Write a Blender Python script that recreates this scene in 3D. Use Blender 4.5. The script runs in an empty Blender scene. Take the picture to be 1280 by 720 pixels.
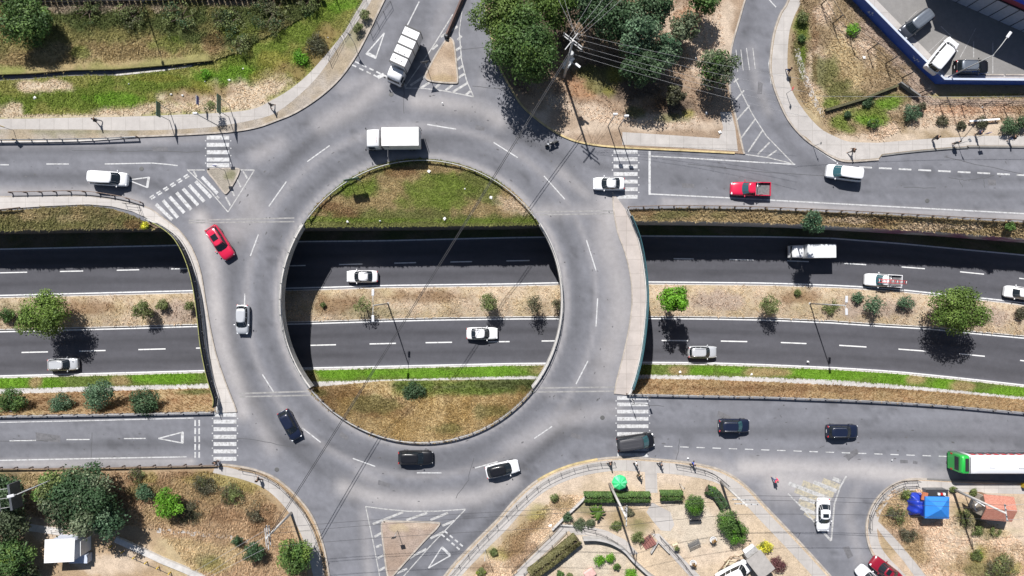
import bpy, bmesh, math, random
import numpy as np
from mathutils import Vector, Matrix
from mathutils.geometry import tessellate_polygon

# ------------------------------------------------------------------ camera, sky, sun, exposure
S = bpy.context.scene
COL = S.collection
CH = 90.3            # camera height over the street level (metres)
FPX = 849.0          # focal length in photo pixels (photo 1280 wide)
ZL = -6.5            # level of the sunken highway
R = math.radians

cam_d = bpy.data.cameras.new('camera')
cam_d.sensor_width = 36.0
cam_d.lens = 36.0 * FPX / 1280.0
cam_d.clip_start = 1.0
cam_d.clip_end = 3000.0
cam = bpy.data.objects.new('camera', cam_d)
COL.objects.link(cam)
cam.location = (0, 0, CH)
cam.rotation_euler = (0, 0, 0)
S.camera = cam

SUN_D = Vector((0.27, -0.82, -1.0)).normalized()     # the way the sunlight travels
world = bpy.data.worlds.new('World')
S.world = world
world.use_nodes = True
wn = world.node_tree.nodes
wl = world.node_tree.links
sky = wn.new('ShaderNodeTexSky')
sky.sky_type = 'NISHITA'
sky.sun_disc = False
sky.sun_elevation = math.asin(-SUN_D.z)
sky.sun_rotation = math.atan2(-SUN_D.x, -SUN_D.y)
wn['Background'].inputs['Strength'].default_value = 0.05
wl.new(sky.outputs['Color'], wn['Background'].inputs['Color'])

sun_d = bpy.data.lights.new('sun', 'SUN')
sun_d.energy = 5.0
sun_d.angle = R(0.53)
sun_d.color = (1.0, 0.975, 0.94)
sun = bpy.data.objects.new('sun', sun_d)
COL.objects.link(sun)
sun.rotation_euler = SUN_D.to_track_quat('-Z', 'Y').to_euler()
sun.location = (-20, 60, 80)

S.view_settings.view_transform = 'Standard'
S.view_settings.look = 'None'
S.view_settings.exposure = 0.58
S.view_settings.gamma = 1.0
S.view_settings.use_curve_mapping = False
S.cycles.max_bounces = 6

rng = np.random.default_rng(7)
random.seed(7)

# ------------------------------------------------------------------ coordinates and small maths
def W(u, v, z=0.0):
    """photo position of a point known to lie at height z -> its place in the world"""
    k = (CH - z) / FPX
    return Vector(((u - 640.0) * k, (360.0 - v) * k, z))

def Wn(u, v, z):
    k = (CH - z) / FPX
    return np.stack([(u - 640.0) * k, (360.0 - v) * k, z + 0.0 * u], -1)

def px(P):
    k = FPX / (CH - P[:, 2])
    return 640 + P[:, 0] * k, 360 - P[:, 1] * k

def _hash(ix, iy, seed):
    h = (ix.astype(np.int64) * 374761393 + iy.astype(np.int64) * 668265263 + seed * 974711) & 0x7fffffff
    h = ((h ^ (h >> 13)) * 1274126177) & 0x7fffffff
    return ((h ^ (h >> 16)) & 0xffff) / 65535.0

def vnoise(x, y, seed=0):
    x = np.asarray(x, float); y = np.asarray(y, float)
    ix = np.floor(x); iy = np.floor(y)
    fx = x - ix; fy = y - iy
    fx = fx * fx * (3 - 2 * fx); fy = fy * fy * (3 - 2 * fy)
    a = _hash(ix, iy, seed); b = _hash(ix + 1, iy, seed)
    c = _hash(ix, iy + 1, seed); d = _hash(ix + 1, iy + 1, seed)
    return (a * (1 - fx) + b * fx) * (1 - fy) + (c * (1 - fx) + d * fx) * fy

def fbm(x, y, seed=0, o=4):
    s = 0; a = 0.5; t = 0
    for i in range(o):
        s = s + a * vnoise(x, y, seed + i * 17); t += a
        x = x * 2.03; y = y * 2.03; a *= 0.55
    return s / t

def sstep(a, b, x):
    t = np.clip((x - a) / (b - a), 0, 1)
    return t * t * (3 - 2 * t)

def inpoly(poly, x, y):
    r = np.zeros(np.shape(x), bool)
    n = len(poly)
    for i in range(n):
        x0, y0 = poly[i]; x1, y1 = poly[(i + 1) % n]
        if y0 == y1: continue
        c = ((y0 > y) != (y1 > y)) & (x < (x1 - x0) * (y - y0) / (y1 - y0) + x0)
        r ^= c
    return r

def dist_line(pts, x, y):
    d = np.full(np.shape(x), 1e9)
    for (x0, y0), (x1, y1) in zip(pts[:-1], pts[1:]):
        dx, dy = x1 - x0, y1 - y0
        t = np.clip(((x - x0) * dx + (y - y0) * dy) / (dx * dx + dy * dy + 1e-9), 0, 1)
        d = np.minimum(d, np.hypot(x - x0 - t * dx, y - y0 - t * dy))
    return d

def interp(line, us):
    """piecewise linear v(u) with straight continuation at both ends"""
    a = np.array(line, float); us = np.asarray(us, float)
    v = np.interp(us, a[:, 0], a[:, 1])
    s0 = (a[1, 1] - a[0, 1]) / (a[1, 0] - a[0, 0]); s1 = (a[-1, 1] - a[-2, 1]) / (a[-1, 0] - a[-2, 0])
    v = np.where(us < a[0, 0], a[0, 1] + (us - a[0, 0]) * s0, v)
    v = np.where(us > a[-1, 0], a[-1, 1] + (us - a[-1, 0]) * s1, v)
    return v

def smooth(pts, n=6, closed=False):
    """Catmull-Rom through the points"""
    P = [np.array(p, float) for p in pts]
    out = []; m = len(P)
    rngi = range(m if closed else m - 1)
    for i in rngi:
        p1, p2 = P[i], P[(i + 1) % m]
        p0 = P[i - 1] if (i > 0 or closed) else 2 * p1 - p2
        p3 = P[(i + 2) % m] if (i + 2 < m or closed) else 2 * p2 - p1
        for k in range(n):
            t = k / n
            out.append(tuple(0.5 * ((2 * p1) + (p2 - p0) * t + (2 * p0 - 5 * p1 + 4 * p2 - p3) * t * t + (3 * p1 - p0 - 3 * p2 + p3) * t ** 3)))
    if not closed: out.append(tuple(P[-1]))
    return out

def walk(pts, step):
    """points every `step` along a polyline with headings"""
    P = [Vector(p) for p in pts]
    L = [0.0]
    for a, b in zip(P[:-1], P[1:]): L.append(L[-1] + (b - a).length)
    n = max(1, int(round(L[-1] / step)))
    out = []
    for i in range(n + 1):
        s = L[-1] * i / n
        for k in range(len(P) - 1):
            if s <= L[k + 1] + 1e-9: break
        d = P[k + 1] - P[k]
        t = (s - L[k]) / max(1e-9, L[k + 1] - L[k])
        out.append((P[k] + d * t, d.normalized()))
    return out

RC = (527.0, 376.0); RR = 176.0
def arc(a0, a1, r=RR, n=48, c=RC):
    """ring points, angle in degrees, 0 = right, 90 = up in the photo"""
    return [(c[0] + r * math.cos(R(a0 + (a1 - a0) * i / n)), c[1] - r * math.sin(R(a0 + (a1 - a0) * i / n))) for i in range(n + 1)]

# ------------------------------------------------------------------ materials
M = {}
def mat(name, col, rough=0.6, metal=0.0, coat=0.0, var=0.0, scale=8.0, bump=0.0, emit=None, spec=0.5):
    if name in M: return M[name]
    m = bpy.data.materials.new(name); m.use_nodes = True
    nt = m.node_tree; b = nt.nodes['Principled BSDF']
    b.inputs['Base Color'].default_value = (*col, 1)
    b.inputs['Roughness'].default_value = rough
    b.inputs['Metallic'].default_value = metal
    b.inputs['Coat Weight'].default_value = coat
    b.inputs['Coat Roughness'].default_value = 0.06
    b.inputs['Specular IOR Level'].default_value = spec
    if var or bump:
        tc = nt.nodes.new('ShaderNodeTexCoord')
        n = nt.nodes.new('ShaderNodeTexNoise'); n.inputs['Scale'].default_value = scale
        n.inputs['Detail'].default_value = 6; n.inputs['Roughness'].default_value = 0.62
        nt.links.new(tc.outputs['Object'], n.inputs['Vector'])
        if var:
            r = nt.nodes.new('ShaderNodeValToRGB')
            r.color_ramp.elements[0].position = 0.3; r.color_ramp.elements[1].position = 0.7
            r.color_ramp.elements[0].color = (*[c * (1 - var) for c in col], 1)
            r.color_ramp.elements[1].color = (*[min(1, c * (1 + var)) for c in col], 1)
            nt.links.new(n.outputs['Fac'], r.inputs['Fac'])
            nt.links.new(r.outputs['Color'], b.inputs['Base Color'])
        if bump:
            bp = nt.nodes.new('ShaderNodeBump'); bp.inputs['Strength'].default_value = bump; bp.inputs['Distance'].default_value = 0.05
            nt.links.new(n.outputs['Fac'], bp.inputs['Height']); nt.links.new(bp.outputs['Normal'], b.inputs['Normal'])
    M[name] = m
    return m

def attr_mat(name, rough=0.85, amp=0.3, scale=3.0, fine=14.0, bump=0.4, trans=0.0, worn=None, spec=0.3):
    """base colour from the mesh attribute 'col' (what grows or lies there), broken up by procedural noise"""
    if name in M: return M[name]
    m = bpy.data.materials.new(name); m.use_nodes = True
    nt = m.node_tree; b = nt.nodes['Principled BSDF']; N = nt.nodes.new; L = nt.links.new
    b.inputs['Roughness'].default_value = rough
    b.inputs['Specular IOR Level'].default_value = spec
    a = N('ShaderNodeAttribute'); a.attribute_name = 'col'
    col = a.outputs['Color']
    if amp:
        tc = N('ShaderNodeTexCoord')
        n1 = N('ShaderNodeTexNoise'); n1.inputs['Scale'].default_value = scale; n1.inputs['Detail'].default_value = 8; n1.inputs['Roughness'].default_value = 0.7
        n2 = N('ShaderNodeTexNoise'); n2.inputs['Scale'].default_value = fine; n2.inputs['Detail'].default_value = 3
        L(tc.outputs['Object'], n1.inputs['Vector']); L(tc.outputs['Object'], n2.inputs['Vector'])
        ad = N('ShaderNodeMath'); ad.operation = 'ADD'
        L(n1.outputs['Fac'], ad.inputs[0]); L(n2.outputs['Fac'], ad.inputs[1])
        mr = N('ShaderNodeMapRange'); mr.inputs['From Min'].default_value = 0.65; mr.inputs['From Max'].default_value = 1.35
        mr.inputs['To Min'].default_value = 1 - amp; mr.inputs['To Max'].default_value = 1 + amp
        L(ad.outputs[0], mr.inputs['Value'])
        mx = N('ShaderNodeMix'); mx.data_type = 'RGBA'; mx.blend_type = 'MULTIPLY'; mx.inputs['Factor'].default_value = 1
        L(col, mx.inputs['A'])
        L(mr.outputs['Result'], mx.inputs['B'])
        col = mx.outputs['Result']
        if bump:
            bp = N('ShaderNodeBump'); bp.inputs['Strength'].default_value = bump; bp.inputs['Distance'].default_value = 0.08
            L(ad.outputs[0], bp.inputs['Height']); L(bp.outputs['Normal'], b.inputs['Normal'])
    L(col, b.inputs['Base Color'])
    if trans:
        t = N('ShaderNodeBsdfTranslucent'); L(col, t.inputs['Color'])
        ms = N('ShaderNodeMixShader'); ms.inputs['Fac'].default_value = trans
        L(b.outputs[0], ms.inputs[1]); L(t.outputs[0], ms.inputs[2])
        L(ms.outputs[0], nt.nodes['Material Output'].inputs['Surface'])
    M[name] = m
    return m

def paint_mat(name, col, wear=0.45):
    """white road paint with worn spots that let the asphalt through"""
    if name in M: return M[name]
    m = bpy.data.materials.new(name); m.use_nodes = True
    nt = m.node_tree; b = nt.nodes['Principled BSDF']; N = nt.nodes.new; L = nt.links.new
    b.inputs['Roughness'].default_value = 0.7
    tc = N('ShaderNodeTexCoord'); n = N('ShaderNodeTexNoise'); n.inputs['Scale'].default_value = 2.6; n.inputs['Detail'].default_value = 9; n.inputs['Roughness'].default_value = 0.75
    L(tc.outputs['Object'], n.inputs['Vector'])
    r = N('ShaderNodeValToRGB')
    r.color_ramp.elements[0].position = wear - 0.12; r.color_ramp.elements[1].position = wear + 0.08
    r.color_ramp.elements[0].color = (0.20, 0.195, 0.19, 1); r.color_ramp.elements[1].color = (*col, 1)
    L(n.outputs['Fac'], r.inputs['Fac']); L(r.outputs['Color'], b.inputs['Base Color'])
    M[name] = m
    return m

mat('steel', (0.42, 0.41, 0.40), 0.5, 0.35, var=0.25, scale=3)
mat('rusty_steel', (0.16, 0.12, 0.10), 0.7, 0.3, var=0.35, scale=4)
mat('dark_steel', (0.06, 0.06, 0.065), 0.5, 0.5)
mat('concrete', (0.36, 0.345, 0.33), 0.85, var=0.18, scale=1.5, bump=0.2)
mat('pale_concrete', (0.44, 0.42, 0.40), 0.85, var=0.2, scale=1.2, bump=0.2)
mat('dark_concrete', (0.16, 0.155, 0.15), 0.9, var=0.25, scale=1.0, bump=0.2)
mat('kerb_stone', (0.33, 0.29, 0.25), 0.9, var=0.3, scale=1.6, bump=0.2)
mat('yellow_kerb', (0.42, 0.33, 0.17), 0.85, var=0.35, scale=1.2)
mat('glass', (0.012, 0.016, 0.02), 0.06, spec=0.7)
mat('teal_glass', (0.03, 0.085, 0.10), 0.08, spec=0.7)
mat('tyre', (0.02, 0.02, 0.02), 0.85)
mat('rim', (0.35, 0.35, 0.36), 0.35, 0.8)
mat('black_plastic', (0.02, 0.02, 0.022), 0.55)
mat('lamp_clear', (0.75, 0.77, 0.8), 0.15, spec=0.8)
mat('lamp_red', (0.45, 0.02, 0.02), 0.25)
mat('chrome', (0.7, 0.7, 0.72), 0.2, 0.9)
mat('wood', (0.20, 0.12, 0.07), 0.8, var=0.3, scale=5)
mat('bark', (0.10, 0.075, 0.055), 0.95, var=0.35, scale=6, bump=0.4)
mat('pole_grey', (0.40, 0.40, 0.40), 0.6, var=0.12, scale=2)
mat('pole_concrete', (0.47, 0.45, 0.43), 0.85, var=0.15, scale=2)
mat('white_paint', (0.72, 0.72, 0.72), 0.45, var=0.06, scale=2)
mat('signal_white', (0.68, 0.68, 0.69), 0.4)
mat('wire', (0.035, 0.035, 0.04), 0.6)
mat('pale_wire', (0.30, 0.30, 0.31), 0.5)
mat('skin', (0.36, 0.20, 0.13), 0.55)
mat('hair', (0.015, 0.011, 0.009), 0.6)
attr_mat('asphalt', 0.88, 0.16, 1.6, 22.0, 0.12)
attr_mat('soil', 0.95, 0.34, 1.3, 7.0, 0.6)
attr_mat('foliage', 0.6, 0.0, trans=0.25)
attr_mat('grass_blades', 0.8, 0.0, trans=0.35)
paint_mat('road_paint', (0.47, 0.47, 0.475), 0.46)
paint_mat('fresh_paint', (0.60, 0.60, 0.60), 0.40)
paint_mat('faded_paint', (0.42, 0.415, 0.41), 0.49)
paint_mat('cream_paint', (0.40, 0.35, 0.25), 0.50)

def slab_mat():
    m = attr_mat('paving', 0.88, 0.14, 1.2, 16.0, 0.12); nt = m.node_tree; N = nt.nodes.new; L = nt.links.new; b = nt.nodes['Principled BSDF']
    src = b.inputs['Base Color'].links[0].from_socket
    tc = N('ShaderNodeTexCoord'); k = N('ShaderNodeTexBrick'); k.offset = 0; k.inputs['Scale'].default_value = 1.0; k.inputs['Brick Width'].default_value = 1.9; k.inputs['Row Height'].default_value = 1.9
    k.inputs['Mortar Size'].default_value = 0.035; k.inputs['Color1'].default_value = (1, 1, 1, 1); k.inputs['Color2'].default_value = (.86, .86, .87, 1); k.inputs['Mortar'].default_value = (.55, .54, .52, 1)
    L(tc.outputs['Object'], k.inputs['Vector']); mx = N('ShaderNodeMix'); mx.data_type = 'RGBA'; mx.blend_type = 'MULTIPLY'; mx.inputs['Factor'].default_value = .5
    L(src, mx.inputs['A']); L(k.outputs['Color'], mx.inputs['B']); L(mx.outputs['Result'], b.inputs['Base Color'])
slab_mat()
# ------------------------------------------------------------------ object helpers
def tag(o, label=None, cat=None, group=None, kind=None):
    if label: o['label'] = label
    if cat: o['category'] = cat
    if group: o['group'] = group
    if kind: o['kind'] = kind
    return o

def empty(name, loc, rz=0.0, label=None, cat=None, group=None):
    o = bpy.data.objects.new(name, None); COL.objects.link(o)
    o.empty_display_size = 0.3
    o.location = loc; o.rotation_euler = (0, 0, rz)
    return tag(o, label, cat, group)

def link(name, me, m, parent=None, loc=None):
    o = bpy.data.objects.new(name, me); COL.objects.link(o)
    if m is not None and not me.materials:
        for x in (m if isinstance(m, (list, tuple)) else [m]): me.materials.append(M[x] if isinstance(x, str) else x)
    if parent is not None: o.parent = parent
    if loc is not None: o.location = loc
    return o

def mesh_np(name, V, F, col=None, smooth_=False):
    V = np.asarray(V, np.float32)
    me = bpy.data.meshes.new(name)
    me.vertices.add(len(V)); me.vertices.foreach_set('co', V.ravel())
    if isinstance(F, np.ndarray):
        k = F.shape[1]; n = len(F)
        idx = F.ravel().astype(np.int32); st = np.arange(0, n * k, k, dtype=np.int32); tot = np.full(n, k, np.int32)
    else:
        tot = np.array([len(f) for f in F], np.int32); n = len(F)
        idx = np.array([i for f in F for i in f], np.int32); st = np.concatenate([[0], np.cumsum(tot)[:-1]]).astype(np.int32)
    me.loops.add(len(idx)); me.loops.foreach_set('vertex_index', idx)
    me.polygons.add(n); me.polygons.foreach_set('loop_start', st); me.polygons.foreach_set('loop_total', tot)
    if smooth_: me.polygons.foreach_set('use_smooth', np.ones(n, bool))
    if col is not None:
        a = me.attributes.new('col', 'FLOAT_COLOR', 'POINT')
        c = np.ones((len(V), 4), np.float32); c[:, :3] = col
        a.data.foreach_set('color', c.ravel())
    me.update(calc_edges=True); me.validate()
    return me

class MB:
    """collects boxes, tubes, lofts into one mesh"""
    def __init__(s): s.v = []; s.f = []; s.sm = []
    def add(s, V, F, sm=False):
        o = len(s.v); s.v += [tuple(p) for p in V]; s.f += [tuple(i + o for i in f) for f in F]; s.sm += [sm] * len(F)
        return s
    def box(s, c, d, rz=0.0, taper=1.0, ry=0.0):
        c = Vector(c); x, y, z = d[0] / 2, d[1] / 2, d[2] / 2
        m = Matrix.Rotation(rz, 3, 'Z') @ Matrix.Rotation(ry, 3, 'Y')
        V = []
        for k, t in ((-1, 1.0), (1, taper)):
            for a, b in ((-1, -1), (1, -1), (1, 1), (-1, 1)):
                V.append(c + m @ Vector((a * x * t, b * y * t, k * z)))
        return s.add(V, [(3, 2, 1, 0), (4, 5, 6, 7), (0, 1, 5, 4), (1, 2, 6, 5), (2, 3, 7, 6), (3, 0, 4, 7)])
    def rbox(s, c, d, r=0.05, rz=0.0, seg=2):
        """box with rounded vertical and top edges"""
        bm = bmesh.new()
        bmesh.ops.create_cube(bm, size=1)
        for v in bm.verts: v.co = Vector((v.co.x * d[0], v.co.y * d[1], v.co.z * d[2]))
        bmesh.ops.bevel(bm, geom=bm.edges[:], offset=r, segments=seg, affect='EDGES', profile=0.5)
        m = Matrix.Rotation(rz, 3, 'Z'); c = Vector(c)
        bm.verts.index_update()
        s.add([c + m @ v.co for v in bm.verts], [tuple(v.index for v in f.verts) for f in bm.faces])
        bm.free(); return s
    def tube(s, pts, r, n=6, cap=True):
        P = [Vector(p) for p in pts]; rs = r if isinstance(r, (list, tuple)) else [r] * len(P)
        o = len(s.v); up = Vector((0, 0, 1))
        for i, p in enumerate(P):
            d = (P[min(i + 1, len(P) - 1)] - P[max(i - 1, 0)])
            d = d.normalized() if d.length > 1e-9 else up
            a = d.cross(up) if abs(d.z) < 0.95 else d.cross(Vector((1, 0, 0)))
            a.normalize(); b = d.cross(a)
            for k in range(n):
                t = 2 * math.pi * k / n
                s.v.append(tuple(p + (a * math.cos(t) + b * math.sin(t)) * rs[i]))
        for i in range(len(P) - 1):
            for k in range(n):
                s.f.append((o + i * n + k, o + i * n + (k + 1) % n, o + (i + 1) * n + (k + 1) % n, o + (i + 1) * n + k)); s.sm.append(True)
        if cap:
            s.f.append(tuple(o + k for k in range(n))); s.sm.append(False)
            e = o + (len(P) - 1) * n
            s.f.append(tuple(e + k for k in reversed(range(n)))); s.sm.append(False)
        return s
    def lathe(s, prof, c=(0, 0, 0), n=20, axis='Z'):
        o = len(s.v); c = Vector(c)
        for (r, h) in prof:
            for k in range(n):
                t = 2 * math.pi * k / n
                p = (r * math.cos(t), r * math.sin(t), h)
                if axis == 'Y': p = (p[0], p[2], p[1])
                if axis == 'X': p = (p[2], p[0], p[1])
                s.v.append(tuple(c + Vector(p)))
        for i in range(len(prof) - 1):
            for k in range(n):
                s.f.append((o + i * n + k, o + i * n + (k + 1) % n, o + (i + 1) * n + (k + 1) % n, o + (i + 1) * n + k)); s.sm.append(True)
        s.f.append(tuple(o + k for k in range(n))); s.sm.append(False)
        s.f.append(tuple(o + (len(prof) - 1) * n + k for k in range(n))); s.sm.append(False)
        return s
    def loft(s, rings, closed=True, caps=True, sm=True):
        o = len(s.v); n = len(rings[0])
        for rg in rings: s.v += [tuple(p) for p in rg]
        for i in range(len(rings) - 1):
            for k in range(n if closed else n - 1):
                s.f.append((o + i * n + k, o + i * n + (k + 1) % n, o + (i + 1) * n + (k + 1) % n, o + (i + 1) * n + k)); s.sm.append(sm)
        if caps:
            s.f.append(tuple(o + k for k in reversed(range(n)))); s.sm.append(False)
            s.f.append(tuple(o + (len(rings) - 1) * n + k for k in range(n))); s.sm.append(False)
        return s
    def prism(s, poly, z0, z1):
        """poly: world xy points"""
        n = len(poly); o = len(s.v)
        s.v += [(p[0], p[1], z0) for p in poly] + [(p[0], p[1], z1) for p in poly]
        tri = tessellate_polygon([[Vector((p[0], p[1], 0)) for p in poly]])
        for t in tri:
            s.f.append(tuple(o + i for i in t)); s.sm.append(False)
            s.f.append(tuple(o + n + i for i in reversed(t))); s.sm.append(False)
        for i in range(n):
            j = (i + 1) % n
            s.f.append((o + i, o + j, o + n + j, o + n + i)); s.sm.append(False)
        return s
    def mesh(s, name, fix=True):
        me = bpy.data.meshes.new(name); me.from_pydata(s.v, [], s.f)
        me.polygons.foreach_set('use_smooth', np.array(s.sm, bool))
        if fix:
            bm = bmesh.new(); bm.from_mesh(me); bmesh.ops.recalc_face_normals(bm, faces=bm.faces[:]); bm.to_mesh(me); bm.free()
        me.update(); return me
    def build(s, name, m, parent=None, loc=None):
        return link(name, s.mesh(name), m, parent, loc)

def children(o): return [c for c in COL.objects if c.parent is o]
def copy_tree(o, parent=None, kids=None):
    if kids is None:
        kids = {}
        for c in COL.objects:
            if c.parent is not None: kids.setdefault(c.parent.name, []).append(c)
    c = o.copy(); COL.objects.link(c)
    if parent is not None: c.parent = parent
    for ch in kids.get(o.name, []): copy_tree(ch, c, kids)
    return c

# ------------------------------------------------------------------ ground sheets
def _clip(poly, axis, val, keep_less):
    out = []; n = len(poly)
    for i in range(n):
        a = poly[i]; b = poly[(i + 1) % n]
        ia = (a[axis] <= val) if keep_less else (a[axis] >= val)
        ib = (b[axis] <= val) if keep_less else (b[axis] >= val)
        if ia: out.append(a)
        if ia != ib:
            t = (val - a[axis]) / (b[axis] - a[axis])
            p = [a[0] + (b[0] - a[0]) * t, a[1] + (b[1] - a[1]) * t]; p[axis] = val
            out.append(tuple(p))
    return out

def patch(name, poly, z, m, colfn=None, cell=6.0, zfn=None, kind='structure', link_=True, skirt=0.0):
    """a sheet cut exactly to a polygon, gridded so that it can carry heights and ground colours"""
    poly = [tuple(map(float, p)) for p in poly]
    xs = [p[0] for p in poly]; ys = [p[1] for p in poly]
    x0, y0 = min(xs) - 1e-3, min(ys) - 1e-3
    nx = int(math.ceil((max(xs) + 1e-3 - x0) / cell)); ny = int(math.ceil((max(ys) + 1e-3 - y0) / cell))
    gx = x0 + np.arange(nx + 1) * cell; gy = y0 + np.arange(ny + 1) * cell
    X, Y = np.meshgrid(gx, gy)
    ins = inpoly(poly, X, Y)
    edge = np.zeros((ny, nx), bool)
    n = len(poly)
    for i in range(n):
        a, b = poly[i], poly[(i + 1) % n]
        k = int(max(abs(b[0] - a[0]), abs(b[1] - a[1])) / cell * 8) + 2
        t = np.linspace(0, 1, k)
        ix = np.clip(((a[0] + (b[0] - a[0]) * t - x0) / cell).astype(int), 0, nx - 1); iy = np.clip(((a[1] + (b[1] - a[1]) * t - y0) / cell).astype(int), 0, ny - 1)
        edge[iy, ix] = True
    full = ins[:-1, :-1] & ins[1:, :-1] & ins[:-1, 1:] & ins[1:, 1:] & ~edge
    cx = ins[:-1, :-1] | ins[1:, :-1] | ins[:-1, 1:] | ins[1:, 1:]
    part = (edge | cx) & ~full
    pu = list(X.ravel()); pv = list(Y.ravel()); F = []
    jj, ii = np.nonzero(full)
    st = nx + 1
    for j, i in zip(jj, ii): F.append((j * st + i, (j + 1) * st + i, (j + 1) * st + i + 1, j * st + i + 1))
    for j in range(ny):
        if not part[j].any(): continue
        row = _clip(_clip(poly, 1, gy[j], False), 1, gy[j + 1], True)
        if len(row) < 3: continue
        for i in np.nonzero(part[j])[0]:
            c = _clip(_clip(row, 0, gx[i], False), 0, gx[i + 1], True)
            q = []
            for p in c:
                if not q or abs(p[0] - q[-1][0]) + abs(p[1] - q[-1][1]) > 1e-6: q.append(p)
            if len(q) > 1 and abs(q[0][0] - q[-1][0]) + abs(q[0][1] - q[-1][1]) < 1e-6: q.pop()
            if len(q) < 3: continue
            for t in tessellate_polygon([[Vector((p[0], p[1], 0)) for p in q]]):
                a, b, cc = (q[k] for k in t)
                ar = (b[0] - a[0]) * (cc[1] - a[1]) - (b[1] - a[1]) * (cc[0] - a[0])
                if abs(ar) < 1e-6: continue
                o = len(pu)
                for p in ((a, b, cc) if ar < 0 else (a, cc, b)): pu.append(p[0]); pv.append(p[1])
                F.append((o, o + 1, o + 2))
    pu = np.array(pu); pv = np.array(pv)
    used = np.zeros(len(pu), bool); used[[i for f in F for i in f]] = True
    remap = np.cumsum(used) - 1
    F = [tuple(int(remap[i]) for i in f) for f in F]
    pu = pu[used]; pv = pv[used]
    zz = zfn(pu, pv) if zfn else np.full(len(pu), float(z))
    V = Wn(pu, pv, zz)
    col = colfn(pu, pv) if colfn else None
    if skirt:
        o = len(V); P = np.array(poly); zt = zfn(P[:, 0], P[:, 1]) if zfn else np.full(n, float(z))
        top = Wn(P[:, 0], P[:, 1], zt); bot = top.copy(); bot[:, 2] -= skirt
        V = np.concatenate([V, top, bot]); 
        if col is not None:
            cc = colfn(P[:, 0], P[:, 1]); col = np.concatenate([col, cc, cc])
        for i in range(n):
            j = (i + 1) % n; F.append((o + i, o + j, o + n + j, o + n + i))
    me = mesh_np(name, V, F, col)
    o = link(name, me, m)
    if kind: o['kind'] = kind
    return o

def loft_np(name, A, B, m, nt=1, colfn=None, prof=None, kind='structure', zprof=None):
    """ruled sheet between two rows of world points"""
    A = np.asarray(A, float); B = np.asarray(B, float); rows = []
    for k in range(nt + 1):
        t = k / nt; tz = zprof(t) if zprof else t
        P = A * (1 - t) + B * t; P[:, 2] = A[:, 2] * (1 - tz) + B[:, 2] * tz
        rows.append(P)
    n = len(A); V = np.concatenate(rows)
    i = np.arange(n - 1); F = []
    for k in range(nt):
        a = k * n + i
        F.append(np.stack([a, a + n, a + n + 1, a + 1], -1))
    F = np.concatenate(F)
    col = None
    if colfn: u, v = px(V); col = colfn(u, v)
    me = mesh_np(name, V, F, col)
    bm = bmesh.new(); bm.from_mesh(me)
    bm.normal_update()
    bm.to_mesh(me); bm.free()
    o = link(name, me, m)
    if kind: o['kind'] = kind
    return o

def cf(base, *layers, var=0.22, scale=0.03, seed=1):
    """ground colour: a base plus patches (colour, [(u,v,ru,rv[,angle])...], strength[, noise])"""
    base = np.array(base)
    def f(u, v):
        n = fbm(u * scale, v * scale, seed, 5)
        c = base[None] * (1 + var * 2 * (n - 0.5))[:, None]
        for li, L in enumerate(layers):
            colr = np.array(L[0]); blobs = L[1]; st = L[2]; na = L[3] if len(L) > 3 else 0.9
            nn = fbm(u * 0.06, v * 0.06, seed + 31 * (li + 1), 5)
            w = np.zeros(len(u))
            if blobs is None:
                w = sstep(0.5 - na * 0.25, 0.5 + na * 0.25, nn) * st
            else:
                for b in blobs:
                    du, dv = u - b[0], v - b[1]
                    if len(b) > 4:
                        a = R(b[4]); du, dv = du * math.cos(a) - dv * math.sin(a), du * math.sin(a) + dv * math.cos(a)
                    d = np.hypot(du / b[2], dv / b[3]) + (nn - 0.5) * na * 1.6
                    w = np.maximum(w, (1 - sstep(0.55, 1.15, d)) * st)
            v2 = fbm(u * 0.09, v * 0.09, seed + 91 * (li + 1), 4)
            cc = colr[None] * (1 + var * 2 * (v2 - 0.5))[:, None]
            c = c * (1 - w[:, None]) + cc * w[:, None]
        return np.clip(c, 0.003, 1)
    return f

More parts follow.
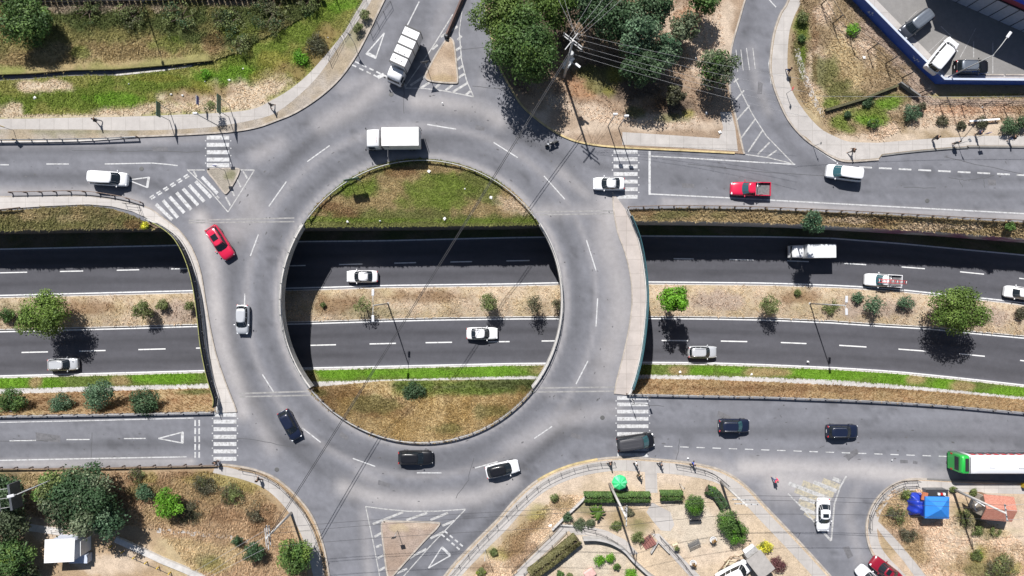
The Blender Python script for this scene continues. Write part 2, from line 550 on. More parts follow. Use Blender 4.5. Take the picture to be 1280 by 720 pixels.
def tufts(name, poly, n, colfn, z=0.12, zfn=None, h=(0.12, 0.34), label=None, cat='grass', dens=None, blades=5, spread=0.24, seed=3, bright=1.7, wide=0.05):
    """grass as many small blades standing on a patch of ground"""
    g = np.random.default_rng(seed)
    P = np.array(poly, float); lo, hi = P.min(0), P.max(0)
    us = []; vs = []; c = 0
    while c < n:
        u = g.uniform(lo[0], hi[0], n * 2); v = g.uniform(lo[1], hi[1], n * 2)
        k = inpoly(poly, u, v)
        if dens is not None: k &= g.random(len(u)) < dens(u, v)
        us.append(u[k]); vs.append(v[k]); c += k.sum()
        if k.sum() == 0: break
    u = np.concatenate(us)[:n]; v = np.concatenate(vs)[:n]; n = len(u)
    zz = zfn(u, v) if zfn else np.full(n, float(z))
    B = Wn(u, v, zz - 0.02)
    col = colfn(u, v) * bright
    hh = g.uniform(h[0], h[1], n) * (0.6 + 0.8 * fbm(u * .05, v * .05, seed, 3))
    k = blades
    a = g.uniform(0, 2 * math.pi, (n, k)); ln = hh[:, None] * g.uniform(0.6, 1.2, (n, k)); out = spread * g.uniform(0.4, 1.6, (n, k)) * (hh[:, None] / 0.25)
    tip = np.stack([B[:, None, 0] + np.cos(a) * out, B[:, None, 1] + np.sin(a) * out, B[:, None, 2] + ln], -1)
    s = wide * g.uniform(0.7, 1.4, (n, k)) * (0.5 + hh[:, None] * 2)
    o0 = g.normal(0, 0.05, (n, k)); o1 = g.normal(0, 0.05, (n, k))
    b0 = np.stack([B[:, None, 0] + o0 - np.sin(a) * s, B[:, None, 1] + o1 + np.cos(a) * s, B[:, None, 2] + 0 * a], -1)
    b1 = np.stack([B[:, None, 0] + o0 + np.sin(a) * s, B[:, None, 1] + o1 - np.cos(a) * s, B[:, None, 2] + 0 * a], -1)
    V = np.stack([b0, b1, tip], 2).reshape(-1, 3)
    F = np.arange(len(V)).reshape(-1, 3)
    var = g.uniform(0.75, 1.3, (n, k))
    cc = np.repeat((col[:, None, :] * var[:, :, None]).reshape(-1, 3), 3, 0)
    me = mesh_np(name, V, F, cc)
    o = link(name, me, 'grass_blades')
    tag(o, label, cat, None, 'stuff')
    return o

SOIL = (0.33, 0.245, 0.175); PSOIL = (0.45, 0.365, 0.285); DRY = (0.255, 0.19, 0.102); STRAW = (0.35, 0.28, 0.165); GRN = (0.108, 0.150, 0.022)
BGRN = (0.10, 0.20, 0.015); DGRN = (0.040, 0.062, 0.016); OLIVE = (0.105, 0.11, 0.035); YOL = (0.20, 0.185, 0.04); BROWN = (0.15, 0.085, 0.042); CONC = (0.385, 0.36, 0.34); DUSTY = (0.28, 0.22, 0.18)
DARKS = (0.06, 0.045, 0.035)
# ------------------------------------------------------------------ the sunken highway
L1 = [(0, 311.5), (210, 307), (375, 302), (480, 301), (640, 297), (800, 295), (960, 296), (1040, 298), (1120, 304), (1200, 311.5), (1280, 319)]
L2 = [(0, 341), (90, 339), (160, 337.5), (220, 336), (375, 332), (510, 328.5), (640, 326), (815, 323), (930, 324.5), (1000, 326.5), (1070, 330), (1140, 334.5), (1215, 341), (1280, 348.5)]
L3 = [(0, 371.5), (120, 368.5), (240, 365.5), (420, 361), (480, 359), (640, 357), (700, 355.5), (808, 354.5), (960, 356), (1060, 359.5), (1133, 365), (1170, 369), (1240, 376), (1280, 381)]
L4 = [(0, 412.5), (80, 410.5), (160, 408.5), (240, 406), (400, 402), (480, 399.5), (540, 398), (640, 396.5), (810, 396), (880, 396.5), (960, 398), (1040, 401.5), (1090, 405), (1160, 409), (1230, 416), (1280, 420.5)]
L5 = [(30, 440.5), (115, 438.5), (190, 436.5), (395, 431.5), (478, 429.5), (548, 428), (635, 427), (690, 426), (840, 425.5), (915, 426.5), (990, 428.5), (1065, 432.5), (1140, 437.5), (1215, 443.5), (1280, 451)]
L6 = [(0, 470.5), (120, 467.5), (250, 464), (390, 460.5), (480, 458.5), (640, 455), (800, 453.5), (880, 454), (960, 456.5), (1050, 460.5), (1120, 465), (1200, 473), (1280, 482)]
L7 = [(0, 486), (60, 484.5), (160, 482), (250, 479.5), (390, 477), (640, 470), (800, 468), (880, 469), (960, 471.5), (1050, 475), (1120, 480.5), (1200, 488), (1280, 496)]
L8 = [(0, 492.5), (60, 491), (160, 488), (250, 485.5), (390, 484), (480, 476), (640, 474), (800, 473.5), (880, 474.5), (960, 477.5), (1050, 482), (1120, 486), (1200, 492), (1280, 500)]
L9 = [(0, 519), (160, 516.5), (265, 514), (640, 500), (790, 492), (880, 494), (960, 495.5), (1000, 497), (1080, 500), (1180, 506), (1280, 515)]
US = np.linspace(-700, 2000, 181)
def row(line, z, us=US): return Wn(us, interp(line, us), np.full(len(us), float(z)) if np.isscalar(z) else z)
def shift(line, d): return [(u, v + d) for u, v in line]

WALLTOP_A = [(-700, 291), (0, 288), (60, 287), (120, 286), (190, 285.5), (350, 284.5), (640, 282), (700, 279), (785, 276), (900, 277), (1000, 280), (1100, 285.5), (1200, 291.5), (1280, 298), (2000, 352)]
def walltop_z(u): return np.interp(u, [-700, 190, 360, 690, 800, 1280, 2000], [-0.6, -0.5, -0.35, -0.35, -0.4, -1.5, -2.2])

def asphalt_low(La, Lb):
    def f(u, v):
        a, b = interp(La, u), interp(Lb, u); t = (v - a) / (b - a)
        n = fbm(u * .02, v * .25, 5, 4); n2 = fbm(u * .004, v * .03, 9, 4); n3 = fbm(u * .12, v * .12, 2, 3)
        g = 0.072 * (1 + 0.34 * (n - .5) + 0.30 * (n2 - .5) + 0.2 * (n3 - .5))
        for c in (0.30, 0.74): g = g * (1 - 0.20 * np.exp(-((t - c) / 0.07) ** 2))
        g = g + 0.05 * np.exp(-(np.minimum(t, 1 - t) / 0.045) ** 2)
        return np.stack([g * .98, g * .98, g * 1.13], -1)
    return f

wt_z = walltop_z(US)
wt = Wn(US, interp(WALLTOP_A, US), wt_z)
wb = wt.copy(); wb[:, 2] = ZL + 0.02
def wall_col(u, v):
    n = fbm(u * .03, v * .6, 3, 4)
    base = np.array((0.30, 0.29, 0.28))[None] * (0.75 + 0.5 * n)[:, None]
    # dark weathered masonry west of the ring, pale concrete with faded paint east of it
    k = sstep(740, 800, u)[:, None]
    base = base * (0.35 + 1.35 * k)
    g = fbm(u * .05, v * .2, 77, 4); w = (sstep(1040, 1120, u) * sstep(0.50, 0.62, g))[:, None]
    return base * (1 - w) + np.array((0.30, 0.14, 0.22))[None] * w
retain = loft_np('retaining_wall', wt, wb, 'soil', 6, wall_col, kind=None)
tag(retain, 'tall concrete retaining wall along the north edge of the sunken highway', 'wall')
loft_np('highway_verge', wb, row(shift(L1, -0.4), ZL), 'soil', 3, cf((0.10, 0.085, 0.06), (DGRN, None, .8), seed=8))
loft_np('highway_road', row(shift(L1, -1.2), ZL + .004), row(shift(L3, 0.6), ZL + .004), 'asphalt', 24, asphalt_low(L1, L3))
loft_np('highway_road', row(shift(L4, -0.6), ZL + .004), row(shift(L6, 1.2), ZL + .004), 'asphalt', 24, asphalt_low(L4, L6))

def median_z(u, v):
    a, b = interp(L3, u), interp(L4, u); t = np.clip((v - a) / (b - a), 0, 1)
    return ZL + .14 + 0.28 * np.sin(math.pi * t)
med_poly = [(u, v + 1.2) for u, v in zip(US, interp(L3, US))] + [(u, v - 1.2) for u, v in zip(US[::-1], interp(L4, US[::-1]))]
MEDCOL = cf((0.30, 0.235, 0.165), (STRAW, None, .8, 1.2), (PSOIL, None, .55), (DUSTY, [(1090, 385, 60, 14), (1230, 395, 50, 14), (215, 388, 40, 14), (900, 375, 40, 12)], .8), (BROWN, [(540, 372, 60, 10), (420, 380, 30, 12), (120, 385, 50, 10), (1000, 372, 40, 8)], .7), (OLIVE, [(30, 385, 30, 12), (470, 390, 40, 8)], .4), seed=21)
patch('median_strip', med_poly, ZL, 'soil', MEDCOL, 5, median_z, skirt=0.25)

def kerb(name, pts, z=0.0, w=0.18, h=0.15, m='kerb_stone', world_pts=None):
    P = world_pts or [W(u, v, z) for u, v in pts]
    rings = []
    for i, p in enumerate(P):
        d = (P[min(i + 1, len(P) - 1)] - P[max(i - 1, 0)]); d.z = 0; d.normalize(); nrm = Vector((-d.y, d.x, 0))
        a, b = p - nrm * w / 2, p + nrm * w / 2
        rings.append([a + Vector((0, 0, -0.05)), b + Vector((0, 0, -0.05)), b + Vector((0, 0, h)), a + Vector((0, 0, h))])
    o = MB().loft(rings, sm=False).build(name, m)
    o['kind'] = 'structure'; return o
USK = np.linspace(-700, 2000, 91)
for Lk, s in ((L3, 1.0), (L4, -1.0)):
    kerb('median_kerb', [(u, v + s) for u, v in zip(USK, interp(Lk, USK))], ZL, 0.22, 0.16, 'pale_concrete')
kerb('highway_kerb', [(u, v + 1.6) for u, v in zip(USK, interp(L6, USK))], ZL, 0.22, 0.14, 'pale_concrete')

def verge_z(u, v):
    a, b = interp(L6, u), interp(L7, u); t = np.clip((v - a) / (b - a), 0, 1)
    return ZL + .1 + 0.25 * t
ver_poly = [(u, v + 2.0) for u, v in zip(US, interp(L6, US))] + [(u, v + .5) for u, v in zip(US[::-1], interp(L7, US[::-1]))]
VERCOL = cf((0.10, 0.135, 0.03), (BGRN, [(20, 478, 40, 9), (205, 472, 60, 9), (60, 479, 25, 8), (420, 467, 40, 8), (520, 466, 80, 8), (610, 464, 60, 8), (880, 463, 20, 6), (910, 463, 25, 6), (1050, 469, 70, 9), (1120, 474, 50, 8), (1180, 480, 20, 8), (1260, 489, 40, 7), (1010, 466, 40, 7)], .95, .5), (DRY, [(45, 477, 10, 9), (150, 476, 16, 8), (380, 470, 22, 10), (700, 462, 45, 10), (850, 463, 16, 8), (960, 465, 30, 7), (1145, 473, 15, 8), (1200, 483, 18, 8), (760, 462, 40, 9)], .85, .5), seed=33)
patch('verge', ver_poly, ZL, 'soil', VERCOL, 5, verge_z)
def pathcol(u, v):
    n = fbm(u * .05, v * .3, 4, 4); b = np.array((0.40, 0.39, 0.385))[None] * (0.75 + .5 * n)[:, None]
    return b
loft_np('footpath', row(L7, ZL + .36), row(shift(L8, .6), ZL + .36), 'soil', 3, pathcol)

# slopes climbing from the path to the street, west and east of the ring
SLC = cf((0.25, 0.155, 0.085), (DRY, None, .7), (STRAW, None, .5, 1.4), (BROWN, [(60, 505, 80, 7), (150, 508, 50, 8), (1000, 486, 200, 5)], .55), (OLIVE, [(245, 490, 28, 5)], .9), seed=44)
for us in (np.linspace(-700, 292, 100), np.linspace(770, 2000, 120)):
    a = row(L8, ZL + .34, us); b = row(L9, -0.03, us)
    loft_np('bank_slope', a, b, 'soil', 14, SLC)

# inside the ring: lawn on top of the wall, and the bank falling to the path
def arc_at(v): return math.sqrt(RR * RR - (v - RC[1]) ** 2)
a0 = math.degrees(math.asin((376 - 277) / RR))
NARC = arc(a0 - 1, 181 - a0, RR + 1.5, 50)
us = np.linspace(380, 674, 30)
LAWN = NARC[::-1] + [(u, v) for u, v in zip(us[::-1], interp(WALLTOP_A, us[::-1]))]
def lawn_z(u, v):
    b = interp(WALLTOP_A, u); t = np.clip((v - (b - 22)) / 22, 0, 1)
    return -0.03 - 0.32 * t + 0.12 * fbm(u * .05, v * .05, 3, 3)
LAWNC = cf((0.125, 0.130, 0.042), (DRY, [(505, 225, 55, 14), (425, 255, 35, 12), (480, 250, 60, 14), (400, 270, 20, 8), (600, 262, 60, 10), (540, 212, 60, 8), (640, 245, 22, 20), (585, 258, 25, 10)], .85), (BROWN, [(430, 265, 22, 10), (415, 258, 25, 10), (500, 215, 20, 6)], .7), (GRN, [(560, 230, 50, 15), (450, 235, 25, 12), (400, 274, 35, 4), (470, 275, 90, 3), (600, 276, 80, 3), (540, 250, 40, 14)], .75), (PSOIL, [(640, 255, 25, 14), (655, 262, 14, 8)], .6), seed=52)
patch('lawn', LAWN, 0, 'soil', LAWNC, 4, lawn_z)

SARC = arc(180 + 38.2, 360 - 38.2, RR + 1.5, 60)
usb = np.array([p[0] for p in SARC])
A = Wn(np.linspace(384, 690, len(usb)), interp(L8, np.linspace(384, 690, len(usb))), np.full(len(usb), ZL + .34))
Bk = Wn(usb, np.array([p[1] for p in SARC]), np.full(len(usb), -0.04))
BANKC = cf((0.235, 0.165, 0.07), (STRAW, None, .7, 1.2), (BROWN, [(430, 490, 40, 12), (400, 500, 25, 12), (480, 510, 30, 15)], .5), (OLIVE, [(620, 515, 40, 10), (470, 505, 40, 12), (560, 535, 30, 8), (400, 492, 15, 6)], .55), (DGRN, [(600, 484, 85, 12), (520, 482, 40, 10), (640, 478, 40, 9), (665, 480, 20, 8)], .9, .5), (GRN, [(590, 490, 60, 6), (520, 490, 30, 8), (540, 478, 60, 5)], .45), seed=61)
loft_np('bank_slope', A, Bk, 'soil', 40, BANKC, zprof=lambda t: t ** 0.55)
def bank_uvz(n, seed):
    g = np.random.default_rng(seed); i = g.random(n) * (len(usb) - 1); k = i.astype(int); f = (i - k)[:, None]; t = g.random(n) ** 0.8
    a = A[k] * (1 - f) + A[k + 1] * f; b = Bk[k] * (1 - f) + Bk[k + 1] * f
    P = a * (1 - t[:, None]) + b * t[:, None]; P[:, 2] = a[:, 2] + (b[:, 2] - a[:, 2]) * t ** .55
    return P
def ruled_pts(a, b, n, seed, zpow=1.0):
    g = np.random.default_rng(seed); i = g.random(n) * (len(a) - 1); k = i.astype(int); f = (i - k)[:, None]; t = g.random(n)
    p = a[k] * (1 - f) + a[k + 1] * f; q = b[k] * (1 - f) + b[k + 1] * f
    P = p * (1 - t[:, None]) + q * t[:, None]; P[:, 2] = p[:, 2] + (q[:, 2] - p[:, 2]) * t ** zpow
    return P
def tufts_at(name, P, colfn, h, label, cat='grass', blades=5, spread=.24, seed=3, bright=1.7, wide=.05):
    g = np.random.default_rng(seed); u, v = px(P); n = len(P)
    col = colfn(u, v) * bright; hh = g.uniform(h[0], h[1], n); k = blades
    a = g.uniform(0, 2 * math.pi, (n, k)); ln = hh[:, None] * g.uniform(.6, 1.2, (n, k)); out = spread * g.uniform(.4, 1.6, (n, k)) * (hh[:, None] / .25)
    tip = np.stack([P[:, None, 0] + np.cos(a) * out, P[:, None, 1] + np.sin(a) * out, P[:, None, 2] + ln], -1)
    s = wide * g.uniform(.7, 1.4, (n, k)) * (.5 + hh[:, None] * 2)
    b0 = np.stack([P[:, None, 0] - np.sin(a) * s, P[:, None, 1] + np.cos(a) * s, P[:, None, 2] - .03 + 0 * a], -1)
    b1 = np.stack([P[:, None, 0] + np.sin(a) * s, P[:, None, 1] - np.cos(a) * s, P[:, None, 2] - .03 + 0 * a], -1)
    V = np.stack([b0, b1, tip], 2).reshape(-1, 3)
    cc = np.repeat((col[:, None, :] * g.uniform(.75, 1.3, (n, k))[:, :, None]).reshape(-1, 3), 3, 0)
    o = link(name, mesh_np(name, V, np.arange(len(V)).reshape(-1, 3), cc), 'grass_blades')
    return tag(o, label, cat, None, 'stuff')

# sloping shoulders between the street and the wall, outside the ring
BERM_W = [(-700, 268), (0, 264.5), (24, 262.5), (60, 259.5), (110, 257.5), (140, 261), (165, 269), (184, 279), (192, 287)]
BERM_E = [(786, 262), (850, 260), (960, 262), (1100, 268), (1200, 274), (1280, 278), (2000, 328)]
def berm(topline, us, uw):
    tl = [(u, v) for u, v in zip(us, interp(topline, us))]
    wl_ = [(u, v) for u, v in zip(uw, interp(WALLTOP_A, uw))]
    return tl + wl_[::-1]
bw = berm(BERM_W, np.concatenate([np.linspace(-700, 100, 20), np.linspace(110, 192, 14)]), np.linspace(-700, 196, 30))
be = berm(BERM_E, np.linspace(786, 2000, 50), np.linspace(783, 2000, 50))
def bermz(topline):
    def f(u, v):
        a = interp(topline, u); b = interp(WALLTOP_A, u); t = np.clip((v - a) / np.maximum(b - a, 1), 0, 1)
        return 0.02 + (walltop_z(u) - 0.02) * t + 0.1 * (fbm(u * .06, v * .06, 5, 3) - .5) * np.sin(math.pi * t)
    return f
BWC = cf((0.135, 0.125, 0.055), (DRY, None, .6), (OLIVE, [(60, 280, 60, 8), (150, 275, 30, 8), (10, 280, 30, 10)], .6), (STRAW, [(40, 270, 22, 7), (90, 272, 20, 6)], .5), (YOL, [(180, 282, 6, 5)], 1, .3), (BROWN, [(168, 280, 14, 7)], .6), seed=71)
BEC = cf((0.23, 0.17, 0.09), (STRAW, None, .6), (OLIVE, [(850, 267, 40, 6), (830, 270, 25, 6), (900, 268, 20, 6)], .7), (BROWN, [(800, 265, 20, 8), (1100, 276, 30, 6)], .6), (DRY, None, .4), (PSOIL, [(1180, 283, 60, 5), (1060, 275, 30, 4)], .5), seed=72)
patch('bank_slope', bw, 0, 'soil', BWC, 5, bermz(BERM_W))
patch('bank_slope', be, 0, 'soil', BEC, 5, bermz(BERM_E))

# ------------------------------------------------------------------ street level: the far ground, the asphalt
def gpoly(pts): return [(W(u, v, -.05).x, W(u, v, -.05).y) for u, v in pts]
gb = MB()
def flat(mb, poly, z):
    o = len(mb.v); mb.v += [(p[0], p[1], z) for p in poly]
    for t in tessellate_polygon([[Vector((p[0], p[1], 0)) for p in poly]]):
        mb.f.append(tuple(o + i for i in t)); mb.sm.append(False)
nb = [(-9000, 312)] + [(u, v - 1) for u, v in bw[:33]] + [(195, 285)] + arc(180 - 31, 31, RR + 4, 20) + [(770, 275)] + [(u, v - 1) for u, v in be[:50]] + [(9000, 830)]
flat(gb, gpoly(nb + [(9000, -9000), (-9000, -9000)]), -0.05)
sb = [(-9000, 640), (-700, 535)] + [(u, v + 1) for u, v in zip(np.linspace(-690, 285, 10), interp(L9, np.linspace(-690, 285, 10)))] + arc(180 + 37, 360 - 37, RR + 4, 24) + [(u, v + 1) for u, v in zip(np.linspace(775, 2000, 14), interp(L9, np.linspace(775, 2000, 14)))] + [(9000, 1140)]
flat(gb, gpoly(sb + [(9000, 9000), (-9000, 9000)]), -0.05)
mat('far_soil', (0.26, 0.19, 0.13), 0.95, var=0.4, scale=0.08, bump=0.3)
gr = gb.build('ground', 'far_soil'); gr['kind'] = 'structure'
# the trench floor beyond what the profile covers
DW_OUT = smooth([(186, 274), (205, 285), (222, 305), (234, 330), (242, 360), (247, 395), (251, 430), (258, 465), (266, 492), (274, 516)], 5)     # outer edge of the west bridge
DE_OUT = smooth([(783, 262), (790, 278), (798, 300), (804, 330), (807.5, 365), (806, 400), (801, 440), (794, 470), (786, 494)], 5)
DW_OUT = [(640 + (u - 640) * (1 - .018 * float(sstep(272, 300, v) * (1 - sstep(495, 514, v)))), v) for u, v in DW_OUT]        # outer edge of the east bridge
DW_KERB = smooth([(150, 247), (178, 255), (205, 273), (226, 290), (241, 312), (251, 340), (257, 375), (263, 410), (271, 445), (283, 480), (294, 508), (296, 515)], 5)
DE_KERB = smooth([(766, 240), (767, 262), (772, 290), (781, 315), (788, 345), (790, 375), (787, 405), (780, 440), (771, 475), (768, 492)], 5)

def cut_at(line, vcut):
    for i in range(len(line) - 1):
        a, b = line[i], line[i + 1]
        if a[1] <= vcut < b[1]:
            t = (vcut - a[1]) / (b[1] - a[1]); return i, (a[0] + (b[0] - a[0]) * t, vcut)
VC = 376.0
iw, pw = cut_at(DW_OUT, VC); ie, pe = cut_at(DE_OUT, VC)
AN = [(-700, -250), (-700, 266)] + [(u, v) for u, v in bw[1:32]] + DW_OUT[3:iw + 1] + [pw] + arc(180, 0, RR, 60) + [pe] + DE_OUT[:ie + 1][::-1] + [(u, v) for u, v in be[1:50]] + [(2000, -250)]
AS = [pw] + DW_OUT[iw + 1:] + [(u, v) for u, v in zip(np.linspace(265, -700, 20), interp(L9, np.linspace(265, -700, 20)))] + [(-700, 930), (2000, 930)] + \
     [(u, v) for u, v in zip(np.linspace(2000, 790, 24), interp(L9, np.linspace(2000, 790, 24)))] + DE_OUT[ie + 1:][::-1] + [pe] + arc(0, -180, RR, 60)

DARKT = [  # worn darker tyre lanes (photo positions) and their half width
    ([(-700, 190), (0, 188), (150, 187), (260, 188), (330, 183)], 5, .22), ([(-700, 222), (0, 220), (110, 221), (180, 226), (230, 245), (262, 275), (285, 310)], 6, .22),
    ([(1280, 245), (1150, 240), (1000, 232), (900, 225), (800, 220), (720, 200), (650, 175), (560, 172), (480, 180)], 7, .12),
    ([(440, -200), (520, 20), (470, 90), (440, 130), (390, 175), (350, 215)], 6, .15), ([(545, -100), (525, 50), (490, 110), (430, 150)], 6, .12),
    ([(0, 555), (120, 556), (260, 553), (330, 550), (420, 560), (520, 590), (620, 575), (720, 540), (800, 535), (1000, 540), (1280, 548)], 8, .20),
    ([(380, 560), (430, 590), (450, 640), (455, 720)], 7, .10), ([(490, 720), (590, 640), (680, 560), (720, 510)], 8, .22), ([(530, 720), (600, 665), (660, 600)], 6, .25),
    ([(300, 480), (340, 540), (400, 590)], 8, .15), ([(300, 330), (285, 400), (300, 470)], 8, .12), ([(940, 0), (925, 60), (945, 120), (985, 180), (1040, 225)], 7, .15),
    ([(590, 720), (600, 690)], 6, .1), ([(1280, 225), (1150, 215), (1060, 212), (1000, 205)], 6, .14), ([(1050, 720), (1020, 660), (980, 610), (940, 580)], 7, .10),
]
DUST = [  # pale dust and worn patches between the wheel tracks
    ([(470, 110), (440, 135), (400, 155)], 10, .45), ([(430, 110), (460, 100)], 8, .3), ([(520, 125), (600, 135), (625, 150)], 9, .5), ([(250, 272), (260, 310), (268, 350), (272, 400), (280, 440), (300, 490), (305, 515)], 9, .75),
    ([(300, 235), (320, 270), (300, 285)], 16, .4), ([(320, 195), (350, 180)], 9, .3), ([(760, 255), (758, 300), (772, 340), (776, 380), (770, 420), (755, 470)], 16, .55), ([(735, 245), (700, 215)], 6, .35), ([(680, 265), (750, 262)], 8, .4),
    ([(430, 610), (470, 622), (520, 628), (600, 622), (640, 600)], 9, .6), ([(470, 600), (450, 590)], 8, .3), ([(455, 640), (462, 720)], 6, .3), ([(640, 560), (700, 525), (770, 512)], 10, .35),
    ([(930, 585), (985, 585), (1060, 588), (1150, 595)], 10, .7), ([(975, 600), (1020, 610)], 18, .75), ([(905, 590), (940, 590)], 10, .4), ([(0, 580), (240, 577)], 4, .5), ([(830, 252), (1000, 258), (1280, 272)], 4, .5),
    ([(0, 240), (130, 240), (170, 250), (200, 265)], 5, .5), ([(560, 0), (530, 80)], 7, .2), ([(625, 20), (615, 80), (600, 110)], 6, .2), ([(310, 500), (340, 560)], 9, .35), ([(850, 570), (900, 578)], 6, .3), ([(1105, 600), (1190, 592)], 6, .4),
    ([(940, 60), (945, 100), (960, 140)], 5, .2), ([(640, 465), (690, 490)], 8, .25), ([(0, 180), (170, 178), (280, 170)], 4, .25), ([(1000, 720), (960, 670), (930, 640)], 6, .35), ([(1075, 600), (1060, 640), (1075, 700)], 6, .25),
]
def road_col(u, v):
    n = fbm(u * .018, v * .018, 11, 5); n2 = fbm(u * .12, v * .12, 12, 4)
    r = np.hypot(u - RC[0], v - RC[1]); th = np.arctan2(v - RC[1], u - RC[0])
    ring = 1 - sstep(262, 300, r); sk = fbm(r * .16, th * 2.2 + 7, 31, 4) * ring + fbm(u * .007, v * .17, 32, 4) * (1 - ring)
    g = 0.152 * (1 + .20 * (n - .5) + .26 * (n2 - .5) + .36 * (sk - .5) + .16 * (fbm(u * .4, v * .4, 41, 3) - .5))
    nn = fbm(th * 6, r * .02, 15, 3)
    for rc, w, s in ((197, 9, .24), (243, 11, .20)): g = g * (1 - s * np.exp(-((r - rc - 6 * (nn - .5)) / w) ** 2) * (r < 285))
    for L, w, s in DARKT: g = g * (1 - 1.35 * s * np.exp(-(dist_line(L, u, v) / w) ** 2) * (.6 + .8 * n2))
    d = np.zeros(len(u))
    for L, w, s in DUST: d = np.maximum(d, 1.15 * s * np.exp(-(dist_line(L, u, v) / (1.25 * w)) ** 2) * (.45 + 1.1 * n))
    d = np.maximum(d, .55 * np.exp(-((r - 181) / 4.0) ** 2)); d = np.maximum(d, .3 * np.exp(-((r - 219) / 5.0) ** 2) * (r < 230))
    d = np.clip(d, 0, .95)[:, None]
    st = sstep(.62, .75, fbm(u * .05, v * .11, 19, 5)) * .22          # old oil and patch stains
    c = np.stack([g * .975, g * .985, g * 1.10], -1) * (1 - st)[:, None]
    return c * (1 - d) + np.array((0.345, 0.325, 0.322))[None] * d
patch('road', AN, 0.0, 'asphalt', road_col, 5)
patch('road', AS, 0.0, 'asphalt', road_col, 5)

# ------------------------------------------------------------------ bridges
def wxy(pts, z=0.0): return [(W(u, v, z).x, W(u, v, z).y) for u, v in pts]
def ribbon_wall(pts, z0, z1, t, mb, z=0.0, world_pts=None):
    P = world_pts or [W(u, v, z) for u, v in pts]; rings = []
    for i, p in enumerate(P):
        d = (P[min(i + 1, len(P) - 1)] - P[max(i - 1, 0)]); d.z = 0; d.normalize(); nr = Vector((-d.y, d.x, 0)) * t / 2
        rings.append([Vector((p.x - nr.x, p.y - nr.y, z0)), Vector((p.x + nr.x, p.y + nr.y, z0)), Vector((p.x + nr.x, p.y + nr.y, z1)), Vector((p.x - nr.x, p.y - nr.y, z1))])
    return mb.loft(rings, sm=False)
def railing(mb, P, h, posts=2.0, rails=(1.0, .6), r=.028, pr=.032, base=0.0):
    for q in rails: mb.tube([p + Vector((0, 0, base + h * q)) for p in P], r, 5)
    for p, d in walk(P, posts): mb.tube([p + Vector((0, 0, base - .05)), p + Vector((0, 0, base + h))], pr, 5)
mat('teal_mesh', (.03, .10, .12), .5); mat('mossy_rail', (.30, .30, .10), .7)
def bridge(label, out_edge, in_edge, a):
    br = empty('road_bridge', W((out_edge[10][0] + in_edge[10][0]) / 2, 376, -1), 0, label, 'bridge')
    inv = Vector(br.location)
    def rel(o): o.parent = br; o.matrix_parent_inverse = Matrix.Translation(-inv); return o
    poly = wxy(out_edge + in_edge[::-1])
    rel(MB().prism(poly, -1.05, -0.012).build('deck', 'dark_concrete'))
    rel(ribbon_wall(out_edge, -1.2, 0.42, 0.28, MB()).build('parapet', 'pale_concrete'))
    rel(ribbon_wall([p for p in in_edge], -1.2, 0.34, 0.30, MB()).build('parapet', 'pale_concrete'))
    for e, h in ((out_edge, .75), (in_edge, .6)):
        mb = MB(); railing(mb, [W(u, v, 0) for u, v in e], h, 2.2, (1.0, .5), .035, .045, 0.40 if e is out_edge else .32)
        rel(mb.build('railing', 'steel'))
    P = [W(u, v, 0) for u, v in out_edge[3:-2]]; fm = 'teal_mesh' if out_edge is DE_OUT else 'dark_steel'; mb = MB()
    for q in np.linspace(.55, 1.75, 11): mb.tube([p + Vector((0, 0, q)) for p in P], .036, 4)
    rel(mb.build('safety_screen', fm)); rel(MB().tube([p + Vector((0, 0, 1.85)) for p in P], .05, 6).build('top_rail', fm if out_edge is DE_OUT else 'mossy_rail'))
    for p, d in walk(P, 2.4): rel(MB().tube([p + Vector((0, 0, .3)), p + Vector((0, 0, 1.9))], .05, 5).build('screen_post', fm))
    return br
INW = arc(180 - 33, 180 + 38, RR, 30)
INE = arc(33, -38, RR, 30)
bridge('curved concrete bridge over the highway on the side where the red SUV drives', DW_OUT, INW, 0)
bridge('curved concrete bridge over the highway with an empty carriageway and wide pale dusty edge', DE_OUT, INE, 0)
# blocks and abutments under the bridge ends are hidden inside the banks

# ------------------------------------------------------------------ raised blocks: kerbs, pavements, soil
ZB = 0.12
def block(poly, col, z=ZB, name='ground', cell=5, m='soil', zfn=None): return patch(name, poly, z, m, col, cell, zfn, skirt=0.3)
def pave_col(u, v):
    n = fbm(u * .05, v * .05, 6, 5); n2 = fbm(u * .2, v * .2, 7, 3)
    return np.array(CONC)[None] * (0.78 + .26 * n + .16 * n2)[:, None]
def pavement(poly, z=ZB + .012, name='pavement', cell=6): return patch(name, poly, z, 'paving', pave_col, cell)
def band(a, b): return a + b[::-1]

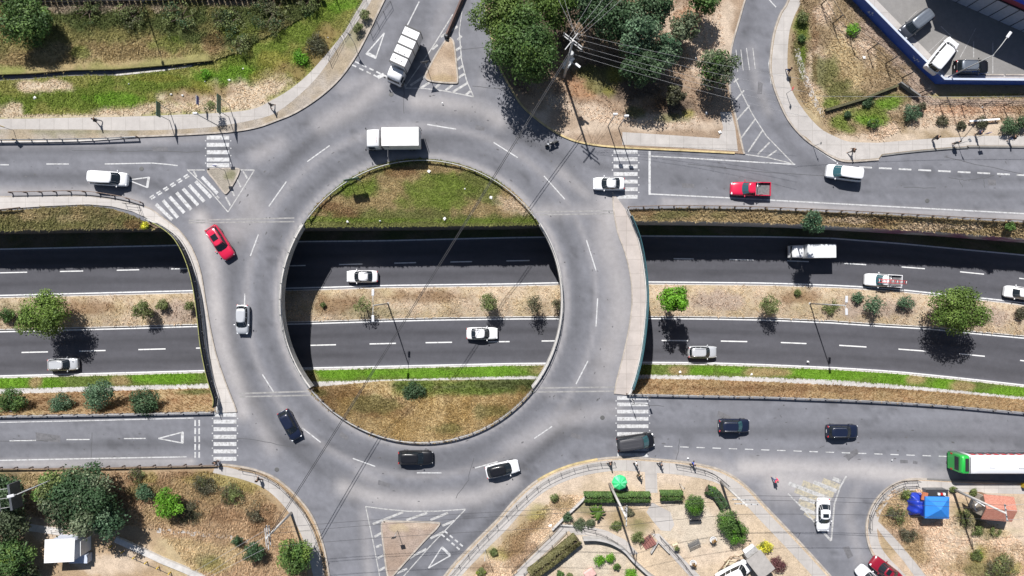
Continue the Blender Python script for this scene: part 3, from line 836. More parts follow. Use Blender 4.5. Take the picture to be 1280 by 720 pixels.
# north-west: pavement, grass bank and a concrete ditch
K_NW = smooth([(-700, 184), (-200, 179), (0, 177.5), (100, 176), (172, 171), (230, 168.5), (285, 165), (320, 159.5), (345, 151), (370, 140.5), (400, 121), (425, 98), (445, 70), (462, 38), (478, 5), (500, -40), (540, -120), (580, -200)], 4)
DN = [(-700, 104), (0, 93), (40, 91.5), (90, 87.5), (145, 86.5), (200, 82), (240, 78), (265, 75.8)]
DS = [(-700, 113), (0, 100.5), (40, 98.5), (90, 94.5), (145, 94), (200, 88.5), (240, 82.5), (265, 78)]
EXT = [(300, 64), (320, 52), (345, 40), (385, 18), (405, -5), (430, -60), (470, -200)]
GW = cf((0.19, 0.19, 0.055), (GRN, [(200, 105, 90, 14), (95, 125, 70, 16), (130, 120, 60, 12), (300, 90, 40, 22), (370, 40, 40, 22), (400, 15, 40, 18), (20, 130, 40, 12), (376, 72, 12, 14), (270, 100, 30, 14), (345, 60, 30, 14)], .9), (BGRN, [(150, 124, 50, 10), (375, 72, 12, 13), (430, 5, 25, 12), (275, 97, 40, 14), (300, 88, 20, 10)], .7), (PSOIL, [(55, 108, 40, 8), (15, 138, 18, 12), (160, 140, 40, 8), (240, 125, 40, 12), (300, 120, 40, 20), (340, 105, 30, 16), (220, 135, 60, 8), (310, 130, 60, 8), (0, 146, 200, 4)], .85), (BROWN, [(395, 62, 22, 20), (405, 45, 20, 18), (375, 90, 14, 14), (350, 85, 14, 10), (280, 115, 30, 12), (232, 118, 25, 10)], .6), (YOL, [(340, 75, 25, 12), (200, 98, 40, 5), (330, 95, 20, 10), (250, 105, 20, 8)], .6), seed=81)
GNW_S = DS + EXT + K_NW[::-1]
block(GNW_S, GW)
GNW_N = [(-700, -250), (470, -250)] + EXT[::-1] + DN[::-1]
GU = cf((0.17, 0.155, 0.06), (DRY, [(60, 75, 70, 18), (130, 65, 70, 16), (10, 85, 40, 12), (200, 60, 40, 15), (270, 55, 25, 14), (150, 75, 40, 10)], .8), (STRAW, [(75, 60, 20, 14), (110, 70, 20, 10), (60, 68, 25, 10)], .6), (DGRN, [(130, 25, 90, 16), (230, 25, 60, 18), (300, 20, 70, 18), (290, 50, 40, 12), (370, 15, 30, 16), (240, 45, 30, 10), (90, 20, 60, 16)], .8), (GRN, [(100, 65, 14, 10), (210, 55, 30, 12), (20, 88, 25, 7), (300, 38, 30, 10)], .6), (DUSTY, [(120, 8, 100, 8), (300, 3, 60, 6)], .7), (BROWN, [(270, 50, 14, 12), (0, 30, 40, 20)], .5), seed=82)
block(GNW_N, GU, 0.3, zfn=lambda u, v: np.full(len(u), .3) + .35 * sstep(14, 2, np.abs(interp(DN, u) - v)) * (u < 262))
ditch = MB()
mat('ditch_shade', (.035, .03, .028), .7, var=.3, scale=2)  # near-black colour paints in the shade inside the ditch
rings = []
for (a, b) in zip(DN, DS):
    p = W(*a, 0.62); q = W(*b, 0.12)
    rings.append([p, Vector((p.x, p.y - .05, -1.5)), Vector((q.x, q.y + .05, -1.5)), q])
do = ditch.loft(rings, closed=False, caps=False, sm=False).build('drainage_ditch', 'ditch_shade'); do['kind'] = 'structure'
kerb('ditch_coping', DS[4:7], 0.1, 0.22, 0.08, 'pale_concrete'); kerb('ditch_coping', DS[:5], 0.08, 0.1, 0.06, 'dark_concrete')
PI_NW = smooth([(-700, 152), (0, 148.5), (60, 147.5), (150, 146), (230, 143), (290, 140), (320, 135), (340, 125), (362, 112), (385, 93), (410, 65), (430, 40), (445, 15), (455, -3), (480, -60), (540, -190)], 3)
PO_NW = smooth([(-700, 165), (0, 161.5), (170, 163), (250, 160), (290, 155), (320, 149), (345, 141), (375, 118), (400, 92), (425, 56), (440, 36), (455, 15), (466, -3), (492, -60), (555, -190)], 3)
pavement(band(PI_NW, PO_NW))
NWV = cf((0.29, 0.255, 0.22), (DRY, None, .5), (OLIVE, [(440, 40, 14, 30), (90, 166, 90, 4)], .5), seed=83)
patch('verge', band(PO_NW, K_NW[:-2]), ZB + .006, 'soil', NWV, 6)
kerb('kerb', K_NW[16:], 0, .22, .16); kerb('kerb', K_NW[:17], 0, .2, .15, 'pale_concrete')

# north block under the trees
K_N = smooth([(585, -200), (598, -60), (606, 0), (613, 40), (623, 80), (640, 113), (655, 135), (680, 156), (705, 171), (730, 179), (770, 184), (850, 188), (918, 191.5)], 5) + smooth([(930, 192.5), (928, 186), (920, 150), (913, 120), (911, 95), (914, 60), (925, 20), (940, -40), (965, -200)], 4)
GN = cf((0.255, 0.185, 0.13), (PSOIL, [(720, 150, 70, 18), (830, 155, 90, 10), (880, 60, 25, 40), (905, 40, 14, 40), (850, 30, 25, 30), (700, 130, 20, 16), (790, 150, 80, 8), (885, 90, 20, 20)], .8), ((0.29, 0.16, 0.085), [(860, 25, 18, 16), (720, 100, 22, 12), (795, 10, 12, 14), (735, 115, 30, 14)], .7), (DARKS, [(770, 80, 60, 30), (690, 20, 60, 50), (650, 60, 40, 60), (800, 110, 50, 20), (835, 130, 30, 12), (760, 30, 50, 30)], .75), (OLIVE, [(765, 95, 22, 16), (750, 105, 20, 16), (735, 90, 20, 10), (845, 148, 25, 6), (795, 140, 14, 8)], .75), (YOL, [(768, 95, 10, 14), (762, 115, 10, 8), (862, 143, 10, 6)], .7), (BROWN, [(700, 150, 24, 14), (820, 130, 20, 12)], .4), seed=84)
block(K_N, GN)
kerb('kerb', K_N[:61], 0, .22, .16, 'yellow_kerb'); kerb('kerb', K_N[61:], 0, .22, .16, 'kerb_stone')
pavement([(778, 165), (840, 169), (899, 173), (904, 160), (900, 140), (914, 140), (919, 160), (922.5, 189), (850, 184.5), (778, 181)])

# north-east block: pavement, weedy slope, gravel
K_NE = smooth([(1015, -200), (1003, -60), (985, 0), (975, 18), (967, 42), (963, 70), (963, 92), (970, 118), (985, 150), (1005, 173), (1025, 187), (1045, 198.5), (1062, 202), (1098, 199.5)], 4) + smooth([(1102, 194.5), (1130, 191), (1160, 188), (1210, 184.5), (1280, 184), (2000, 190)], 3)
GE = cf((0.24, 0.18, 0.11), (PSOIL, [(1100, 175, 60, 10), (1020, 100, 14, 40), (1200, 150, 90, 20), (1160, 140, 30, 20), (1240, 160, 60, 12), (1030, 15, 14, 24), (1110, 160, 20, 12), (1075, 60, 40, 14, -45)], .8), (STRAW, [(1050, 70, 24, 30), (1065, 95, 24, 20), (1020, 130, 12, 24)], .75), (DRY, [(1085, 85, 25, 18), (1045, 100, 20, 14)], .5), (OLIVE, [(1030, 90, 18, 24), (1045, 115, 24, 14), (1060, 120, 30, 12), (1000, 55, 8, 34)], .85), (GRN, [(1080, 145, 42, 14), (1110, 130, 26, 12), (1050, 155, 18, 12), (1003, 30, 10, 20), (1003, 75, 5, 24), (1040, 130, 20, 8)], .85), (BGRN, [(1105, 130, 18, 8), (1090, 150, 20, 8)], .6), (DUSTY, [(1115, 60, 14, 80, 42), (1220, 127, 70, 7), (1150, 105, 20, 25), (1090, 30, 20, 25)], .85), ((0.36, 0.22, 0.14), [(1215, 138, 70, 7)], .55), (YOL, [(1230, 119, 60, 4)], .8), (BROWN, [(1018, 60, 5, 50)], .5), seed=85)
block(K_NE + [(2000, -250), (1020, -250)], GE)
PI_NE = smooth([(1035, -200), (1018, -60), (1002, 0), (993, 20), (986, 45), (984.5, 88), (990, 113), (1005, 138), (1025, 160), (1045, 171), (1062, 177), (1098, 178.5)], 4) + smooth([(1110, 177.5), (1160, 173.5), (1210, 171), (1280, 169.5), (2000, 172)], 3)
PO_NE = [(u + (2.2 if v < 180 else .4), v - (1.8 if u > 1000 else 0)) for u, v in K_NE]
pavement(PI_NE + PO_NE[::-1])
kerb('kerb', K_NE[:53], 0, .22, .16, 'kerb_stone'); kerb('kerb', K_NE[53:], 0, .2, .16, 'dark_concrete')
pavement([(992, 62), (999, 60), (1008, 90), (1020, 122), (1033, 146), (1027, 147), (1012, 122), (1000, 92)], ZB + .006, 'footpath')

# south-west block
K_SW = smooth([(-700, 590), (0, 586.5), (265, 583), (277, 580.5), (300, 583), (322, 588), (347, 599), (372, 621), (391, 646), (404, 680), (411, 715), (417, 760), (420, 930)], 5)
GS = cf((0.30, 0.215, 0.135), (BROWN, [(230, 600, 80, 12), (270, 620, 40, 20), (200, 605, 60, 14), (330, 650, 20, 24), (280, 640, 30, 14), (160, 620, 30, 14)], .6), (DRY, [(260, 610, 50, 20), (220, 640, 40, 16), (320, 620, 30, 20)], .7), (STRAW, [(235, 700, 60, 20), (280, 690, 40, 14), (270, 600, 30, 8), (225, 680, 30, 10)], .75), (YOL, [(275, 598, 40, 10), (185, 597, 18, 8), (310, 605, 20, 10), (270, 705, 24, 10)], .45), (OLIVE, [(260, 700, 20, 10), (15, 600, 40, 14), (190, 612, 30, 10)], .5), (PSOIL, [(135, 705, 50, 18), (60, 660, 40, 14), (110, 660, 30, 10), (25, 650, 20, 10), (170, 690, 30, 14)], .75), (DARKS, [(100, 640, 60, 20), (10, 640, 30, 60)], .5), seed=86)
block(K_SW + [(-700, 930)], GS)
PO_SW = smooth([(268, 585.5), (280, 583.5), (300, 588), (322, 593), (345, 604), (367, 625), (385, 649), (398, 682), (405, 716), (411, 760), (412, 900)], 4)
PI_SW = smooth([(266, 591), (285, 595), (305, 600), (328, 609), (347, 624), (364, 645), (378, 672), (388, 705), (394, 750), (395, 900)], 4)
pavement(band(PO_SW, PI_SW))
kerb('kerb', K_SW[14:], 0, .22, .16, 'kerb_stone')
pavement([(196, 660), (230, 663), (275, 667), (325, 676), (324, 683), (275, 673), (230, 669), (196, 666)], ZB + .006, 'footpath')

# south block with the small plaza
K_SM = smooth([(470, 930), (510, 790), (556, 719), (590, 681), (622, 649), (645, 623), (672, 600), (705, 584), (740, 575), (775, 571.5), (820, 574), (860, 578), (900, 587), (930, 605), (960, 636), (1000, 678), (1040, 722), (1080, 770), (1200, 930)], 5)
GP = cf((0.41, 0.325, 0.235), (PSOIL, [(880, 660, 60, 40), (800, 595, 60, 14), (700, 610, 50, 20, 30), (740, 690, 50, 26), (900, 690, 40, 24), (840, 590, 50, 12)], .8), ((0.42, 0.37, 0.30), [(735, 700, 60, 30), (870, 665, 40, 26), (850, 640, 20, 20)], .7), (DRY, [(665, 650, 26, 14, 40), (640, 680, 26, 14, 45), (700, 630, 16, 12), (790, 650, 30, 16), (845, 620, 20, 10)], .8), (YOL, [(672, 640, 20, 10, 30), (618, 690, 20, 10)], .5), (BROWN, [(650, 690, 24, 20, 45), (660, 665, 30, 8, 45), (745, 645, 30, 8), (605, 710, 20, 10)], .55), (OLIVE, [(800, 660, 14, 12), (735, 635, 20, 10)], .6), seed=87)
block(K_SM, GP)
def offs(line, d):
    P = [np.array(p, float) for p in line]; out = []
    for i, p in enumerate(P):
        t = P[min(i + 1, len(P) - 1)] - P[max(i - 1, 0)]; t /= np.hypot(*t) + 1e-9
        out.append((p[0] - t[1] * d, p[1] + t[0] * d))
    return out
sm = K_SM[10:]
a_, b_ = offs(K_SM[8:88], 3.5), offs(K_SM[8:88], 17)
pavement(band(a_, b_))
kerb('kerb', K_SM[6:31], 0, .24, .16, 'kerb_stone'); kerb('kerb', K_SM[30:42], 0, .24, .16, 'yellow_kerb'); kerb('kerb', K_SM[41:], 0, .22, .16, 'kerb_stone')
pavement([(806, 588), (821, 588), (822, 616), (807, 616)], ZB + .008)
pavement([(815, 628), (823, 632), (838, 640), (843, 656), (838, 664), (826, 663), (815, 650), (808, 640)], ZB + .008, 'footpath')
pavement([(814, 667), (824, 667), (880, 725), (866, 725)], ZB + .05, 'footpath')

# south-east block
K_SE = smooth([(2000, 618), (1500, 606), (1280, 603.5), (1200, 601), (1150, 598.5), (1128, 601), (1108, 611), (1093, 627), (1084.5, 646), (1082.5, 666), (1088, 688), (1100, 706), (1120, 727), (1160, 775), (1260, 930)], 5)
GQ = cf((0.42, 0.32, 0.23), (BROWN, [(1118, 650, 26, 24), (1140, 675, 26, 22), (1235, 705, 60, 20)], .5), (DRY, [(1120, 640, 25, 24), (1145, 690, 25, 20), (1230, 700, 70, 22), (1205, 645, 25, 22), (1110, 690, 14, 24)], .7), (OLIVE, [(1225, 665, 40, 8), (1135, 620, 12, 8), (1210, 650, 20, 14), (1235, 712, 40, 10)], .6), (YOL, [(1222, 690, 14, 14), (1135, 618, 10, 8), (1260, 710, 20, 14), (1250, 664, 30, 5)], .55), (PSOIL, [(1190, 670, 40, 30), (1270, 660, 40, 40)], .6), seed=88)
block(K_SE + [(2000, 930)], GQ)
kerb('kerb', K_SE[:20], 0, .2, .15, 'dark_concrete'); kerb('kerb', K_SE[19:], 0, .22, .16, 'kerb_stone')
c_, d_ = offs(K_SE[:66], -2.5), offs(K_SE[:66], -14)
pavement(band(c_, d_))
pavement([(1090, 652), (1098, 652), (1118, 672), (1142, 700), (1165, 730), (1150, 730), (1130, 702), (1108, 676)], ZB + .006, 'footpath')

# pavements on the bridges and along the west ramp
pw_ = [(-700, 250), (0, 246), (60, 245), (110, 245), (150, 250), (178, 257)] + [p for p in DW_KERB if p[1] > 258]
ow_ = [(-700, 265), (0, 261.5), (60, 257.5), (110, 255.5), (140, 258), (165, 264)] + DW_OUT[2:]
patch('pavement', band(pw_, ow_), .13, 'paving', lambda u, v: pave_col(u, v) * 1.12, 6, skirt=.13)
kerb('kerb', [p for p in pw_ if p[0] > -690], 0, .16, .14, 'kerb_stone')
patch('pavement', band(DE_KERB, DE_OUT[1:]), .13, 'paving', lambda u, v: pave_col(u, v) * np.array((1.04, .99, .97))[None], 6, skirt=.13)
kerb('kerb', DE_KERB, 0, .16, .14, 'kerb_stone')

# kerbed islands
def island(pts, col, m='kerb_stone'):
    pts = smooth(pts, 4, True)
    patch('traffic_island', pts, .15, 'soil', col, 3, skirt=.2)
    kerb('kerb', pts + [pts[0], pts[1]], 0, .2, .17, m)
isl = cf((0.32, 0.24, 0.17), (BROWN, None, .25), (PSOIL, None, .5), (DRY, [(555, 98, 16, 6)], .6), seed=91)
island([(559, 49), (565, 49.5), (568, 58), (571, 85), (572, 101), (568, 104), (541, 102), (532, 97), (536, 86), (547, 66)], isl)
island([(260, 212.5), (278, 211), (297, 211), (299, 215), (293, 228), (284, 241), (280, 240), (270, 227)], cf((0.27, 0.24, 0.20), (OLIVE, [(288, 219, 9, 8)], .6), seed=92))
island([(480, 652), (490, 651.5), (543, 653), (548, 657), (530, 676), (495, 715), (488, 722), (484, 716), (480, 685), (477, 658)], cf((0.30, 0.235, 0.195), (PSOIL, [(520, 657, 30, 5)], .7), (BROWN, None, .3), (STRAW, [(495, 660, 14, 6)], .5), seed=93))

# ------------------------------------------------------------------ painted markings
class Paint:
    def __init__(s): s.mb = MB(); s.k = 0
    def line(s, pts, w, z=.006, lvl=0.0):
        P = [W(u, v, lvl) for u, v in pts]; o = len(s.mb.v); s.k += 1; z += .00025 * (s.k % 16)
        for i, p in enumerate(P):
            d = (P[min(i + 1, len(P) - 1)] - P[max(i - 1, 0)]); d.normalize(); n = Vector((-d.y, d.x, 0)) * w / 2
            s.mb.v += [(p.x - n.x, p.y - n.y, lvl + z), (p.x + n.x, p.y + n.y, lvl + z)]
        for i in range(len(P) - 1):
            s.mb.f.append((o + 2 * i, o + 2 * i + 2, o + 2 * i + 3, o + 2 * i + 1)); s.mb.sm.append(False)
        return s
    def quad(s, pts, z=.006, lvl=0.0):
        s.k += 1; z += .00012 * (s.k % 16)
        o = len(s.mb.v); s.mb.v += [tuple(W(u, v, lvl) + Vector((0, 0, z))) for u, v in pts]
        s.mb.f.append(tuple(range(o, o + len(pts)))); s.mb.sm.append(False); return s
    def done(s, name, m): o = s.mb.build(name, m); o['kind'] = 'structure'; return o
hz = .010
p = Paint()
for L, sgn in ((L1, 0), (L3, -2.2), (L4, 2.2), (L6, -.6)):
    p.line([(u, v + sgn) for u, v in zip(USK, interp(L, USK))], .17, hz, ZL)
for u0, u1 in ((-62, -28), (-5, 34), (75, 104), (146, 174), (214, 243), (290, 320), (359, 382), (424, 453), (493, 520), (563, 590), (633, 662), (702, 730), (772, 800), (842, 867), (912, 942), (984, 1011), (1055, 1083), (1127, 1156), (1200, 1230), (1274, 1304), (1348, 1378)):
    p.line([(u0, interp(L2, [u0])[0]), (u1, interp(L2, [u1])[0])], .15, hz, ZL)
for u0, u1 in ((-45, -12), (27, 60), (99, 132), (173, 207), (245, 278), (318, 350), (388, 420), (462, 495), (532, 565), (610, 637), (677, 707), (752, 782), (827, 860), (901, 934), (976, 1008), (1049, 1083), (1123, 1157), (1199, 1231), (1275, 1308), (1350, 1384)):
    p.line([(u0, interp(L5, [u0])[0]), (u1, interp(L5, [u1])[0])], .17, hz, ZL)
p.done('highway_markings', 'fresh_paint')

def cross(bars, w, m='road_paint'):
    q = Paint()
    for a, b in bars: q.line([a, b], w)
    return q.done('crosswalk', m)
cross([((258.5, y), (286.5, y)) for y in (172, 181, 190.3, 199.5, 206.5)], .52)
cross([((767, y), (797, y)) for y in (189.8, 199, 208, 217.5, 227, 236.5, 246)], .5)
cross([((267, y), (295.5, y)) for y in (518.5, 527, 536.5, 546, 555, 564.2, 573.5)], .52)
cross([((771.5, y), (810.5, y)) for y in (497.5, 505.5, 514.5, 523.5, 532.8, 542.5, 552, 561, 569)], .48)
cross([((195, 255.3), (215.4, 274.7)), ((203.8, 250.4), (222.3, 272)), ((212, 246), (230.4, 266)), ((220.7, 240.7), (239, 262)), ((228.7, 235.8), (247.5, 256.5)), ((236.5, 231.4), (255.3, 252)), ((244.6, 226.7), (264, 247)), ((252.4, 221), (272, 242))], .44)
studs = Paint()
for x in (257, 288.5, 765.5, 798.5, 265.5, 297, 770, 812):
    ys = {257: (176, 213), 288.5: (176, 213), 765.5: (194, 243), 798.5: (194, 243), 265.5: (523, 570), 297: (523, 570), 770: (501, 550), 812: (501, 550)}[x]
    for y in np.arange(ys[0], ys[1], 9.3): studs.quad([(x - .7, y - .7), (x - .7, y + .7), (x + .7, y + .7), (x + .7, y - .7)])
p = studs
# ring lane dashes
for a, b in (((384, 202), (412, 182)), ((336, 258), (358, 227)), ((313, 320), (323, 293)), ((306, 367), (305.5, 392)), ((328, 468), (342, 490)), ((378, 535), (401, 553)), ((441, 573), (469, 583)), ((521, 591), (552, 591)), ((594, 585), (622, 577)), ((534, 155.5), (570, 161.5)), ((617, 178), (647, 197)), ((680, 220), (706, 249)), ((733, 300), (745, 338)), ((747, 373), (745, 408)), ((735, 451), (720, 480)), ((668, 548), (690, 533))):
    p.line([a, b], .15)
# street lines
for pts, w in (([(-60, 206), (-30, 206)], .14), ([(-8, 206), (11, 206)], .14), ([(58, 205), (86, 205)], .14), ([(131, 205), (190, 203.8), (210, 205.5), (222, 207)], .14), ([(-60, 527), (0, 528), (120, 525.5), (242, 522.5)], .13), ([(-60, 577), (0, 575.5), (120, 573), (233, 571)], .15),
               ([(12, 551), (45, 550.5)], .14), ([(83, 549.5), (112, 549.3)], .14), ([(155, 548.2), (182, 548)], .14), ([(812, 189), (812, 243.5)], .3), ([(814, 195), (900, 200), (994, 205.5)], .16), ([(813, 242.5), (915, 247.5), (960, 250), (1090, 257), (1280, 267), (1500, 280)], .16),
               ([(524, 2), (509, 32)], .16), ([(480, 93), (472, 97)], .5), ([(960, -2), (970, 9)], .15), ([(975, 22), (966, 48), (961, 80), (964, 105)], .12), ([(1016, 183), (1045, 202)], .14)):
    p.line(pts, w)
for i in range(9): x = 1074 + i * 24.6; p.line([(x, 209 + (x - 1078) * .049), (x + 16, 209 + (x - 1062) * .049)], .22)
for i in range(19): x = 830 + i * 20.2; p.line([(x, 557.8 + (x - 830) * .036), (x + 10.5, 557.8 + (x - 819) * .036)], .13)
# give-way triangles and dotted stop lines
def tri(a, b, c, w=.16):
    for s, e in ((a, b), (b, c), (c, a)): p.line([s, e], w)
tri((480.5, 41), (457.5, 67.5), (469.5, 73)); p.line([(459, 66), (469, 71)], .3)
tri((160, 225), (187, 221.5), (184.5, 234.5)); p.line([(186, 222), (184, 234)], .34)
tri((198, 548), (229, 540), (229, 554)); p.line([(228, 541), (228, 553.5)], .38)
tri((535.5, 710), (552.5, 683.5), (563, 694.5)); p.line([(553, 684.5), (562.5, 694)], .34)
def dots(a, b, n, w=.2, frac=.6):
    for i in range(n):
        t0, t1 = i / n, (i + frac) / n
        p.line([(a[0] + (b[0] - a[0]) * t0, a[1] + (b[1] - a[1]) * t0), (a[0] + (b[0] - a[0]) * t1, a[1] + (b[1] - a[1]) * t1)], w)
dots((444, 77), (488, 98), 5); dots((440, 81), (476, 98), 4)
dots((187, 247), (238, 216), 6); dots((189, 249), (240, 218), 6)
dots((244, 525), (244, 575), 5, .22, .75); dots((249, 525), (249, 575), 5, .22, .75)
dots((556, 664), (581, 685), 4, .22); dots((552, 668), (577, 689), 4, .22)
p.done('road_markings', 'road_paint')
p = Paint()
def poly_line(pts, w=.14): p.line(pts, w)
def inside_hatch(a, b, w=.3): p.line([a, b], w)
# hatched gores
poly_line([(566, 18), (540, 60), (506, 109)]); poly_line([(506, 110), (530, 110.5), (555, 113.5), (592, 121)]); poly_line([(574, 40), (577, 75), (583, 100), (592, 121)]); poly_line([(578, 10), (574, 40)], .1)
for a, b in (((551, 46), (572, 33)), ((540, 62), (547, 56)), ((531, 84), (537, 78)), ((513, 107), (531, 95)), ((526, 110), (537, 103)), ((543, 111), (550, 104.5)), ((557, 113), (566, 106)), ((566, 115), (584, 104)), ((582, 119), (588, 114)), ((572, 50), (577, 45)), ((570, 63), (577, 58)), ((571, 75), (577, 70)), ((573, 86), (579, 82)), ((573, 97), (581, 92)), ((508, 108), (504, 104))):
    inside_hatch(a, b)
poly_line([(234, 212), (262, 238), (285, 265)]); poly_line([(234, 212.5), (256, 212.5)]); poly_line([(298, 212.5), (318, 212.5)]); poly_line([(318, 212.5), (301, 240), (285, 265)])
for a, b in (((304, 214), (309, 223)), ((296, 224), (301, 234)), ((289, 236), (293, 245)), ((282, 246), (288, 257)), ((242, 214), (246, 221)), ((271, 245), (274, 248))): inside_hatch(a, b, .22)
poly_line([(457, 633), (466, 675), (475, 722)]); poly_line([(457, 633), (478, 636), (510, 639), (545, 639), (582, 636.5)]); poly_line([(582, 636.5), (540, 680), (503, 722)])
for a, b in (((466, 655), (504, 640)), ((508, 650), (534, 641)), ((538, 650), (560, 641)), ((553, 657), (568, 651)), ((468, 671), (477, 666)), ((538, 673), (556, 664)), ((511, 698), (533, 686)), ((494, 717), (509, 711)), ((472, 698), (479, 694)), ((474, 713), (481, 709)), ((470, 684), (477, 681))): inside_hatch(a, b, .3)
poly_line([(918, 96), (928, 118), (940, 142), (958, 170), (992, 205)]); poly_line([(932, 193), (960, 197), (992, 205)], .14)
for a, b in (((917, 103), (923, 98)), ((915, 130), (930, 113)), ((919, 152), (937, 132)), ((926, 173), (944, 149)), ((935, 190), (953, 163)), ((947, 193), (962, 178)), ((959, 196), (971, 188))): inside_hatch(a, b, .2)
for a, b in (((920, 62), (922, 90)), ((926, 62), (929, 88)), ((933, 60), (937, 88)), ((941, 60), (944, 86))): inside_hatch(a, b, .1)
# worn bands where the bridge joints cross the ring
p.done('lane_hatching', 'faded_paint')
p = Paint()
poly_line([(985, 617), (1002, 634), (1021, 656)], .18); poly_line([(1058, 595), (1050, 609), (1043, 630), (1039, 676)], .22); poly_line([(1028, 664), (1039, 676)], .3)
for a, b in (((986, 604), (1039, 624.5)), ((1017, 602.5), (1046, 614)), ((1041, 598), (1051, 602)), ((1000, 621), (1020, 628.5)), ((1001, 634.5), (1020, 642.5))): inside_hatch(a, b, .52)
p.done('lane_hatching', 'faded_paint')
p = Paint()
for a, b in (((1003, 604), (1042, 619)), ((1028, 601), (1049, 609)), ((994, 612), (1022, 623)), ((998, 627), (1019, 635)), ((1006, 640), (1019, 647))): p.line([a, b], .85, .0015)
p.done('lane_hatching', 'cream_paint')
p = Paint()
for a, b, w in (((236, 275.5), (368, 272.5), .2), ((236, 278.5), (368, 277), .2), ((668, 265), (766, 263.5), .2), ((671, 268.5), (767, 267), .18), ((298, 492), (390, 489), .22), ((299, 496), (389, 494), .2), ((666, 485), (768, 484), .2), ((664, 490), (768, 489), .2)):
    p.line([a, b], w, .004)
mat('joint_concrete', (0.235, 0.228, 0.225), .9, var=.25, scale=2)
p.done('expansion_joints', 'joint_concrete')

# repaired cracks and tar seams
p = Paint()
g_ = np.random.default_rng(4)
def crack(pts, w=.05):
    q = []
    for a, b in zip(pts[:-1], pts[1:]):
        for t in np.linspace(0, 1, 6)[:-1]: q.append((a[0] + (b[0] - a[0]) * t + g_.normal(0, .5), a[1] + (b[1] - a[1]) * t + g_.normal(0, .5)))
    p.line(q + [pts[-1]], w, .003)
for c in ([(1186, 222), (1200, 224), (1215, 225), (1230, 223), (1243, 219)], [(1199, 225), (1203, 234)], [(1230, 224), (1231, 235)], [(592, 572), (585, 600), (570, 623)], [(505, 110), (505, 142)], [(0, 552), (40, 551), (70, 549), (60, 545)], [(15, 548), (60, 552)], [(115, 540), (114, 572)], [(575, 62), (640, 56)], [(590, 108), (640, 112)],
          [(860, 205), (940, 214), (1040, 220)], [(1180, 196), (1280, 218)], [(1130, 234), (1170, 235)], [(790, 505), (830, 508)], [(905, 520), (900, 526)], [(1060, 575), (1072, 565)], [(250, 190), (170, 189), (90, 188)], [(700, 610), (712, 600)], [(850, 548), (845, 575)], [(280, 545), (330, 552), (370, 560)], [(1000, 665), (985, 690)]):
    crack(c, .07)
mat('tar', (0.07, 0.07, 0.074), .8)
p.done('road_cracks', 'tar')
mat('old_patch', (0.118, 0.116, 0.124), .9, var=.22, scale=2.5); mat('pale_patch', (0.19, 0.186, 0.19), .9, var=.2, scale=2.5); mat('tyre_mark', (0.118, 0.117, 0.124), .85, var=.3, scale=1.5)
p = Paint()
for u, v, a, b, t in ((905, 520, 9, 3.5, .4), (1065, 568, 9, 4, -.6), (60, 547, 16, 5, .1), (1240, 228, 5, 4, 0), (430, 545, 6, 3, .6), (720, 545, 7, 3, .3), (860, 232, 8, 3, .05), (600, 160, 6, 3, .2), (480, 605, 8, 3, .3), (200, 186, 10, 3, 0), (950, 110, 3, 8, .1), (1060, 690, 4, 8, -.4), (1130, 577, 5, 2.2, 0), (1144, 578, 3, 2, .2)):
    c, s = math.cos(t), math.sin(t); p.quad([(u + x * c - y * s, v + x * s + y * c) for x, y in ((-a, -b), (-a * .9, b), (a, b * .9), (a * .95, -b * .8))], .0032)
p.done('road_patches', 'old_patch')
p = Paint()
gs = np.random.default_rng(77); c_ = 0
while c_ < 260:      # oil drips and small stains on the asphalt
    u, v = gs.uniform(0, 1280), gs.uniform(100, 640); r = math.hypot(u - RC[0], v - RC[1])
    if not ((184 < r < 262) or (182 < v < 236 and (u < 230 or u > 800)) or (505 < v < 575 and (u > 815 or u < 240))): continue
    c_ += 1; a, b, t = gs.uniform(.6, 2.6) * gs.uniform(.4, 1.3), gs.uniform(.4, 1.2), gs.uniform(0, 3.14)
    if (184 < r < 262): t = math.atan2(v - RC[1], u - RC[0]) + 1.57
    elif gs.random() < .7: t = 0
    q = [(a * math.cos(k * .785) * gs.uniform(.6, 1.2), b * math.sin(k * .785) * gs.uniform(.6, 1.2)) for k in range(8)]
    p.quad([(u + x * math.cos(t) - y * math.sin(t), v + x * math.sin(t) + y * math.cos(t)) for x, y in q], .0028)
p.done('oil_stains', mat('oil_stain', (.085, .083, .088), .75, var=.35, scale=3))
mat('manhole_iron', (0.10, 0.10, 0.10), .7, .3)
for u, v in ((1159, 251), (489, 118), (177, 211), (753, 522), (346, 587), (1185, 578), (1190, 576)):
    mb = MB().lathe([(.30, 0), (.30, .012), (.26, .014), (.0, .014)], W(u, v, .0), 18); tag(mb.build('manhole_cover', 'manhole_iron'), None, None, None, 'structure')

# ------------------------------------------------------------------ grass and weeds as blades
H1 = (0.10, 0.26)
tufts('grass', [p for p in GNW_S if -60 < p[0] < 520], 15000, GW, ZB, label='green and dry grass on the bank between ditch and pavement', dens=lambda u, v: np.clip(.25 + 1.3 * (GW(u, v)[:, 1] - GW(u, v)[:, 0] * .8) / .06, .12, 1) * (v < np.interp(u, [p[0] for p in PI_NW], [p[1] for p in PI_NW]) - 3), h=H1)
tufts('grass', [(-40, -15), (415, -15)] + EXT[4::-1] + [q for q in DN[::-1] if q[0] > -60] + [(-40, 96)], 13000, GU, .3, label='dry and dark green grass on the slope beyond the ditch', h=(.14, .4))
tufts('grass', LAWN, 9000, LAWNC, 0, lawn_z, H1, 'patchy lawn inside the ring above the retaining wall')
tufts_at('grass', bank_uvz(14000, 5), BANKC, (.12, .34), 'straw coloured grass on the bank inside the ring below the path')
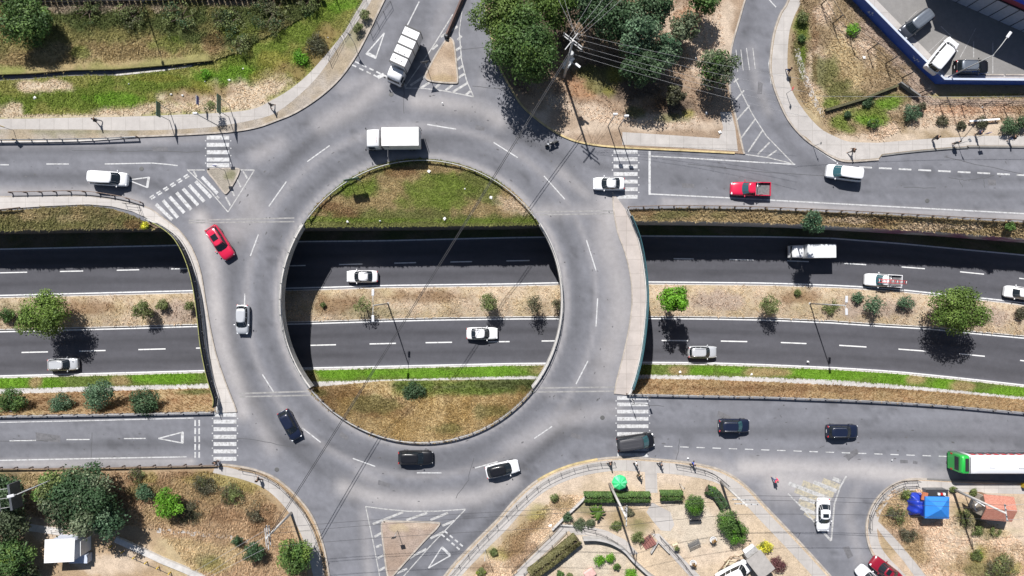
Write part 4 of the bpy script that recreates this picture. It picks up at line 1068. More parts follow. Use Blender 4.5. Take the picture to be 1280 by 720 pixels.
for us_, n, lab in ((np.linspace(-20, 285, 40), 3600, 'reddish dry grass on the steep bank beside the row of round bushes'), (np.linspace(780, 1310, 60), 6000, 'brown dry grass on the steep bank beside the long guardrail and chalky path')):
    tufts_at('grass', ruled_pts(row(L8, ZL + .34, us_), row(L9, -.03, us_), n, 6), SLC, (.12, .36), lab)
tufts('grass', [q for q in bw if q[0] > -60], 3200, BWC, 0, bermz(BERM_W), (.12, .34), 'olive grass on the shoulder under the curved ramp pavement')
tufts('grass', [q for q in be if q[0] < 1330], 4200, BEC, 0, bermz(BERM_E), (.1, .3), 'dry grass on the narrow shoulder above the pale retaining wall')
tufts('grass', [q for q in ver_poly if -30 < q[0] < 1310], 12000, VERCOL, 0, verge_z, (.08, .2), 'bright green grass strip beside the sunken carriageway', dens=lambda u, v: np.clip((VERCOL(u, v)[:, 1] - .09) / .05, .15, 1))
tufts('grass', [q for q in med_poly if -30 < q[0] < 1310], 9000, MEDCOL, 0, median_z, (.08, .26), 'dry weeds and straw on the median between the carriageways', blades=4)
tufts('grass', [(630, -10), (900, -10), (905, 60), (890, 130), (870, 165), (720, 150), (650, 115), (622, 70)], 5200, GN, ZB, label='dry weeds growing under the clump of trees', h=H1)
tufts('grass', [(1002, -10), (1060, -10), (1150, 100), (1165, 125), (1290, 116), (1290, 150), (1130, 160), (1100, 176), (1040, 166), (1000, 125), (988, 60)], 7600, GE, ZB, label='weeds and straw on the rough ground below the blue wall', h=(.1, .3))
tufts('grass', [(-20, 592), (265, 590), (320, 608), (360, 650), (385, 720), (250, 722), (195, 660), (-20, 640)], 9500, GS, ZB, label='rust brown weeds on the rough ground beside the white roofed kiosk', h=(.14, .42))
tufts('grass', [(590, 722), (640, 665), (700, 618), (735, 620), (700, 650), (655, 700), (640, 722)], 2600, GP, ZB, label='dry weeds on the strip between footway and railed plaza walk', h=(.1, .3))
tufts('grass', [(1092, 640), (1115, 612), (1160, 612), (1150, 660), (1200, 640), (1260, 665), (1290, 690), (1290, 722), (1160, 722), (1120, 670)], 3000, GQ, ZB, label='dry weeds around the blue tent and tiled kiosk', h=(.12, .36))
# ------------------------------------------------------------------ trees, shrubs, hedges
def crown_mesh(name, rad, hgt, n, pal, seed, lobes=14, leaf=.22, squash=1.0, hole=0.0, low=.12, gain=1.55):
    """leaf faces spread over many uneven lobes; origin at the ground under the crown"""
    g = np.random.default_rng(seed)
    C = []; RRs = []; cz = hgt * .56
    for i in range(lobes):
        a = i * 2.39996 + g.uniform(-.5, .5); q = math.sqrt((i + .5) / lobes) * .74 * g.uniform(.85, 1.08); zc = g.uniform(-.35, .8)
        C.append((math.cos(a) * q * rad, math.sin(a) * q * rad * squash, cz + zc * hgt * .40 * math.sqrt(max(.15, 1 - q * q))))
        RRs.append(rad * g.uniform(.25, .44) * (14 / max(lobes, 8)) ** .25)
    C.append((0, 0, cz + hgt * .02)); RRs.append(rad * .80); lobes += 1
    C = np.array(C); RRs = np.array(RRs)
    w = RRs ** 2; w[-1] *= 1.1; w /= w.sum()
    li = g.choice(lobes, n, p=w)
    d = g.normal(size=(n, 3)); d /= np.linalg.norm(d, axis=1)[:, None]; d[:, 2] = np.abs(d[:, 2]) * np.where(g.random(n) < .72, 1, -1)
    rr = RRs[li] * (1 - .55 * g.random(n) ** 2.2) * (1 + .22 * g.normal(size=n) * .5)
    big = li == lobes - 1; rr = np.where(big, rr * (.72 + .5 * fbm(d[:, 0] * 2.2 + 9, d[:, 1] * 2.2 + d[:, 2] * 1.7 + 5, seed + 3, 3)), rr)
    P = C[li] + d * rr[:, None] * np.array([1, 1, min(1.0, hgt * .45 / rad)])
    P[:, 2] = np.maximum(P[:, 2], hgt * low)
    if hole:
        k = fbm(P[:, 0] * 1.3 + 50, P[:, 1] * 1.3 + P[:, 2], seed, 3) > hole
        P = P[k]; d = d[k]; li = li[k]
    m = len(P)
    nr = d + g.normal(size=(m, 3)) * .65 + np.array([0, 0, .35]); nr /= np.linalg.norm(nr, axis=1)[:, None]
    t = np.cross(nr, g.normal(size=(m, 3))); t /= np.linalg.norm(t, axis=1)[:, None]; b = np.cross(nr, t)
    s = leaf * .64 * g.uniform(.55, 1.45, m)[:, None]
    V = np.stack([P - t * s, P - b * s * .55 + nr * s * .12, P + t * s, P + b * s * .55 + nr * s * .12], 1).reshape(-1, 3)
    F = np.arange(m * 4).reshape(-1, 4)
    pal = np.array(pal) * gain; lc = pal[g.integers(0, len(pal), lobes)] * g.uniform(.7, 1.25, lobes)[:, None]
    c = lc[li] * g.uniform(.74, 1.3, m)[:, None]
    tip = g.random(m) < .06; c[tip] = c[tip] * 1.5 + .008
    return mesh_np(name, V, F, np.repeat(np.clip(c, .004, .8), 4, 0))

def tree(u, v, r_px, hgt, pal, label, z0=0.0, cat='tree', name='tree', group=None, n=None, seed=1, lobes=14, leaf=.22, squash=1.0, hole=0.0, trunk=None, lean=(0, 0)):
    zc = z0 + hgt * .6; k = (CH - zc) / FPX
    p = W(u, v, zc); rad = r_px * k
    n = n or int((760 if not hole else 600) * rad * rad + 360)
    root = empty(name, (p.x, p.y, z0), 0, label, cat, group)
    g = random.Random(seed)
    tr = trunk or max(.05, rad * .055)
    mb = MB()
    top = hgt * .62
    pts = [Vector((lean[0] * t + g.uniform(-.04, .04) * rad, lean[1] * t + g.uniform(-.04, .04) * rad, -.15 + (top + .15) * t)) for t in (0, .25, .5, .75, 1)]
    mb.tube(pts, [tr * 1.35, tr, tr * .85, tr * .65, tr * .35], 7)
    for i in range(5 if rad > 1 else 3):
        a = i * 2.4 + g.random(); q = .35 + .12 * i
        b = pts[2] * (1 - (q - .35)) + pts[4] * (q - .35)
        e = Vector((math.cos(a) * rad * .62, math.sin(a) * rad * .62, hgt * (.55 + .2 * g.random())))
        mb.tube([b, b.lerp(e, .5) + Vector((0, 0, .08 * hgt)), e], [tr * .5, tr * .35, tr * .15], 5)
    mb.build('trunk' if hgt > 2.2 else 'stem', 'bark', root)
    link('crown' if hgt > 2.2 else 'foliage', crown_mesh('crown', rad, hgt, n, pal, seed, lobes, leaf, squash, hole), 'foliage', root)
    return root

P_MID = [(0.045, 0.085, 0.022), (0.055, 0.10, 0.024), (0.035, 0.068, 0.020), (0.07, 0.115, 0.03)]
P_BRIGHT = [(0.078, 0.120, 0.022), (0.068, 0.108, 0.022), (0.09, 0.132, 0.03), (0.055, 0.094, 0.018)]
P_LIME = [(0.075, 0.18, 0.012), (0.09, 0.20, 0.018), (0.06, 0.15, 0.012)]
P_DARK = [(0.030, 0.058, 0.025), (0.025, 0.050, 0.020), (0.040, 0.068, 0.032), (0.05, 0.08, 0.04)]
P_GREY = [(0.075, 0.095, 0.05), (0.06, 0.08, 0.042), (0.09, 0.11, 0.065), (0.05, 0.068, 0.035)]
P_BLUE = [(0.045, 0.085, 0.045), (0.06, 0.10, 0.055), (0.035, 0.070, 0.036), (0.08, 0.12, 0.07)]
P_DULL = [(0.06, 0.062, 0.032), (0.05, 0.05, 0.03), (0.075, 0.07, 0.045)]
P_OLIVE = [(0.085, 0.105, 0.035), (0.07, 0.09, 0.03), (0.11, 0.125, 0.05)]
P_YEL = [(0.30, 0.28, 0.02), (0.38, 0.36, 0.03), (0.12, 0.15, 0.02)]

# median of the sunken highway
tree(56, 393, 33, 6.8, P_BRIGHT, 'broad light green tree on the median above the westernmost silver hatchback', ZL + .3, seed=11, lobes=22, leaf=.2)
tree(1198, 387, 35, 7.6, P_BRIGHT, 'broad light green tree on the median nearest the white car cut by the picture edge', ZL + .3, seed=12, lobes=24, leaf=.2)
tree(842, 374, 18, 9.2, P_LIME, 'slim vivid green tree on the median just past the wide pale bridge edge', ZL + .3, seed=13, lobes=14, leaf=.24)
tree(179, 387, 13, 3.3, P_OLIVE, 'pale olive bush on the median between the broad tree and the west bridge', ZL + .3, 'shrub', 'shrub', seed=14, leaf=.15)
tree(203, 381, 8, 1.5, P_OLIVE, 'small olive bush close behind a bigger pale one on the median', ZL + .3, 'shrub', 'shrub', seed=15, leaf=.14)
tree(8, 394, 11, 1.6, P_MID, 'ragged low bush on the median at the foot of the broad tree', ZL + .3, 'shrub', 'shrub', seed=16, leaf=.15)
tree(237, 382, 7, 2.0, P_OLIVE, 'narrow bush on the median touching the west bridge parapet', ZL + .3, 'shrub', 'shrub', seed=17, leaf=.14)
tree(452, 381, 13, 3.8, P_OLIVE, 'thin green sapling on the median beside the double armed street lamp', ZL + .3, 'shrub', 'shrub', seed=18, leaf=.15, hole=.42)
tree(404, 381, 4, .8, P_OLIVE, 'tiny weed clump on the median at the edge of the bridge shade', ZL + .3, 'shrub', 'shrub', seed=19, leaf=.12)
tree(610, 378, 14, 4.4, P_OLIVE, 'thin grey green sapling on the median above the white sedan', ZL + .3, 'shrub', 'shrub', seed=20, leaf=.15, hole=.42)
tree(668, 380, 14, 4.0, P_DULL, 'dark bare looking sapling on the median inside the ring', ZL + .3, 'shrub', 'shrub', seed=21, leaf=.13, hole=.46)
tree(697, 380, 9, 2.4, P_DULL, 'dark narrow sapling on the median half under the east bridge', ZL + .3, 'shrub', 'shrub', seed=22, leaf=.13, hole=.44)
tree(962, 381, 14, 4.0, P_OLIVE, 'grey green sapling on the median west of the second street lamp', ZL + .3, 'shrub', 'shrub', seed=23, leaf=.15, hole=.36)
tree(1072, 372, 8, 1.2, P_BLUE, 'small bluish bush on the median, first of the loose row after the second lamp', ZL + .3, 'shrub', 'shrub', seed=24, leaf=.14)
tree(1093, 380, 13, 2.6, P_BLUE, 'bluish bush on the median, widest of the loose row below the ladder pickup', ZL + .3, 'shrub', 'shrub', seed=25, leaf=.15, hole=.35)
tree(1131, 378, 11, 1.9, P_BLUE, 'upright bluish bush on the median just before the broad shady tree', ZL + .3, 'shrub', 'shrub', seed=26, leaf=.15, hole=.33)
tree(1277, 391, 9, 1.4, P_DULL, 'dark scrubby bush on the median under the last white car', ZL + .3, 'shrub', 'shrub', seed=27, leaf=.13)
tree(1038, 384, 12, .8, P_OLIVE, 'low sprawling weeds under the arm of the second street lamp', ZL + .3, 'shrub', 'shrub', seed=28, leaf=.12, hole=.45)
tree(997, 366, 5, .7, P_OLIVE, 'little green clump on the median near the pickup kerb', ZL + .3, 'shrub', 'shrub', seed=29, leaf=.12)
# on the shoulder and bank
tree(1015, 277, 15, 4.6, P_BLUE, 'leafy young tree leaning over the retaining wall beside the guardrail', -.6, seed=30, leaf=.18, lobes=11)
tree(1263, 283, 7, 1.2, P_MID, 'small bush by the guardrail above the retaining wall', -.6, 'shrub', 'shrub', seed=31, leaf=.14)
GB = 'round bushes on the steep bank'
tree(15, 500, 19, 4.0, P_MID, 'green round bush at the outer end of the row above the lower street', -3.0, 'shrub', 'shrub', GB, seed=32, leaf=.17)
tree(77, 504, 15, 3.2, P_BLUE, 'smallest round bush of the row on the steep bank', -3.0, 'shrub', 'shrub', GB, seed=33, leaf=.15)
tree(125, 493, 21, 4.4, P_BLUE, 'grey green round bush touching the footpath below the silver hatchback', -3.0, 'shrub', 'shrub', GB, seed=34, leaf=.17)
tree(181, 503, 21, 4.2, P_DARK, 'dark green round bush of the row closest to the give way triangle', -2.6, 'shrub', 'shrub', GB, seed=35, leaf=.17)
tree(517, 490, 16, 2.4, P_DARK, 'dark spiky bush alone on the grassy bank inside the ring', -4.6, 'shrub', 'shrub', seed=36, leaf=.16)
tree(181, 282, 6, .9, P_YEL, 'small yellow flowering bush at the corner of the ramp lawn', -.2, 'shrub', 'shrub', seed=37, leaf=.12)
# north-west corner
tree(33, 24, 35, 5.0, P_MID, 'big dark tree standing alone beyond the ditch', .3, seed=41, lobes=22, leaf=.22)
tree(265, 133, 8, 3.2, P_OLIVE, 'wispy sapling on a thin tall trunk behind the zebra crossing', ZB, seed=42, leaf=.12, hole=.4, lobes=8)
for i, (u, v, r, h, l) in enumerate(((110, 14, 24, .9, 'dark thicket next to the lone big tree by the top fence'), (165, 20, 26, 1.1, 'dark thicket at the foot of the leaning lamp shadow'), (225, 22, 28, 1.1, 'dark thicket in the middle of the upper slope'), (285, 26, 26, 1.1, 'dark thicket above the bend of the ditch'), (340, 18, 30, 1.1, 'dark thicket at the top of the bright green bank'), (385, 2, 20, 1.1, 'dark thicket closest to the railing by the curved pavement'), (300, 56, 16, 1.2, 'low dark thicket where the ditch ends'))):
    tree(u, v, r, h, P_DARK[:1] + P_OLIVE + P_DULL[:1], l, .3, 'shrub', 'shrub', 'thickets on the upper slope', seed=50 + i, leaf=.16, hole=.47, lobes=18, n=int(300 * (r * .1) ** 2 + 300))
for i, (u, v, r, h, pal, l) in enumerate(((376, 72, 11, .8, P_LIME, 'rounded bright green clump among the brown weeds'), (395, 55, 16, .8, P_DULL, 'brown dry scrub beside the rail of the curved pavement'), (448, 35, 8, 1.2, P_OLIVE, 'narrow scrub between pavement and kerb rail'), (456, 18, 8, 1.3, P_OLIVE, 'upper scrub clump between pavement and kerb rail'), (255, 92, 8, .5, P_LIME, 'low bright tuft by the litter on the bank'))):
    tree(u, v, r, h, pal, l, ZB, 'shrub', 'shrub', seed=60 + i, leaf=.13, hole=.3)
# north clump
GT = 'trees in the northern clump'
for i, (u, v, r, h, pal, l, hole) in enumerate((
    (628, 14, 42, 9.5, P_BRIGHT[1:] + P_MID[:2], 'leafy green tree overhanging the road at the top of the clump', 0), (657, 62, 50, 10.0, P_MID + P_BRIGHT[3:], 'largest round green tree whose shade falls on the ring road', 0),
    (692, 6, 34, 9.0, P_BRIGHT[1:], 'bright green tree behind the crossarms of the tall power pole', 0), (735, 8, 32, 9.0, P_DARK, 'dark tree under the fan of wires', .3), (768, 24, 34, 9.0, P_DARK, 'very dark tree in the deepest shade of the clump', .2),
    (795, 45, 30, 9.0, P_BLUE, 'bluish green tree crossed by four pale wires', .25), (815, 12, 28, 8.5, P_DARK, 'dark green tree beside the orange earth patch', .2), (800, 84, 28, 7.5, P_DARK, 'low dark tree at the south end of the wires', .25),
    (832, 64, 22, 6.5, P_BLUE, 'bluish bushy tree next to the dirt footway', .3), (856, 36, 19, 4.5, P_GREY, 'grey olive tree by the tree shadow on the dirt footway', .3), (880, -2, 22, 6.0, P_MID, 'tree at the top edge casting shade on the north-east road', 0),
    (783, 65, 9, 5.5, P_GREY, 'pale silvery sapling among dark crowns', .4), (845, 118, 14, 3.0, P_DULL, 'purplish leafless shrub in front of the dark crowns', .42), (895, 86, 27, 6.0, P_GREY + P_MID[:2], 'airy light green tree standing by the hatched lane', .34))):
    tree(u, v, r, h, pal, l, ZB, group=GT, seed=70 + i, lobes=20 if r > 20 else 10, leaf=.24, hole=hole, n=int(560 * (r * .098) ** 2 + 700))
# north-east weeds
for i, (u, v, r, h, pal, l) in enumerate(((1066, 37, 10, .9, P_LIME, 'bright green bush below the blue wall'), (1003, 22, 9, 1.2, P_OLIVE, 'weedy bush in the ditch beside the curved pavement'), (1002, 48, 6, .8, P_MID, 'small weedy clump on the pavement edge'), (1092, 154, 8, .9, P_MID, 'dark green bush at the low end of the green hollow'), (1060, 143, 5, .7, P_DARK, 'dark little bush casting shade in the green hollow'), (1140, 140, 13, 1.6, P_BLUE, 'bluish bush below the corner of the blue wall'), (1152, 133, 6, 1.4, P_DULL, 'dark stump like shrub at the fence corner'), (1178, 151, 8, .5, P_DULL, 'brown weed heap by the two tall fence poles'), (1202, 157, 7, .5, P_DULL, 'second brown weed heap along the fence'), (1228, 153, 9, .6, P_DULL, 'brown weed heap under the pale plank'), (1262, 158, 13, 1.3, P_DARK, 'dark shrub by the last fence posts'), (1279, 152, 10, 1.6, P_DARK, 'dark shrub half out of the picture by the fence'), (1085, 128, 8, .7, P_DARK, 'dark clump at the shaded step of the hollow'))):
    tree(u, v, r, h, pal, l, ZB, 'shrub', 'shrub', seed=90 + i, leaf=.14, hole=.25)
# south-west
GSW = 'trees around the white roofed kiosk'
for i, (u, v, r, h, pal, l, hole) in enumerate(((102, 625, 48, 7.0, P_GREY + P_DARK[:2], 'huge grey green tree shading the white kiosk roof', 0), (74, 611, 28, 6.0, P_OLIVE + P_MID, 'lighter green crown pressed against the huge grey green tree', .3), (138, 648, 22, 6.0, P_BLUE, 'bluish crown at the lower side of the huge grey green tree', .3), (3, 618, 27, 6.0, P_DARK + P_MID[:1], 'dark tree behind the tall billboard', .2), (8, 655, 26, 5.5, P_GREY, 'greyish tree between the billboard and a leafy bright one', .3), (12, 697, 29, 5.5, P_MID + P_BRIGHT[:1], 'leafy bright tree beside the white roofed kiosk', 0), (33, 718, 16, 3.4, P_GREY, 'grey scrubby tree below the white kiosk', .36))):
    tree(u, v, r, h, pal, l, ZB, group=GSW, seed=110 + i, lobes=26 if r > 40 else 14, leaf=.24, hole=hole)
tree(209, 629, 20, 3.4, P_LIME, 'vivid green round bush among rust brown weeds', ZB, 'shrub', 'shrub', seed=120, leaf=.17)
tree(180, 615, 13, 1.6, P_BLUE, 'low bluish bush beside the vivid green one', ZB, 'shrub', 'shrub', seed=121, leaf=.15, hole=.3)
tree(317, 690, 15, 2.6, P_DARK + P_BLUE[:1], 'dark green bush under the power pole crossarms', ZB, 'shrub', 'shrub', seed=122, leaf=.16)
tree(370, 694, 25, 5.0, P_BRIGHT + P_MID, 'dense light green tree between the power pole and the railed pavement', ZB, seed=123, leaf=.2, lobes=18)
tree(296, 676, 7, 1.6, P_DARK, 'slim dark shrub at the end of the concrete path', ZB, 'shrub', 'shrub', seed=124, leaf=.14)
for i, (u, v, r, h, pal, l) in enumerate(((320, 640, 16, 1.0, P_DULL, 'brown dead scrub near the walking man on the railed pavement'), (255, 606, 18, .9, P_OLIVE[:1] + P_DULL, 'yellowish scrub below the end of the guardrail'), (290, 618, 18, 1.0, P_DULL + P_OLIVE[:1], 'brownish scrub patch in the corner of weeds'), (170, 594, 12, .8, P_DULL + P_OLIVE[:1], 'brown scrub close behind the long dark guardrail'), (236, 640, 20, .7, P_DULL, 'flat brown scrub east of the vivid green bush'))):
    tree(u, v, r, h, pal, l, ZB, 'shrub', 'shrub', seed=130 + i, leaf=.12, hole=.42)

# plaza planting
def hedge(pts, w, h, label, pal=P_MID, seed=1, z0=ZB, name='hedge', cat='hedge', dens=420):
    """clipped hedge: leaf faces over a rounded box following a line"""
    P = [W(u, v, z0 + h * .7) for u, v in pts]; g = np.random.default_rng(seed)
    root = empty(name, (P[0].x, P[0].y, z0), 0, label, cat)
    V = []; N = []
    L = sum((b - a).length for a, b in zip(P[:-1], P[1:])); n = int(dens * (L + w) * (w + 2 * h) * .55) + 80
    seg = [(a, b, (b - a).length) for a, b in zip(P[:-1], P[1:])]
    pr = np.array([s[2] for s in seg]); pr /= pr.sum(); ci = g.choice(len(seg), n, p=pr)
    for i in ci:
        a, b, l = seg[i]; t = g.random(); q = a.lerp(b, t); d = (b - a).normalized(); nn = Vector((-d.y, d.x, 0))
        ang = g.uniform(-.15, math.pi + .15); sx, sz = math.cos(ang), max(0.05, math.sin(ang))
        sx = math.copysign(abs(sx) ** .45, sx); sz = sz ** .45
        k = 1 - .25 * g.random() ** 2
        pt = q + nn * (sx * w / 2 * k) + d * g.uniform(-.12, .12); V.append((pt.x - P[0].x, pt.y - P[0].y, sz * h * k)); N.append((nn.x * sx, nn.y * sx, sz))
    V = np.array(V); N = np.array(N) + g.normal(size=(n, 3)) * .5; N /= np.linalg.norm(N, axis=1)[:, None]
    t = np.cross(N, g.normal(size=(n, 3))); t /= np.linalg.norm(t, axis=1)[:, None]; b = np.cross(N, t); s = .10 * g.uniform(.6, 1.4, n)[:, None]
    Q = np.stack([V - t * s, V - b * s * .6, V + t * s, V + b * s * .6], 1).reshape(-1, 3)
    pal = np.array(pal) * 1.5; lc = fbm(V[:, 0] * 1.5, V[:, 1] * 1.5, seed, 3)
    c = pal[g.integers(0, len(pal), n)] * (.6 + .8 * lc + .3 * (g.random(n) - .5))[:, None]
    link('foliage', mesh_np('foliage', Q, np.arange(4 * n).reshape(-1, 4), np.repeat(np.clip(c, .004, 1), 4, 0)), 'foliage', root)
    core = MB(); ribbon_wall(None, z0 - z0, h * .55, w * .5, core, world_pts=[p - Vector((P[0].x, P[0].y, 0)) for p in P]); core.build('branches', 'bark', root)
    return root
hedge([(731, 622), (812, 622)], 1.35, 1.1, 'long clipped hedge behind the green umbrella', P_MID, 201)
hedge([(826, 620), (853, 620)], 1.3, 1.0, 'short clipped hedge on the other side of the plaza entrance', P_MID, 202)
hedge([(884, 612), (896, 618), (906, 634)], 1.2, 1.0, 'curved dark hedge wrapping around the clipped round topiary', P_DARK + P_MID[:1], 203)
hedge([(664, 719), (690, 700), (722, 674)], 1.7, 1.3, 'olive hedge running down along the railed plaza walk', [(0.10, 0.095, 0.04), (0.08, 0.075, 0.03), (0.12, 0.11, 0.05)], 204)
tree(869, 632, 14.5, 2.4, P_LIME[2:] + P_MID[:2], 'big round clipped topiary behind a park bench', ZB, 'shrub', 'shrub', seed=205, leaf=.11, lobes=26, n=6500)
tree(910, 652, 17, 2.4, P_LIME[2:] + P_MID[:2], 'bushy end of the large clipped mound beside the footway', ZB, 'shrub', 'shrub', seed=206, leaf=.11, lobes=26, n=6000)
tree(920, 664, 17, 2.2, P_LIME[2:] + P_MID[:2], 'large clipped mound next to the white noticeboard', ZB, 'shrub', 'shrub', seed=207, leaf=.11, lobes=26, n=6000)
for i, (u, v, r, h, pal, l) in enumerate(((750, 700, 8, 1.0, P_LIME, 'bright shrub of a pair on the sandy bed below the curved ditch'), (763, 697, 7, 1.0, P_LIME, 'brighter twin shrub on the sandy bed below the curved ditch'), (771, 708, 5, .8, P_MID, 'small shrub trailing off the pair on the sandy bed'), (788, 717, 9, 1.0, P_LIME, 'bright shrub at the end of the curved ditch'), (700, 718, 6, .8, P_MID, 'small shrub at the end of the olive hedge'), (712, 720, 5, .7, P_OLIVE, 'olive shrub beside the pink stone'), (709, 646, 7, 1.2, P_DARK, 'dark potted looking shrub at the bend of the glass fence'), (797, 672, 9, .8, P_OLIVE, 'yellowish shrub by the reddish steps'), (724, 655, 9, .7, P_GREY, 'pale flowering plants edging the plaza walk'), (738, 654, 7, .7, P_GREY, 'pale leafy plants next to the spiky palm'), (770, 657, 8, .6, P_OLIVE, 'low plants at the foot of the tall white pole top'), (786, 640, 7, .5, P_DULL, 'dry plants beside the paved oval'), (890, 613, 6, .9, P_LIME, 'fresh green shrub on top of the curved dark hedge'), (601, 716, 7, .7, P_YEL[2:] + P_OLIVE, 'yellowish weed beside the footway railing'), (617, 690, 6, .7, P_OLIVE, 'weed clump by the leaning footway post'), (693, 622, 6, .9, P_OLIVE, 'weed clump where glass fence and hedge meet'))):
    tree(u, v, r, h, pal, l, ZB, 'shrub', 'shrub', seed=210 + i, leaf=.12)
def spiky(u, v, r, h, label, name='palm', cat='palm', n=16):
    p = W(u, v, ZB + h * .6); root = empty(name, (p.x, p.y, ZB), 0, label, cat)
    MB().tube([(0, 0, -.1), (0.02, 0, h * .55)], [.10, .07], 7).build('trunk', 'bark', root)
    V = []; F = []; g = random.Random(5)
    for i in range(n):
        a = i * 2.399; e = g.uniform(.2, 1.0); ln = r * g.uniform(.8, 1.15)
        pr = None
        for k in range(6):
            t = k / 5; rr_ = ln * math.sin(min(1, t * 1.1) * 1.25) / .95; z = h * .55 + ln * (e * t - .9 * t * t); w = .13 * math.sin(math.pi * min(.97, t * .9 + .1))
            c = (math.cos(a) * rr_, math.sin(a) * rr_, z); o = len(V)
            V += [(c[0] - math.sin(a) * w, c[1] + math.cos(a) * w, z - .03), c, (c[0] + math.sin(a) * w, c[1] - math.cos(a) * w, z - .03)]
            if k: F += [(o - 3, o - 2, o + 1, o), (o - 2, o - 1, o + 2, o + 1)]
    cc = np.repeat(np.array([[.075, .13, .02]]), len(V), 0) * np.random.default_rng(3).uniform(.7, 1.3, (len(V), 1))
    link('fronds', mesh_np('fronds', V, np.array(F), cc), 'foliage', root)
    return root
spiky(747, 640, 1.05, 1.5, 'spiky yellow green palm in the plaza bed')
tree(957, 684, 10, 1.2, P_YEL, 'bright yellow flowering bush at the edge of the plaza footway', ZB, 'shrub', 'shrub', seed=240, leaf=.12)
tree(972, 706, 12, .8, [(0.09, .03, .04), (.07, .03, .03), (.10, .05, .05)], 'dark reddish ground plants below the yellow flowers', ZB, 'shrub', 'shrub', seed=241, leaf=.12)
for i, (u, v, r, h, pal, l) in enumerate(((1133, 618, 7, .9, P_YEL[2:] + P_OLIVE, 'yellow green weed clump beside the curved footway rail'), (1120, 645, 15, .8, P_OLIVE + P_DULL, 'brown green scrub west of the blue tent'), (1136, 668, 13, .7, P_DULL, 'brown scrub between path and bare sand'), (1206, 648, 13, .9, P_OLIVE + P_DULL, 'scrub in front of the white dish beside the tiled kiosk'), (1222, 663, 9, .8, P_OLIVE, 'olive weeds in the shade line of the tiled kiosk'), (1245, 664, 9, .7, P_OLIVE, 'yellowish weeds below the tiled kiosk'), (1222, 694, 9, .8, P_OLIVE + P_YEL[2:], 'lone yellow green clump on the sand'), (1250, 712, 22, .8, P_OLIVE + P_DULL, 'wide scrub patch at the lower corner of the sand'), (1192, 612, 5, .7, P_OLIVE, 'small weed at the base of the long sign pole'), (1217, 616, 6, .8, P_OLIVE, 'small weed under the long sign pole'))):
    tree(u, v, r, h, pal, l, ZB, 'shrub', 'shrub', seed=250 + i, leaf=.12, hole=.36)
# ------------------------------------------------------------------ vehicles (built facing +x, wheels on z = 0)
def paint(name, col, metal=0.0, rough=.32, coat=.8): return mat(name, col, rough, metal, coat)
paint('paint_white', (0.70, 0.70, 0.715)); paint('paint_silver', (0.55, 0.56, 0.58), .35, .3); paint('paint_red', (0.52, 0.010, 0.05)); paint('paint_dark_red', (0.22, 0.006, 0.02))
paint('paint_navy', (0.008, 0.012, 0.030), 0, .3, .5); paint('paint_black', (0.007, 0.007, 0.009), 0, .35, .4); paint('paint_graphite', (0.055, 0.060, 0.075), .4, .3); paint('paint_grey_roof', (0.04, 0.04, 0.046), .0, .5, .2); paint('paint_green', (0.02, 0.36, 0.05))
paint('paint_slate', (0.16, 0.18, 0.21), .4)

def panel(mb, a, b, c, d, inset=(.07, .07), out=.012, nseg=1):
    """glass set 12 mm proud of the quad a b (bottom) d c (top): a,b bottom left/right; c,d top right/left"""
    a, b, c, d = (Vector(q) for q in (a, b, c, d))
    def at(s, t): return (a * (1 - s) + b * s) * (1 - t) + (d * (1 - s) + c * s) * t
    n = (b - a).cross(d - a).normalized() * out
    V = [at(inset[0], inset[1]) + n, at(1 - inset[0], inset[1]) + n, at(1 - inset[0], 1 - inset[1]) + n, at(inset[0], 1 - inset[1]) + n]
    W_ = [v - n * 1.8 for v in V]
    mb.add(V + W_, [(0, 1, 2, 3), (0, 4, 5, 1), (1, 5, 6, 2), (2, 6, 7, 3), (3, 7, 4, 0)])

SHARED = {}
def wheel_parts(root, xs, wy, r=.32, w=.22):
    key = ('wheel', r, w)
    if key not in SHARED:
        SHARED[key] = (MB().lathe([(r * .6, -w / 2), (r * .93, -w / 2), (r, -w / 2 + .03), (r, w / 2 - .03), (r * .93, w / 2), (r * .6, w / 2)], (0, 0, 0), 24, 'Y').mesh('wheel'),
                       MB().lathe([(.03, -w / 2 - .012), (r * .2, -w / 2 - .012), (r * .58, -w / 2 + .01), (r * .63, -w / 2 - .004), (r * .63, w / 2 + .004), (r * .58, w / 2 - .01), (r * .2, w / 2 + .012), (.03, w / 2 + .012)], (0, 0, 0), 20, 'Y').mesh('rim'))
    for x in xs:
        for y in (-wy, wy):
            o = link('wheel', SHARED[key][0], 'tyre', root, (x, y, r)); link('rim', SHARED[key][1], 'rim', o)

def body_loft(mb, L, Wd, prof, zb=.22):
    """prof: (x/L, half width factor, top height)"""
    rings = []
    for x, wf, zt in prof:
        w = Wd / 2 * wf; X = x * L; b = zb if abs(x) < .46 else zb + .10
        m = max(.5, min(zt - .16, .62))
        half = [(0, zt + .035), (.5 * w, zt + .028), (.80 * w, zt), (.94 * w, zt - .07), (1.0 * w, m + .03), (.99 * w, .42), (.93 * w, b), (0, b - .02)]
        rings.append([(X, y, z) for y, z in half] + [(X, -y, z) for y, z in half[1:-1]][::-1])
    mb.loft(rings, True, True, True)

